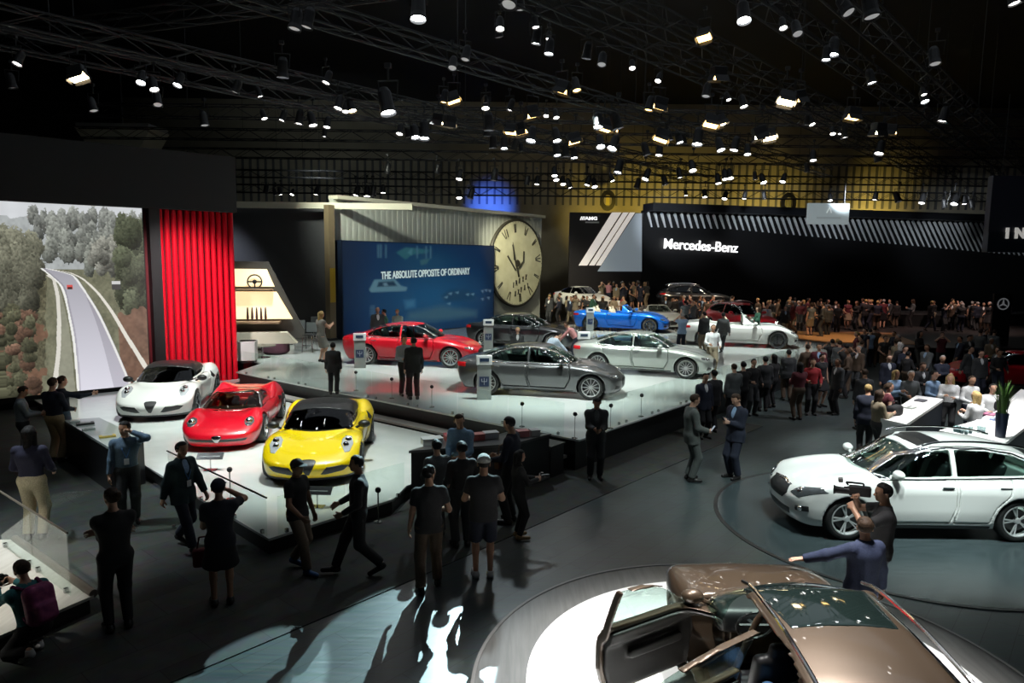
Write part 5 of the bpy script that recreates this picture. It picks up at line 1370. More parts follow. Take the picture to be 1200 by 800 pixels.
# ------------------------------------------------------------------ far exhibitor
MB_ = 0
a0 = Q(667, 300, 49.0); a1 = Q(752, 300, 49.0)
t = thing('brand_wall', 'black and white wall with AMG letters and slanted white stripes', 'display wall', (a0.x, 49.0, .755)); Wd = a1.x - a0.x; zt = Q(700, 249, 49).z - .75
MB().box((Wd / 2, .3, zt / 2), (Wd, .5, zt)).build('panel', mat('brand_wall_black', (.012, .009, .010), .4), t)
def wp(px, py):
    q_ = Q(px, py, 49.0); return (q_.x - a0.x, q_.z - .75)
fr_ = frame((0, .0, 0), (1, 0, 0))
MB().prism([wp(745, 250), wp(752, 250), wp(752, 318), wp(700, 318)], -.005, .06, fr_).build('grey_field', mat('brand_grey', (.30, .34, .38), .35, emit=(.35, .42, .48), estr=.25), t)
STR = mat('brand_stripe', (.75, .70, .66), .35, emit=(.9, .82, .76), estr=.45)
for (x0, x1, y0, y1) in ((717, 728, 678, 688), (730, 736.5, 690, 696.5), (738, 744, 698, 704)):
    MB().prism([wp(x0, 249), wp(x1, 249), wp(y1, 311), wp(y0, 311)], .0, .10, fr_).build('slanted_stripe', STR, t)
M_ = wp(690, 256); text_mesh('lettering', '///AMG', .30, mat('sign_white', (.8, .8, .8), .4, emit=(1, 1, 1), estr=.9), t, .02, frame((M_[0], -.02, M_[1]), (1, 0, 0)), bold=.012, xscale=1.3)
M_ = wp(694, 260.5); MB().box((M_[0], -.01, M_[1]), (.95, .03, .09)).build('underline', mat('sign_line', (.6, .6, .6), .4), t)
m0 = Q(753, 300, 49.0); m1 = Q(1260, 300, 59.0)
mu = Vector((m1.x - m0.x, m1.y - m0.y, 0)); ML = mu.length; mrz = math.atan2(mu.y, mu.x)
t = thing('brand_wall', 'long black wall with Mercedes-Benz letters and a fringe of white fins', 'display wall', (m0.x, 49.0, .755), mrz); t.scale = (1, 1, 1.04)
MB().box((ML / 2, .3, 3.55), (ML, .4, 7.1)).build('panel', mat('merc_black', (.006, .006, .007), .5), t)
MB().box((ML / 2, -.6, 7.25), (ML, 1.6, .5)).build('canopy', mat('canopy_dark', (.01, .011, .014), .5), t)
b = MB(); n_ = 78
for i in range(n_):
    x = ML * (i + .3) / n_; ln = 1.0 + 1.6 * min(1, max(0, (i - 12) / 55)); sl = .35 + .75 * min(1, i / 50)
    zt = 7.0
    b.prism([(x, zt - .12), (x + .09, zt), (x + .20, zt - .1), (x + .22 + sl * ln * .6, zt - ln), (x + .14 + sl * ln * .6, zt - ln)], .0, .10, frame((0, -.1, 0), (1, 0, 0)))
fin = mat('fin_white', (.62, .64, .66), .35); b.build('fins', fin, t)
lx = (Q(819, 292, 50.4).x - m0.x) / mu.normalized().x
wtx = text_mesh('lettering', 'Mercedes-Benz', .95, mat('merc_sign', (.8, .8, .8), .4, emit=(1, 1, 1), estr=1.0), t, .05, frame((lx, -.15, 4.80), (1, 0, -.035)), bold=.008, xscale=1.0)
xs_ = [v.co.x for v in wtx.data.vertices]; want = (Q(863, 292, 51.0).x - Q(776, 292, 49.7).x) / mu.normalized().x; sc_ = want / (max(xs_) - min(xs_)); mid = (max(xs_) + min(xs_)) / 2
for v in wtx.data.vertices: v.co.x = mid + (v.co.x - mid) * sc_
q = thing('star_sign', 'small three pointed star sign on a black post at the far right', 'sign', (Q(1175, 356, 34).x, 34, .75))
zc = Q(1175, 356, 34).z - .75; b = MB()
for i in range(28):
    a_, b2 = 2 * PI * i / 28, 2 * PI * (i + 1) / 28; b.bar((.26 * math.cos(a_), -.05, zc + .26 * math.sin(a_)), (.26 * math.cos(b2), -.05, zc + .26 * math.sin(b2)), .03, 6)
for i in range(3): a_ = R(90 + 120 * i); b.bar((0, -.05, zc), (.25 * math.cos(a_), -.05, zc + .25 * math.sin(a_)), .05, 6, .012)
b.build('star', mat('star_grey', (.2, .21, .22), .3, emit=(.6, .62, .65), estr=.10), q); MB().box((0, .05, zc / 2 + .25), (.9, .12, zc + .5), bevel=.02).build('post', DESKB, q)
# hanging signs
def hang_sign(label, px0, px1, py0, py1, Y, m, thick=.3):
    a_, c_ = Q(px0, py0, Y), Q(px1, py1, Y); q = thing('hanging_sign', label, 'sign', ((a_.x + c_.x) / 2, Y, c_.z)); w2, h2 = c_.x - a_.x, a_.z - c_.z
    MB().box((0, 0, h2 / 2), (w2, thick, h2), bevel=.02).build('panel', m, q)
    for s in (-.4, .4): MB().bar((w2 * s, 0, h2), (w2 * s, 0, 11.0 - c_.z), .015, 6).build('hanging_cable', BLACKP, q)
    return q, w2, h2
q, w2, h2 = hang_sign('pale hanging sign box above the white fins', 947, 993, 238, 263, 42.0, mat('sign_box_pale', (.42, .47, .48), .4, emit=(.45, .54, .56), estr=.34))
b = MB(); z_ = h2 * .62; b.bar((-.14, -.17, z_ - .1), (0, -.17, z_ + .22), .03, 4); b.bar((.14, -.17, z_ - .1), (0, -.17, z_ + .22), .03, 4); b.build('emblem', mat('sign_emblem', (.7, .75, .75), .4, emit=(.6, .66, .66), estr=.5), q); MB().box((0, -.16, h2 * .30), (w2 * .6, .02, .12)).build('word_strip', mat('sign_word', (.36, .40, .41), .4, emit=(.45, .54, .56), estr=.26), q)
q, w2, h2 = hang_sign('dark hanging sign with letters IN at the right edge', 1161, 1290, 206, 297, 27.0, mat('sign_navy_panel', (.03, .032, .05), .4))
MB().box((0, -.16, .38), (w2, .04, .75)).build('lower_band', mat('sign_band', (.012, .018, .03), .35), q)
for ch, px in (('I', 1176), ('N', 1191)):
    x_ = Q(px, 274, 27).x - q.location.x; text_mesh('letter', ch, .54, mat('sign_letter', (.75, .73, .70), .3, emit=(.9, .87, .82), estr=.28), q, .04, frame((x_, -.2, Q(px, 274, 27).z - q.location.z), (1, 0, 0)), bold=.02)
for px, py, w_ in ((712, 235, 'left'), (923, 238, 'right')):
    c_ = Q(px, py, 58); q = thing('hanging_medallion', f'dark oval medallion with gold slot on the yellow lit wall, {w_} one', 'medallion', tuple(c_))
    MM = MF @ Matrix.Diagonal((1, 1.35, 1, 1)); MB().lathe([(.34, 0), (.62, 0), (.62, .25), (.34, .25)], 30, MM, closed=True).build('ring', mat('medallion_dark', (.03, .027, .012), .5), q)
    b = MB()
    for x_ in ((-.18, 0, .18) if w_ == 'right' else (0,)): b.box((x_, -.1, 0), (.1 if w_ == 'right' else .3, .1, .8), bevel=.02)
    b.build('gold_slot', mat('medallion_gold', (.5, .42, .08), .4), q)
    MB().bar((0, 0, .8), (0, 0, 11.5 - c_.z), .02, 6).build('hanging_cable', BLACKP, q)
# duct box on the left wall
c_ = Q(145, 168, 38.5); q = thing('hanging_duct', 'pale sheet metal duct box hanging high above the dark wall header', 'duct', tuple(c_))
MB().prism([(-2.0, .65), (2.0, .65), (1.2, -.65), (-1.1, -.65)], -1, 1, frame((0, 0, 0), (1, 0, 0))).build('hood', mat('duct_cream', (.40, .38, .28), .6), q); MB().box((0, 0, .75), (3.8, 2.1, .25)).build('flange', mat('duct_grey', (.2, .2, .18), .6), q); MB().bar((0, 0, .8), (0, 0, 18 - c_.z), .05, 6).build('hanging_rod', BLACKP, q)
# ================================================================== trusses and lamps under the roof
TRUSSM = mat('truss_grey', (.013, .013, .014), .5, .4)
HOUS = mat('lamp_housing', (.014, .014, .015), .45)
def truss_mesh(L_, s=.42, step=.85):
    b = MB()
    for y in (-s / 2, s / 2):
        for z in (-s / 2, s / 2): b.bar((0, y, z), (L_, y, z), .028, 6)
    n = int(L_ / step)
    for i in range(n):
        x0, x1 = L_ * i / n, L_ * (i + 1) / n; f = i % 2
        for y in (-s / 2, s / 2): b.bar((x0, y, -s / 2 if f else s / 2), (x1, y, s / 2 if f else -s / 2), .014, 4)
        for z in (-s / 2, s / 2): b.bar((x0, -s / 2 if f else s / 2, z), (x1, s / 2 if f else -s / 2, z), .014, 4)
    return b
DR = Vector((.66, .75, 0)).normalized(); DL = Vector((-.75, .66, 0)).normalized()
def truss(label, a, d, L_, z, s=.42):
    q = thing('hanging_truss', label, 'truss', (a.x, a.y, z), math.atan2(d.y, d.x), 'lighting trusses under the roof')
    truss_mesh(L_, s).build('lattice', TRUSSM, q)
    for f in (.15, .5, .85):
        while any(abs(a.y + d.y * L_ * f - yy) < .6 for yy in (30, 36, 41, 46, 50)) and abs(d.y) > .3: f += .015
        MB().bar((L_ * f, 0, s / 2), (L_ * f, 0, 18 - z), .012, 5).build('hanging_chain', BLACKP, q)
for px, py, w_ in ((0, 24, 'long truss crossing the upper left corner'), (60, 62, 'truss over the red slats at the left'), (330, 10, 'truss over the dark roof left of centre'), (640, 8, 'truss descending from the top centre'), (770, 30, 'truss right of the top centre'), (890, 4, 'truss near the two bright right lamps'), (1010, 20, 'steep truss in the upper right corner')):
    a = P(px, py, 9.6); truss(w_, a - DR * 6, DR, 40, 9.7)
for Y, z, w_ in ((30, 10.6, 'cross truss over the dark grey sedan'), (36, 10.7, 'cross truss over the clock'), (41, 10.5, 'cross truss before the white fins'), (46, 9.0, 'farthest cross truss before the yellow lit wall'), (50, 10.4, 'highest cross truss at the back wall')):
    truss(w_, Vector((-22, Y, 0)), Vector((1, 0, 0)), 56, z, .5)
truss('cross truss over the front stage corner', Vector((-16, 21, 0)), Vector((.94, -.34, 0)).normalized(), 30, 10.6)
# background rig: low pipe rows in front of the yellow wall carry many small lamps
LENS = {}
def lens_mat(k):
    if k not in LENS:
        c, e = {'w': ((1, .96, .9), 13), 'W': ((.92, .97, 1), 22), 'o': ((1, .62, .20), 7), 'O': ((1, .78, .45), 20), 'd': ((.8, .8, .8), .25)}[k]
        LENS[k] = mat('lens_' + {'w': 'white', 'W': 'bright', 'o': 'amber', 'O': 'warm', 'd': 'dim'}[k], (.5, .5, .5), .3, emit=c, estr=e)
    return LENS[k]
def lamp_protos():
    pr = {}
    # round can
    b = MB(); b.lathe([(.001, .42), (.07, .42), (.11, .34), (.12, .08), (.14, .0), (.13, -.02), (.115, .02), (.115, .06), (.001, .06)], 18); pr['can'] = b
    b = MB(); b.lathe([(.001, .02), (.112, .02), (.112, .035), (.001, .035)], 18); pr['lens'] = b
    b = MB(); b.path([(-.15, 0, .2), (-.17, 0, .5), (.17, 0, .5), (.15, 0, .2)], .012, 5); b.bar((0, 0, .5), (0, 0, .78), .02, 6); b.box((0, 0, .74), (.1, .08, .08)); pr['yoke'] = b
    b = MB(); b.box((0, 0, .16), (.34, .22, .22), bevel=.02); b.box((0, .13, .02), (.34, .02, .16), M=Matrix.Rotation(R(25), 4, 'X')); b.box((0, -.13, .02), (.34, .02, .16), M=Matrix.Rotation(R(-25), 4, 'X')); b.box((.2, 0, .03), (.02, .2, .14), M=Matrix.Rotation(R(-20), 4, 'Y')); b.box((-.2, 0, .03), (.02, .2, .14), M=Matrix.Rotation(R(20), 4, 'Y')); pr['box'] = b
    b = MB(); b.box((0, 0, .03), (.33, .21, .05)); pr['boxlens'] = b
    out = {}
    for k, b in pr.items():
        bmesh.ops.recalc_face_normals(b.bm, faces=b.bm.faces); me = bpy.data.meshes.new(k); b.bm.to_mesh(me); b.bm.free(); out[k] = me
    for k in ('can', 'yoke', 'box'): out[k].materials.append(HOUS)
    for k in ('lens', 'boxlens'): out[k].materials.append(lens_mat('w'))
    return out
LP = lamp_protos()
LAMPS = []
def lamp(px, py, k='w', sz=1.0, tilt=None):
    z = 9.0
    p = P(px, py, z)
    if p.y > 44 or p.y < 0: p = Q(px, py, 44)
    if p.y < 10: p = Q(px, py, 10)
    for _ in range(40):
        if all((p - o[0]).length > .78 for o in LAMPS): break
        p = Vector(CAM) + (p - Vector(CAM)) * 1.015
    LAMPS.append((p, px, py, k, sz, tilt))
S_ = lamp
for px, py, k, s in [(20, 75, 'w', 1), (92, 92, 'O', 1.15), (165, 97, 'W', 1), (181, 105, 'w', 1), (208, 100, 'W', 1), (331, 90, 'W', 1.3), (382, 97, 'w', .9), (305, 113, 'w', .7), (396, 127, 'w', 1), (350, 145, 'w', 1), (367, 147, 'w', 1), (310, 139, 'w', .7), (330, 141, 'w', .8), (383, 149, 'w', .8), (380, 160, 'w', .6),
    (15, 103, 'd', 1), (110, 130, 'd', 1), (275, 108, 'd', 1), (345, 34, 'd', 1.2), (359, 32, 'd', 1.2), (185, 123, 'd', 1), (240, 147, 'd', 1), (311, 226, 'w', .9), (323, 228, 'w', .7), (329, 228, 'w', .8), (342, 228, 'w', .7), (370, 228, 'w', .9),
    (490, 22, 'W', 1.4), (586, 34, 'w', .8), (585, 43, 'w', .8), (628, 32, 'w', .7), (628, 51, 'W', 1), (643, 63, 'W', 1), (643, 46, 'w', .6), (687, 68, 'W', 1), (705, 76, 'd', 1), (741, 80, 'w', .7), (771, 95, 'w', .7), (658, 108, 'o', 1), (676, 106, 'o', 1), (520, 120, 'o', .9), (532, 119, 'o', .9), (569, 127, 'w', .9), (569, 120, 'w', .5), (597, 129, 'w', .8), (624, 137, 'o', 1), (640, 136, 'w', .6), (652, 138, 'w', .7),
    (760, 129, 'o', 1), (772, 127, 'o', 1), (514, 145, 'O', .9), (526, 147, 'O', .9), (455, 132, 'W', 1.8), (413, 130, 'O', 1), (405, 131, 'w', .8), (573, 152, 'W', 1.2), (571, 159, 'W', .9), (598, 156, 'o', .8), (610, 157, 'o', 1), (622, 165, 'W', 1.1), (701, 149, 'W', 1.1), (724, 150, 'W', 1.3), (708, 152, 'o', 1), (716, 152, 'o', 1), (487, 161, 'W', 1), (497, 162, 'W', 1.3), (479, 160, 'w', .8), (468, 157, 'w', .8), (578, 173, 'W', .9), (591, 174, 'W', .9), (602, 175, 'w', .8), (611, 177, 'w', .6), (653, 165, 'W', 1), (674, 167, 'o', .9), (704, 172, 'W', 1), (717, 174, 'W', 1.1), (653, 182, 'W', .9), (663, 183, 'W', .9), (673, 185, 'W', .9), (758, 181, 'w', .9), (772, 182, 'w', .9), (774, 164, 'o', 1), (784, 164, 'W', .9), (797, 167, 'W', .9),
    (454, 203, 'w', .9), (512, 203, 'w', .8), (538, 210, 'w', 1), (579, 211, 'w', 1.1), (617, 216, 'w', .9), (629, 216, 'w', .9), (650, 206, 'w', .9), (652, 211, 'w', .9), (660, 216, 'w', .9), (668, 220, 'w', 1), (688, 217, 'w', 1), (697, 219, 'w', 1), (718, 212, 'w', .8), (724, 202, 'W', 1.2), (746, 220, 'w', 1), (756, 210, 'w', 1.1), (780, 216, 'w', 1), (797, 208, 'w', .9), (417, 229, 'w', 1.1), (430, 230, 'w', 1.2), (437, 229, 'w', 1.1), (449, 226, 'w', .9), (538, 232, 'w', 1), (551, 232, 'w', 1.1),
    (872, 24, 'W', 1.2), (918, 33, 'w', .7), (825, 45, 'o', .8), (968, 70, 'W', .9), (976, 64, 'W', 1.2), (1022, 97, 'W', 1), (1084, 119, 'W', .9), (1083, 111, 'w', .6), (1104, 142, 'w', 1), (842, 93, 'o', 1.1), (827, 113, 'd', 1), (854, 117, 'w', .6), (872, 125, 'w', .9), (921, 120, 'O', 1.1), (937, 119, 'o', 1), (833, 147, 'o', 1), (845, 146, 'O', .9), (999, 139, 'o', 1), (945, 146, 'w', .7), (952, 146, 'w', .7), (892, 161, 'O', 1), (902, 162, 'O', .9), (976, 157, 'w', .6), (990, 161, 'w', .8), (985, 157, 'w', .6), (1029, 157, 'O', 1), (1043, 156, 'o', .8), (817, 169, 'W', 1.2), (801, 168, 'w', .8), (845, 176, 'w', 1), (860, 176, 'w', 1), (876, 181, 'w', .8), (1030, 180, 'w', 1), (1029, 189, 'w', .8), (812, 200, 'w', 1), (953, 188, 'w', .8), (946, 201, 'w', .7), (842, 215, 'w', 1), (850, 210, 'w', 1), (856, 209, 'w', 1), (885, 210, 'w', .7), (895, 214, 'w', 1), (917, 213, 'w', .9),
    (804, 229, 'w', .7), (826, 231, 'w', .9), (849, 233, 'w', .9), (872, 233, 'w', .8), (896, 233, 'w', .8), (973, 235, 'w', .8), (1025, 234, 'w', .9), (1053, 236, 'w', 1.1), (1080, 238, 'w', 1.1), (1107, 243, 'w', .9), (1118, 239, 'W', 1.2), (1130, 239, 'w', 1), (1139, 243, 'w', .9), (1157, 246, 'w', .9), (1189, 4, 'w', .9), (1195, 3, 'w', .8), (596, 6, 'd', 1.3), (610, 12, 'd', 1), (1022, 20, 'd', 1.4), (995, 15, 'd', 1.2), (1096, 75, 'd', 1.2), (935, 40, 'd', 1), (545, 70, 'd', 1), (530, 80, 'd', 1)]:
    lamp(px, py, k, s)
def region(px, py):
    h_ = 'far left' if px < 220 else 'left' if px < 440 else 'centre left' if px < 600 else 'centre right' if px < 760 else 'right' if px < 960 else 'far right'
    v_ = 'high' if py < 80 else 'middle' if py < 160 else 'low'
    return v_, h_
grp = {}
for L_ in LAMPS: grp.setdefault((region(L_[1], L_[2]), L_[3]), []).append(L_)
NTH = ['leftmost', 'second from left', 'third from left', 'fourth from left', 'fifth from left', 'sixth from left', 'seventh from left', 'eighth from left', 'ninth from left', 'tenth from left'] + ['%dth from left' % i for i in range(11, 40)]
for (rg, k), ls in grp.items():
    ls.sort(key=lambda a: (a[1], a[2]))
    kn = {'w': 'small white', 'W': 'bright white', 'o': 'amber barn door', 'O': 'bright warm', 'd': 'unlit grey'}[k]
    for i, (p, px, py, _, sz, tl) in enumerate(ls):
        lab = f'{kn} roof spotlight, {NTH[i]} of its kind, {rg[0]} {rg[1]} rig' if len(ls) > 1 else f'single {kn} roof spotlight of the {rg[0]} {rg[1]} rig'
        far = max(1.0, p.y / 17); bx = k in 'oO' and random.random() < .8
        q = thing('hanging_spotlight', lab, 'spotlight', tuple(p), random.uniform(-.6, .6), 'stage spotlights on the roof rig')
        sc = sz * min(far, 1.75) * (.95 if bx else .80); q.scale = (sc, sc, sc)
        tx, ty = random.uniform(-.5, .1), random.uniform(-.35, .35)
        can = link('housing', LP['box' if bx else 'can'], None, q, (0, 0, 0), (tx, ty, 0))
        le = link('lens', LP['boxlens' if bx else 'lens'], None, can); le.material_slots[0].link = 'OBJECT'; le.material_slots[0].material = lens_mat(k)
        link('yoke', LP['yoke'], None, q)
# ------------------------------------------------------------------ the lights that do the lighting (rig spots, wall uplights, added ambient fill)
def spot(p, tgt, power, col=(1, 1, 1), size=40, blend=.5, rad=.25):
    l = bpy.data.lights.new('rig_light', 'SPOT'); l.energy = power; l.color = col; l.spot_size = R(size); l.spot_blend = blend; l.shadow_soft_size = rad
    o = bpy.data.objects.new('rig_light', l); COL.objects.link(o); o.location = p
    o.rotation_euler = (Vector(tgt) - Vector(p)).to_track_quat('-Z', 'Y').to_euler(); return o
CW_ = (.90, 1, .95)
for x, y, e in ((-9.3, 19.5, 1.0), (-6.6, 16.5, 1.0), (-4, 14.5, 1.0), (-7.5, 21, .6)): spot((x + 1, y - 2.5, 9.3), (x, y, .3), 3300 * e, CW_, 46, .9)
for x, y, e in ((-3.5, 25.5, 1.1), (1, 20.5, 1.1), (5.0, 24.0, 1.1), (.5, 31, .8), (6, 38.5, 1.3), (10.7, 32.5, 1.1), (-9, 28, .8), (2, 26, .7)): spot((x + .5, y - 2.5, 9.4), (x, y, .8), 4300 * e, CW_, 52, .9)
spot((3.6, 8.2, 9.2), (2.7, 6.9, .3), 6500, (1, .98, .95), 40, .5)
spot((.2, 5.0, 8.8), (1.4, 6.5, .3), 2600, (1, .98, .95), 34, .5)
for x, y, e in ((5.2, 11, 1.0), (7.6, 11, 1.0), (9.5, 10, .7)): spot((x, y - 2.0, 9.0), (x + .2, y + 1.2, .5), 2900 * e, (.86, 1, .98), 44, .8)
spot((9.2, 14.8, 9.0), (9.6, 16.2, 1.0), 4600, (1, 1, .98), 40, .6); spot((12.5, 15, 9), (12.6, 16.2, 1.0), 3600, (1, 1, .98), 40, .6)
spot((-.4, 19.5, 7.8), (-1.3, 7.7, 0), 15000, (.62, .94, 1), 9.5, .08, .05)          # hard edged profile spot raking the aisle towards the viewer
spot((-1.2, 19.5, 7.8), (-2.85, 6.9, 0), 16000, (.62, .94, 1), 6.5, .08, .05)
spot((-9.5, 11.5, 9.0), (-7.3, 11.8, 0), 2200, (.85, .95, 1), 40, .8); spot((-9, 6, 9.0), (-8, 8.5, .2), 3300, (1, .96, .86), 34, .6)
spot((-8.5, 17.5, 8.5), (-10.9, 23.8, 3.2), 5200, (1, .9, .9), 34, .9)
spot((0, 20, 9), (2, 14, 0), 800, (.8, .95, 1), 70, .9)
spot((8, 16, 9.2), (5.5, 17, 0), 600, (.9, .95, 1), 60, .9); spot((13, 19, 9.2), (12, 22, 0), 2000, (.95, .95, 1), 70, .9)
for x, c in ((9, (1, .75, .5)), (14, (1, .8, .6)), (20, (1, .6, .5)), (27, (1, .7, .6)), (5, (1, .85, .6))): spot((x, 38, 9.3), (x + .5, 42.5, 1.5), 2000, c, 60, .9)
spot((15.5, 14, 9), (16.3, 18.3, .6), 1800, (1, 1, .98), 34, .8)
spot((17, 33, 9.3), (17, 36.5, .8), 2600, (1, .7, .4), 34, .8)
for x, y in ((8, 54), (14, 54.5), (21, 56), (30, 58.2)): spot((x, y, 6.2), (x + 1, 61.8, 8.4), 1700, (1, .74, .14), 80, 1.0)
for x in (2, 20): spot((x, 50, 12.5), (x + 2, 61.8, 11.5), 150, (1, .8, .45), 120, 1.0)
spot((-14, 48, 10), (-14, 61.8, 12), 500, (.8, .9, .9), 120, 1.0)
for px in (790, 900, 1010, 1120):
    q0, q1 = Q(px - 20, 215, 38.5), Q(px, 268, 50.5)
    spot((q0.x, 39.5, 8.8), q1, 3200, (.85, .93, 1), 34, .9)
spot((-2.0, 57.5, 8.0), (-2.0, 61.8, 9.0), 3000, (.05, .15, 1), 60, .9)
spot((-16, 29, 9), (-14.5, 34, 4), 2600, (.8, .85, 1), 40, .9); spot((-9, 28, 9.3), (-6, 35, 6.2), 2600, (.95, 1, .85), 70, .9); spot((-2, 36, 9), (.8, 43.5, 4.5), 5200, (1, .95, .70), 40, .8); spot((-12, 28, 8), (-12, 31, 1), 700, (1, .85, .6), 50, .9)
for y in (13, 30): 
    l = bpy.data.lights.new('ambient_fill', 'AREA'); l.shape = 'RECTANGLE'; l.size = 30; l.size_y = 14; l.energy = 260; l.color = (.8, .9, 1)  # broad unseen area fill added for faint ambient light, no fixture modelled
    o = bpy.data.objects.new('ambient_fill', l); COL.objects.link(o); o.location = (3, y, 16.5)
w = bpy.data.worlds.new('hall'); SC.world = w; w.use_nodes = True; w.node_tree.nodes['Background'].inputs[0].default_value = (.5, .6, .7, 1); w.node_tree.nodes['Background'].inputs[1].default_value = .003
SC.cycles.max_bounces = 6; SC.cycles.transparent_max_bounces = 24; SC.cycles.sample_clamp_indirect = 4.0; SC.cycles.caustics_reflective = False; SC.cycles.caustics_refractive = False
# ================================================================== the cars
P_RED = paint('red', (.55, .006, .018)); P_CLRED = paint('classic_red', (.62, .002, .016)); P_YEL = paint('yellow', (.86, .62, .0)); P_WHT = paint('white', (.80, .80, .77))
P_GRY = paint('dark_grey', (.085, .088, .09), .55, .30); P_SIL = paint('silver', (.46, .50, .47), .55, .28); P_BLK = paint('black', (.010, .011, .013)); P_BLU = paint('blue', (.0, .16, .72), .35, .28); P_BRN = paint('brown', (.085, .058, .038), .5, .34)
def dv(base, **k): d = dict(base); d.update(k); return d
AZ = .30; SZ = .75
YEL = dv(ALFA)
build_car('sports_car', 'yellow mid engined sports car with black roof at the stage corner', (-4.08, 14.85, AZ), R(-83), ALFA, P_YEL, .020, 1.05, glass=GLASS_D, rim=RIM_DK)
build_car('sports_car', 'white mid engined sports car with dark roof before the red slats', (-9.85, 19.95, AZ), R(-78), ALFA, P_WHT, .022, 1.09, glass=GLASS_D, rim=RIM_DK)
build_car('classic_car', 'red rounded classic race coupe between the white and yellow cars', (-6.85, 17.2, AZ), R(-81), CLASSIC, P_CLRED, .020, 1.07, glass=glass_mat('car_glass_amber', (.78, .74, .66), .12), seats=SEAT_TAN)
RIM_L = mat('rim_silver_bright', (.75, .76, .76), .3, .6)
build_car('sedan', 'red sedan with chrome window line in front of the blue wall', (-3.69, 26.08, SZ), R(-10), GHIBLI, P_RED, .026, 1.06, rim=RIM_L)
build_car('sedan', 'dark grey sedan on the white stage behind the man in the suit', (.86, 20.57, SZ), R(-12), GHIBLI, P_GRY, .022, rim=RIM_L)
build_car('sedan', 'silver sedan right of the dark grey sedan', (4.64, 24.53, SZ), R(-20), GHIBLI, P_SIL, .026, rim=RIM_L)
build_car('sedan', 'black sedan with red tail lamps below the clock', (.5, 31.4, SZ), R(-20), GHIBLI, P_BLK, .032, 1.05, rim=RIM_L)
build_car('convertible', 'bright blue open convertible with cream seats on the white stage', (6.15, 39.4, SZ), R(-18), CABRIO, P_BLU, .034, 1.12, seats=SEAT_CREAM)
build_car('convertible', 'white open convertible with dark wheels at the far right of the stage', (10.7, 33.0, SZ), R(-14), CABRIO, P_WHT, .032, 1.1, seats=SEAT_CREAM, rim=RIM_DK)
QX = dv(CROSS, patches=CROSS['patches'] + [('sunroof', 'top', [(-.32, 0), (-.32, .40), (.12, .40), (.16, 0)], BLACKP, dict(center=True, out=.006))])
build_car('crossover', 'white crossover with sunroof and roof rails on the dark turntable', (7.15, 12.22, .012), PI, QX, P_WHT, .018, glass=GLASS_C, rim=RIM_L)
BX = dv(CROSS, patches=CROSS['patches'] + [('roof_glass', 'top', [(-.72, 0), (-.72, .45), (-.2, .50), (.24, .53), (.28, 0)], mat('roof_glass_dark', (.008, .014, .013), .05, coat=1.0), dict(center=True, out=.008))], seats=[(.1, .37), (.1, -.37), (-.85, .37), (-.85, -.37)], seatz=.36)
br, BC, _ = build_car('crossover', 'bronze brown crossover with both left doors open on the white turntable', (2.80, 6.22, .06), R(90), BX, P_BRN, .017, glass=GLASS_C, open_door=True)
MB().prism([(0, 0), (-.16, 0), (-.20, .07), (-.12, .06)], -.02, .02, frame((-1.75, 0, float(BC.roof(-1.75)) - .02), (1, 0, 0))).build('antenna_fin', P_BRN, br)
build_car('crossover', 'red car with lit headlights on the tan floored far stage', (Q(868, 355, 37.5).x, 37.5, .79), R(-78), CROSS, P_RED, .045, 1.08, light=True, doors=False, glass=GLASS_D)
build_car('crossover', 'black crossover with bright roof rails behind the crowd below the lit letters', (Q(818, 330, 45.6).x, 46.3, 1.5), R(-4), CROSS, P_BLK, .05, 1.05, doors=False, glass=GLASS_D)
build_car('sedan', 'white racing coupe facing the crowd below the slanted stripes', (Q(683, 315, 46.6).x, 46.9, 1.5), R(-62), GHIBLI, P_WHT, .05, 1.0, doors=False, glass=GLASS_D)
build_car('convertible', 'chrome bright open car lit gold behind the blue convertible', (Q(772, 360, 41.5).x, 42.2, .75), R(-80), CABRIO, P_SIL, .05, 1.0, doors=False, light=True)
q_ = P(1196, 462, 0)
build_car('sedan', 'red coupe cut by the right edge beyond the counters', (q_.x + .9, q_.y + 1.6, 0), R(165), GHIBLI, P_RED, .035, .97, doors=False, glass=GLASS_D)
# ================================================================== people
UNDER = 0
def PP(label, feet, head, z, face, p, h=None, dz=0):
    """feet, head: pixels of the soles and of the crown"""
    b = P(feet[0], feet[1], z)
    # height from the crown pixel at the same depth
    t = Q(head[0], head[1], b.y); ht = max(1.50, min(1.92, t.z - z)) if not p.get('fixh') else p['fixh']
    hh = h or (.0085 if b.y < 14 else .011 if b.y < 20 else .016)
    return person('person', label, p, tuple(b), R(face), ht, hh)
def pose(**k): return k
SUIT = lambda c, shirt=WHITE, tie=None: dict(tops=[('under', shirt), ('jacket', c)], bottom=('trousers', c), tie=tie)
CROSSARM = dict(handR=(-.12, .24, 1.16), handL=(.12, .22, 1.13), elbowR=(.9, -.2, -.4), elbowL=(-.9, -.2, -.4), curlR=.5, curlL=.5)
PHONE = dict(handR=(.06, .34, 1.13), handL=(-.06, .33, 1.11), curlR=1.0, curlL=1.0, nod=24)
UPCAM = dict(handR=(.09, .26, 1.56), handL=(-.09, .26, 1.55), elbowR=(.8, .2, -.8), elbowL=(-.8, .2, -.8), curlR=.9, curlL=.9)
WALK = dict(footR=(.08, .28, 0), footL=(-.08, -.30, 0), heelL=28, handL=(-.24, .24, .86), handR=(.26, -.14, .84))
FORE = {}
def J2W(root, J, q):
    """world place of a joint"""
    bpy.context.view_layer.update(); return root.matrix_world @ Vector(J[q])
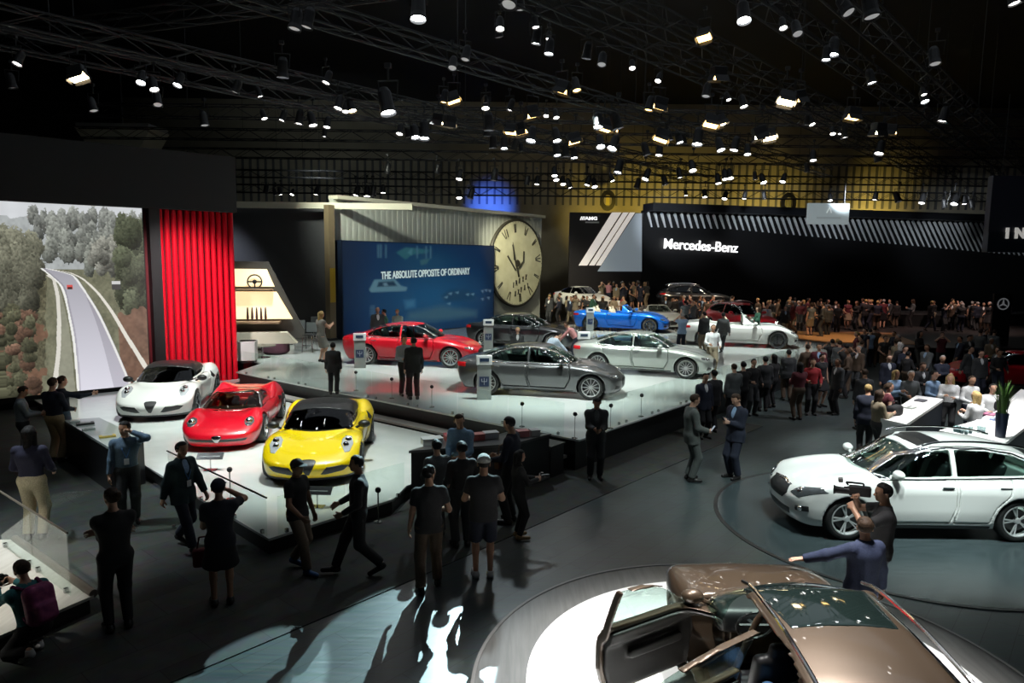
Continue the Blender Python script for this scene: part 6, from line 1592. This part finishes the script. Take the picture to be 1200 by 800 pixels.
# --- left foreground
PP('person all in black with arms crossed beside the low corner stage', (140, 737), (139, 572), .012, 40, dict(fem=True, hair='brown', hairstyle='bun', tops=[('shirt', BLK)], bottom=('slim', BLK), yaw=25, **CROSSARM))
r1, J1 = PP('person crouching at bottom left in teal jacket with magenta backpack', (40, 770), (30, 640), .012, 62, dict(fem=True, fixh=1.68, hair='brown', hairstyle='short', hip=.40, lean=14, hipxy=(0, -.05), footR=(.14, .16, 0), footL=(-.12, -.22, 0), heelL=42, kneeL=(-.15, 1, -.7), tops=[('shirt', TEAL)], bottom=('trousers', BLK), handR=(.10, .52, .80), handL=(-.10, .52, .78), curlR=1, curlL=1, nod=8, shoes=SHOE_W))
FORE['crouch'] = (r1, J1)
PP('person in dark grey shirt with lanyard holding a hand to the ear', (152, 612), (152, 493), .012, -150, dict(skin=1, tops=[('shirt', STEEL)], bottom=('trousers', CHAR), lanyard=True, handL=(-.10, .14, 1.58), elbowL=(-.9, .3, -.5), curlL=.9, yaw=-40, handR=(.27, .05, .80)))
PP('person in dark teal jacket walking past the corner glass railing', (217, 642), (217, 517), .012, -115, dict(skin=1, tops=[('under', LBLUE), ('jacket', cloth('dark_teal', (.015, .035, .042)))], bottom=('trousers', NAVY), lanyard=True, **WALK))
PP('person in dark cap and black skirt photographing the red classic car', (261, 708), (260, 562), .012, 25, dict(fem=True, skin=1, hair='black', cap=NAVY, tops=[('tee', cloth('ink', (.012, .014, .024)))], bottom=('skirt', BLK, .92), yaw=-15, handR=(.13, .24, 1.52), handL=(-.10, .20, 1.30), elbowR=(.9, 0, -.6), curlR=.9, curlL=.8))
PP('person in black t-shirt and tan trousers before the yellow car', (350, 668), (345, 538), .012, -110, dict(skin=2, hair='black', cap=BLK, capdir=1, tops=[('tee', BLK)], bottom=('trousers', cloth('mole', (.16, .12, .09))), shoes=SHOE_BL, footR=(.08, .22, 0), footL=(-.09, -.22, 0), heelL=20, handR=(.2, .22, .95), handL=(-.24, .12, .86)))
PP('person all in black walking right of the yellow car', (421, 672), (411, 533), .012, 105, dict(skin=2, hair='black', tops=[('shirt', BLK)], bottom=('trousers', BLK), footR=(.08, .34, 0), footL=(-.08, -.36, 0), heelL=30, handR=(.16, .26, 1.02), handL=(-.18, .22, .98)))
# --- group around the middle desk
PP('person in black t-shirt and brown trousers seen from behind near the bright floor', (503, 690), (499, 545), 0, 15, dict(skin=1, hair='black', tops=[('tee', BLK)], bottom=('trousers', BROWN), yaw=-50, handR=(.2, .22, 1.05), handL=(-.26, .08, .85), footR=(.13, .1, 0), footL=(-.13, -.12, 0)))
PP('person in grey shirt left of the man in light blue', (512, 628), (514, 515), .012, 30, dict(hair='black', tops=[('shirt', GREY)], bottom=('trousers', BLK), handR=(.1, .3, 1.1), handL=(-.15, .28, 1.05)))
PP('person in light blue shirt leaning at the middle desk', (541, 598), (540, 482), .012, 160, dict(hair='brown', tops=[('shirt', cloth('denim_blue', (.20, .35, .52)))], bottom=('trousers', CHAR), lean=8, yaw=30, nod=12, handR=(.12, .3, 1.02), handL=(-.1, .32, 1.05)))
PP('person in black with back turned between grey and cap wearing figures', (541, 640), (541, 517), .012, 20, dict(hair='black', tops=[('shirt', BLK)], bottom=('trousers', CHAR), handR=(.2, .2, 1.0), handL=(-.2, .2, 1.0)))
PP('person in white topped cap with dark shorts seen from behind', (566, 676), (567, 533), .0, 5, dict(skin=1, hair='black', cap=cloth('cap_white', (.5, .5, .48)), tops=[('tee', BLK)], bottom=('shorts', NAVY), shoes=SHOE_W, belly=2, handR=(.2, .28, 1.05), handL=(-.2, .28, 1.05)))
PP('person in navy top with brown shoulder bag behind the desk group', (598, 612), (599, 486), .012, 70, dict(hair='black', tops=[('shirt', NAVY)], bottom=('trousers', BLK), handR=(.15, .3, 1.05), handL=(-.15, .28, 1.05), nod=12))
rc, Jc = PP('person in black outfit and tan shoes holding a camera', (607, 630), (606, 527), .012, -75, dict(fem=True, hair='black', hairstyle='long', tops=[('shirt', BLK)], bottom=('slim', BLK), shoes=SHOE_T, handR=(.10, .36, 1.18), handL=(-.08, .36, 1.15), curlR=1, curlL=1))
FORE['cam_woman'] = (rc, Jc)
r2, J2 = PP('person in charcoal suit holding a phone before the stage corner', (697, 560), (697, 464), .012, 178, dict(skin=1, hair='black', **SUIT(CHAR, GREY), **PHONE)); FORE['suit_phone'] = (r2, J2)
r3, J3 = PP('person in grey suit facing right with a phone in hand', (808, 563), (806, 461), 0, -85, dict(hair='brown', **SUIT(cloth('suit_grey', (.075, .085, .08)), WHITE), handR=(.16, .27, 1.04), handL=(-.24, .06, .82), curlR=1, nod=14)); FORE['grey_suit'] = (r3, J3)
r4, J4 = PP('person in navy suit and blue shirt looking at a phone', (860, 560), (862, 460), 0, 118, dict(hair='brown', **SUIT(NAVY, LBLUE), **{**PHONE, 'handR': (.07, .25, 1.20), 'handL': (-.05, .25, 1.18)})); FORE['navy_suit'] = (r4, J4)
# --- by the brown and white crossovers
PP('person in navy suit resting a hand on the brown bonnet', (1003, 774), (1001, 606), .012, 12, dict(skin=0, hair='brown', **SUIT(cloth('suit_blue', (.016, .025, .062)), WHITE), yaw=-20, handL=(-.66, .30, 1.16), elbowL=(-.4, -.6, -.6), palmL=(0, 0, -1), hdirL=(-.9, .35, -.1), curlL=.2, handR=(.30, .02, .84), elbowR=(.9, -.5, 0)))
r5, J5 = PP('person in black t-shirt filming with a shoulder camera beside the white crossover', (1026, 727), (1032, 566), 0, 70, dict(skin=1, hair='black', tops=[('tee', BLK)], bottom=('trousers', CHAR), yaw=10, handR=(.10, .30, 1.50), handL=(-.06, .34, 1.40), elbowR=(.8, .1, -.8), elbowL=(-.7, .3, -.8), curlR=1.0, curlL=1.0)); FORE['cameraman'] = (r5, J5)
person('person', 'person in dark jacket and blue jeans seated in the back of the brown crossover', dict(hair='black', hip=.70, lean=-6, footR=(.12, .43, .36), footL=(-.12, .43, .36), kneeR=(.1, .6, 1), kneeL=(-.1, .6, 1), tops=[('shirt', BLK)], bottom=('trousers', cloth('denim', (.07, .17, .34))), handR=(.15, .30, .82), handL=(-.15, .30, .82), nod=10), (2.43, 5.40, .06), 0, 1.68, .012)
# --- left trio and the seated end
PP('person in light grey shirt looking down at papers at the far left', (30, 545), (31, 452), .012, -60, dict(hair='brown', tops=[('shirt', cloth('pale_grey', (.24, .29, .32)))], bottom=('trousers', CHAR), nod=18, **{k: v for k, v in PHONE.items() if k != 'nod'}))
PP('person in navy jacket and tan trousers facing the video screen', (67, 541), (50, 434), .012, -10, dict(hair='brown', tops=[('shirt', NAVY)], bottom=('trousers', TAN), handR=(.2, .28, 1.05), handL=(-.25, .1, .85)))
PP('person in dark jacket pointing at the white sports car', (77, 534), (64, 440), .012, -40, dict(hair='brown', tops=[('shirt', cloth('ink_blue', (.012, .02, .035)))], bottom=('trousers', STEEL), handR=(.22, .50, 1.32), curlR=.3, handL=(-.25, .05, .82)))
PP('person with long dark hair in navy top and tan trousers behind the corner railing', (42, 632), (40, 499), .012, 10, dict(fem=True, hair='black', hairstyle='long', tops=[('shirt', cloth('violet_navy', (.018, .018, .045)))], bottom=('trousers', cloth('sand', (.50, .44, .30))), handR=(.2, .25, 1.0), handL=(-.2, .25, 1.0)))
# --- on the white stage
PP('person in grey dress taking a picture beside the gold lit column', (377, 424), (376, 364), .75, -45, dict(fem=True, hair='blond', hairstyle='long', tops=[('dress', cloth('dress_grey', (.17, .17, .15)))], bottom=('skirt', MATS['cloth_dress_grey'], .95), handR=(.1, .38, 1.28), handL=(-.06, .36, 1.24), curlR=.9))
PP('person in black suit standing alone behind the stage railing', (391, 462), (391, 402), .75, 5, dict(skin=1, hair='black', **SUIT(BLK)))
PP('person in white shirt of the pair standing by the red sedan', (474, 463), (474, 393), .75, -150, dict(hair='brown', tops=[('shirt', cloth('shirt_pale', (.35, .40, .45)))], bottom=('trousers', CHAR), handR=(.15, .28, 1.1)))
PP('person in black suit of the pair standing by the red sedan', (485, 468), (485, 395), .75, 20, dict(skin=1, hair='black', **SUIT(BLK)))
PP('bald person in dark suit behind the red sedan', (443, 414), (443, 356), .75, -160, dict(skin=0, hairstyle='bald', hair=None, **SUIT(CHAR)))
PP('dark haired person between the two behind the red sedan', (451, 413), (451, 362), .75, 90, dict(hair='black', tops=[('shirt', GREEN)], bottom=('trousers', CHAR)))
PP('blond person in pale top behind the red sedan roof', (466, 410), (465, 362), .75, 170, dict(fem=True, hair='blond', hairstyle='short', tops=[('shirt', cloth('mint', (.45, .58, .52)))], bottom=('trousers', CHAR)))
PP('balding person in suit behind the dark grey sedan roof', (606, 436), (605, 383), .75, 180, dict(hair='blond', **SUIT(CHAR)))
PP('person in pale blue shirt bending over between the sedans', (643, 443), (650, 384), .75, -65, dict(fixh=1.78, hair='black', hipxy=(0, -.15), lean=48, tops=[('shirt', cloth('pale_blue', (.42, .50, .60)))], bottom=('trousers', NAVY), handR=(.15, .6, .85), handL=(-.15, .6, .85)))
PP('person in red and white top bending at the front of the black sedan', (672, 424), (672, 368), .75, 80, dict(fixh=1.7, hair='brown', hipxy=(0, -.1), lean=38, tops=[('shirt', cloth('coral', (.55, .25, .25)))], bottom=('trousers', NAVY), handR=(.15, .55, .85), handL=(-.15, .55, .9)))
# ------------------------------------------------------------------ things people hold
def hold(name, label, cat, wpt, rz, build):
    q = thing(name, label, cat, tuple(wpt), rz); build(q); return q
def mid(k, n1='wrR', n2='wrL', off=(0, .09, .03)):
    r, J = FORE[k]; bpy.context.view_layer.update(); return r.matrix_world @ Vector((J[n1] + J[n2]) / 2 + np.array(off, float)), r.rotation_euler.z
def cam_b(q):
    MB().box((0, 0, 0), (.14, .07, .10), bevel=.015).build('camera_body', BLACKP, q, smooth=True); b = MB(); b.lathe([(.001, .03), (.038, .03), (.042, .13), (.036, .13), (.03, .11), (.001, .11)], 18, Matrix.Rotation(-PI / 2, 4, 'X')); b.build('camera_lens', BLACKP, q, smooth=True); MB().box((0, 0, .06), (.05, .05, .03), bevel=.008).build('viewfinder', BLACKP, q)
def phone_b(q):
    MB().box((0, 0, 0), (.075, .010, .15), M=Matrix.Rotation(R(-35), 4, 'X'), bevel=.004).build('case', BLACKP, q); MB().box((0, -.006, .004), (.066, .003, .135), M=Matrix.Rotation(R(-35), 4, 'X')).build('screen', mat('phone_screen', (.2, .22, .25), .2, emit=(.6, .7, .8), estr=.3), q)
w_, rz_ = mid('crouch', off=(0, .10, .04)); hold('camera', 'dark camera held by the crouching person', 'camera', w_, rz_, cam_b)
w_, rz_ = mid('cam_woman', off=(0, .10, .03)); hold('camera', 'small camera held by the person in black with tan shoes', 'camera', w_, rz_, cam_b)
w_, rz_ = mid('suit_phone', off=(0, .10, .05)); hold('phone', 'phone held by the person in charcoal suit', 'phone', w_, rz_, phone_b)
w_, rz_ = mid('grey_suit', 'wrR', 'wrR', (0, .10, .05)); hold('phone', 'phone held by the person in grey suit', 'phone', w_, rz_, phone_b)
w_, rz_ = mid('navy_suit', off=(0, .10, .05)); hold('phone', 'phone held by the person in navy suit and blue shirt', 'phone', w_, rz_, phone_b)
def vcam(q):
    q.scale = (.78, .78, .78); MB().box((0, -.10, .02), (.13, .34, .17), bevel=.025).build('camera_body', mat('vcam_grey', (.03, .03, .032), .4), q, smooth=True); b = MB(); b.lathe([(.001, .06), (.055, .06), (.06, .26), (.08, .30), (.075, .30), (.05, .26), (.001, .24)], 20, Matrix.Rotation(-PI / 2, 4, 'X')); b.build('camera_lens', BLACKP, q, smooth=True)
    MB().bar((0, -.15, .15), (0, .12, .15), .018, 8).bar((0, -.15, .15), (0, -.15, .10), .015, 8).bar((0, .12, .15), (0, .08, .1), .015, 8).build('carry_handle', BLACKP, q); MB().box((.02, .20, .17), (.10, .07, .07), bevel=.01).build('camera_lamp', mat('vcam_lamp', (.2, .2, .2), .3), q); b = MB(); b.bar((-.09, -.05, .09), (-.09, .16, .09), .017, 8); b.build('microphone', BLACKP, q)
w_, rz_ = mid('cameraman', off=(.06, .02, .13)); hold('video_camera', 'large dark shoulder video camera held by the person in black t-shirt', 'camera', w_, rz_, vcam)
# backpack on the crouching person
r_, J_ = FORE['crouch']; bpy.context.view_layer.update()
pt = r_.matrix_world @ Vector((J_['waist'] * .35 + J_['chest'] * .65) - J_['fr'] * .23)
q = thing('backpack', 'magenta checked backpack worn by the crouching person', 'backpack', tuple(pt), r_.rotation_euler.z)
tl = Matrix.Rotation(R(-14), 4, 'X')
me = sdf_mesh('pack_body', lambda x, y, z: smin(rbox(x, y, z, (0, 0, 0), (.16, .10, .23), .09), rbox(x, y, z, (0, -.10, -.08), (.12, .06, .11), .05), .03), (-.18, -.18, -.25), (.18, .12, .25), .012); me.transform(tl)
pm_ = noise_mat('pack_plaid', (.16, .012, .09), (.32, .05, .16), 14, .7); link('pack_body', me, pm_, q)
for s in (-1, 1): MB().path([tl @ Vector((s * .10, .08, .20)), tl @ Vector((s * .13, .24, .25)), tl @ Vector((s * .13, .33, .08)), tl @ Vector((s * .11, .10, -.18))], .02, 6).build('strap', MAGENTA, q, smooth=True)
# handbags
def handbag(label, px, py, z, m, rz=0):
    w_ = P(px, py, z); q = thing('handbag', label, 'bag', (w_.x, w_.y, z), rz); me = sdf_mesh('bag_body', lambda x, y, z: rbox(x, y, z, (0, 0, .13), (.16, .06, .13), .04), (-.18, -.08, 0), (.18, .08, .27), .012); link('bag_body', me, m, q)
    b = MB(); b.path([(-.1, 0, .24), (-.07, 0, .42), (.07, 0, .42), (.1, 0, .24)], .011, 6); b.build('handle', m, q, smooth=True)
handbag('dark red bag hanging beside the skirt wearing person', 241, 663, .42, cloth('bag_red', (.10, .01, .018)), R(20))
handbag('brown shoulder bag of the person in navy top', 587, 548, .95, cloth('bag_brown', (.16, .085, .04)), R(60))
# ================================================================== crowd: eight figures, copied and re-dressed
CP = [dict(**SUIT(CHAR)), dict(tops=[('shirt', GREY)], bottom=('trousers', CHAR), handR=(.18, .28, 1.08), handL=(-.22, .2, 1.0)), dict(fem=True, hairstyle='long', tops=[('shirt', BLK)], bottom=('slim', BLK), handR=(.1, .3, 1.2), handL=(-.12, .28, 1.15)),
      dict(tops=[('tee', BLUE)], bottom=('trousers', KHAKI), **UPCAM), dict(tops=[('jacket', NAVY), ('under', LBLUE)], bottom=('trousers', NAVY), **WALK), dict(tops=[('shirt', WHITE)], bottom=('trousers', CHAR), **CROSSARM),
      dict(fem=True, hairstyle='tail', tops=[('dress', MAROON)], bottom=('skirt', BLK, .9), handR=(.18, .2, 1.0)), dict(hair='grey', **SUIT(NAVY), handR=(.15, .3, 1.12), nod=10)]
PROTO = []
for i, p in enumerate(CP):
    r, J = person('person', 'crowd', p, (0, 0, -50), 0, 1.75, .019); PROTO.append(r)
TOPC = [('black', BLK, 6), ('charcoal', CHAR, 5), ('navy', NAVY, 5), ('grey', GREY, 3), ('white', WHITE, 2), ('light blue', LBLUE, 2), ('maroon', MAROON, 2), ('brown', BROWN, 2), ('red', RED, 1), ('green', GREEN, 1), ('pink', PINK, 1), ('tan', KHAKI, 2)]
BOTC = [('black', BLK), ('charcoal', CHAR), ('navy', NAVY), ('brown', BROWN), ('tan', KHAKI)]
HAIRC = [('black', 5), ('brown', 5), ('blond', 2), ('grey', 2)]
CROWD = []
rc_ = random.Random(11)
def wpick(r, L_): return r.choices(L_, [x[-1] for x in L_])[0]
def crowd_one(zone, loc, face, top=None, bot=None, hair=None, proto=None, ht=None):
    CROWD.append(dict(zone=zone, loc=loc, face=face, top=top or wpick(rc_, TOPC)[:2], bot=bot or rc_.choice(BOTC), hair=hair or wpick(rc_, HAIRC)[0], proto=rc_.randrange(8) if proto is None else proto, ht=ht or rc_.uniform(1.62, 1.86)))
TC = {t[0]: (t[0], t[1]) for t in TOPC}; BC_ = {t[0]: t for t in BOTC}
def hits_car(x, y, m=.42):
    for cx, cy, rz, sc in CARBOX:
        dx, dy = x - cx, y - cy; u = dx * math.cos(rz) + dy * math.sin(rz); v = -dx * math.sin(rz) + dy * math.cos(rz)
        if abs(u) < 2.5 * sc + m and abs(v) < 1.0 * sc + m: return True
    return False
def fill(zone, n, pxr, Yr, zf, faces, mind=.55, tops=None):
    pts = []; k = 0
    while len(pts) < n and k < n * 60:
        k += 1
        Y = rc_.uniform(*Yr); px = rc_.uniform(*pxr); p = Q(px, 320, Y); z = zf(p.x, Y) if callable(zf) else zf
        if hits_car(p.x, Y): continue
        if z == 0 and (p.x - M0[0]) * .772 - (Y - M0[1]) * .636 < .62: continue
        if any((p.x - a) ** 2 + (Y - b) ** 2 < mind ** 2 for a, b in pts): continue
        if any((p.x - c['loc'][0]) ** 2 + (Y - c['loc'][1]) ** 2 < mind ** 2 for c in CROWD): continue
        pts.append((p.x, Y)); crowd_one(zone, (p.x, Y, z), rc_.choice(faces) + rc_.uniform(-35, 35), top=TC[rc_.choice(tops)] if tops else None)
DARK = ['black', 'black', 'charcoal', 'navy', 'black', 'grey', 'maroon', 'brown', 'navy', 'charcoal', 'tan']
fill('behind the blue convertible', 36, (642, 800), (43.0, 44.8), .75, (180, 0, 90, -90))
fill('on the tier below the slanted stripes', 20, (690, 800), (45.8, 47.8), 1.5, (180, 90, -90, 0))
fill('around the black crossover', 16, (780, 860), (42.6, 43.8), .75, (180, 0, 90, -90))
fill('left of the red car with lit headlights', 9, (788, 846), (37.6, 41.5), lambda x, y: .75 if x > 9 and y < 42.4 else .75, (0, 180, 90))
fill('right of the red car with lit headlights', 14, (888, 985), (36.8, 41.5), .75, (180, 90, 0), tops=DARK + ['white'])
fill('in the dark crowd under the white fins', 42, (900, 1190), (40.5, 43.9), .75, (180, 0, 90, -90), tops=DARK)
fill('in the dim crowd right of the white stage', 30, (965, 1190), (24.0, 32.0), 0, (180, 0, 90, -90), .75, tops=DARK)
def off_stage(p, px, py, zz):
    """slide a person towards the viewer until clear of the white stage"""
    d = Vector((.636, .772)); n = Vector((.772, -.636))
    for _ in range(80):
        s = (p.x - M0[0]) * n.x + (p.y - M0[1]) * n.y
        if s > .62: break
        p = Vector((p.x * .985, p.y * .985, 0))
    return p
# people standing in the aisle, each with the pixel of the crown
def at_head(px, py, zone, face, top, bot, hair='black', proto=0, ht=1.75, z=0):
    p = P(px, py, z + ht); p = off_stage(p, px, py, z + ht) if z == 0 else p; crowd_one(zone, (p.x, p.y, z), face, TC[top], BC_[bot], hair, proto, ht)
G1 = 'in the aisle group by the white stage end'
for a in ((827, 419, 200, 'navy', 'black', 'black', 0), (838, 424, 20, 'black', 'black', 'black', 0), (862, 408, 10, 'grey', 'charcoal', 'brown', 7), (873, 396, 0, 'black', 'black', 'black', 5), (884, 409, 190, 'black', 'charcoal', 'black', 1), (898, 405, 0, 'charcoal', 'black', 'black', 0), (908, 410, 30, 'black', 'black', 'black', 2), (925, 408, -10, 'charcoal', 'brown', 'black', 0), (938, 424, 10, 'maroon', 'brown', 'black', 2), (953, 420, 170, 'red', 'black', 'brown', 1), (964, 414, 200, 'black', 'black', 'black', 6), (983, 420, 100, 'charcoal', 'black', 'brown', 0), (947, 402, 0, 'brown', 'black', 'brown', 4), (976, 397, 0, 'black', 'navy', 'black', 3), (1020, 385, 0, 'light blue', 'navy', 'black', 3), (995, 408, 60, 'brown', 'black', 'brown', 1)):
    at_head(*a[:2], G1, *a[2:6], proto=a[6])
G2 = 'leaning at the white reception counter'
for a in ((1018, 450, -20, 'navy', 'black', 'blond', 7), (1031, 456, -90, 'tan', 'black', 'brown', 2), (1042, 448, -100, 'maroon', 'black', 'brown', 6), (1014, 432, 0, 'charcoal', 'black', 'brown', 0), (1050, 433, 200, 'light blue', 'black', 'blond', 2), (1068, 434, 175, 'grey', 'charcoal', 'grey', 1), (1081, 424, 190, 'black', 'black', 'brown', 7), (1042, 415, 180, 'navy', 'black', 'brown', 0), (1061, 405, 190, 'navy', 'black', 'black', 1), (1105, 416, 170, 'navy', 'black', 'grey', 5), (1095, 434, 200, 'light blue', 'navy', 'black', 1)):
    at_head(*a[:2], G2, *a[2:6], proto=a[6])
G3 = 'serving behind the right reception counter'
for a in ((1114, 438, 150, 'white', 'black', 'blond', 2), (1139, 440, 185, 'white', 'navy', 'brown', 1), (1145, 458, 20, 'white', 'black', 'blond', 2), (1164, 449, 170, 'white', 'navy', 'black', 1), (1150, 410, 180, 'charcoal', 'navy', 'black', 0)):
    at_head(*a[:2], G3, *a[2:6], proto=a[6], z=0)
G4 = 'beside the white convertible'
for a in ((826, 360, 20, 'charcoal', 'tan', 'black', 0), (836, 380, 180, 'white', 'tan', 'brown', 1), (848, 366, 0, 'grey', 'charcoal', 'black', 4), (889, 352, 90, 'green', 'charcoal', 'brown', 2), (800, 366, 0, 'light blue', 'navy', 'grey', 3)):
    p = P(a[0], a[1], .75 + 1.75)
    if p.y > 30.4 and a[0] < 880: p = Q(a[0], a[1], 30.4)
    if a[0] > 880: p = Q(a[0], a[1], 34.3)
    crowd_one(G4, (p.x, p.y, .75), a[2], TC[a[3]], BC_[a[4]], a[5], a[6], 1.75)
zones = {}
for c in CROWD:
    c['px'] = proj((c['loc'][0], c['loc'][1], c['loc'][2] + 1.4))[0]
    zones.setdefault((c['zone'], c['top'][0]), []).append(c)
ORD = ['first', 'second', 'third', 'fourth', 'fifth', 'sixth', 'seventh', 'eighth', 'ninth', 'tenth', 'eleventh', 'twelfth', 'thirteenth', 'fourteenth', 'fifteenth', 'sixteenth', 'seventeenth', 'eighteenth', 'nineteenth', 'twentieth'] + ['%dth' % k for k in range(21, 60)]
for (zn, tn), cs in zones.items():
    cs.sort(key=lambda c: c['px'])
    for i, c in enumerate(cs):
        c['label'] = f'{c["hair"]} haired person in {tn} top {zn}' if len(cs) == 1 else f'{ORD[i]} person from left in {tn} top {zn}'
for c in CROWD:
    o = copy_tree(PROTO[c['proto']]); o.location = c['loc']; o.rotation_euler = (0, 0, R(c['face'])); s = c['ht'] / 1.75; o.scale = (s, s, s)
    tag(o, c['label'], 'person', 'crowd ' + c['zone'])
    seen_top = 0
    suit = c['proto'] in (0, 4, 7)
    for ch in o.children:
        n = ch.name.split('.')[0]; m = None
        if n in ('jacket', 't_shirt', 'dress_top', 'vest'): m = c['top'][1]
        elif n == 'shirt' and not suit: m = c['top'][1]
        elif n in ('trousers', 'skirt', 'shorts'): m = c['bot'][1]
        elif n == 'hair': m = HAIRS[c['hair']]
        elif n == 'body': m = SKINS[rc_.choice((0, 0, 0, 1, 1, 2))]
        if m is not None and ch.material_slots: ch.material_slots[0].link = 'OBJECT'; ch.material_slots[0].material = m
def kill(o):
    for ch in list(o.children): kill(ch)
    bpy.data.objects.remove(o)
for r in PROTO: kill(r)
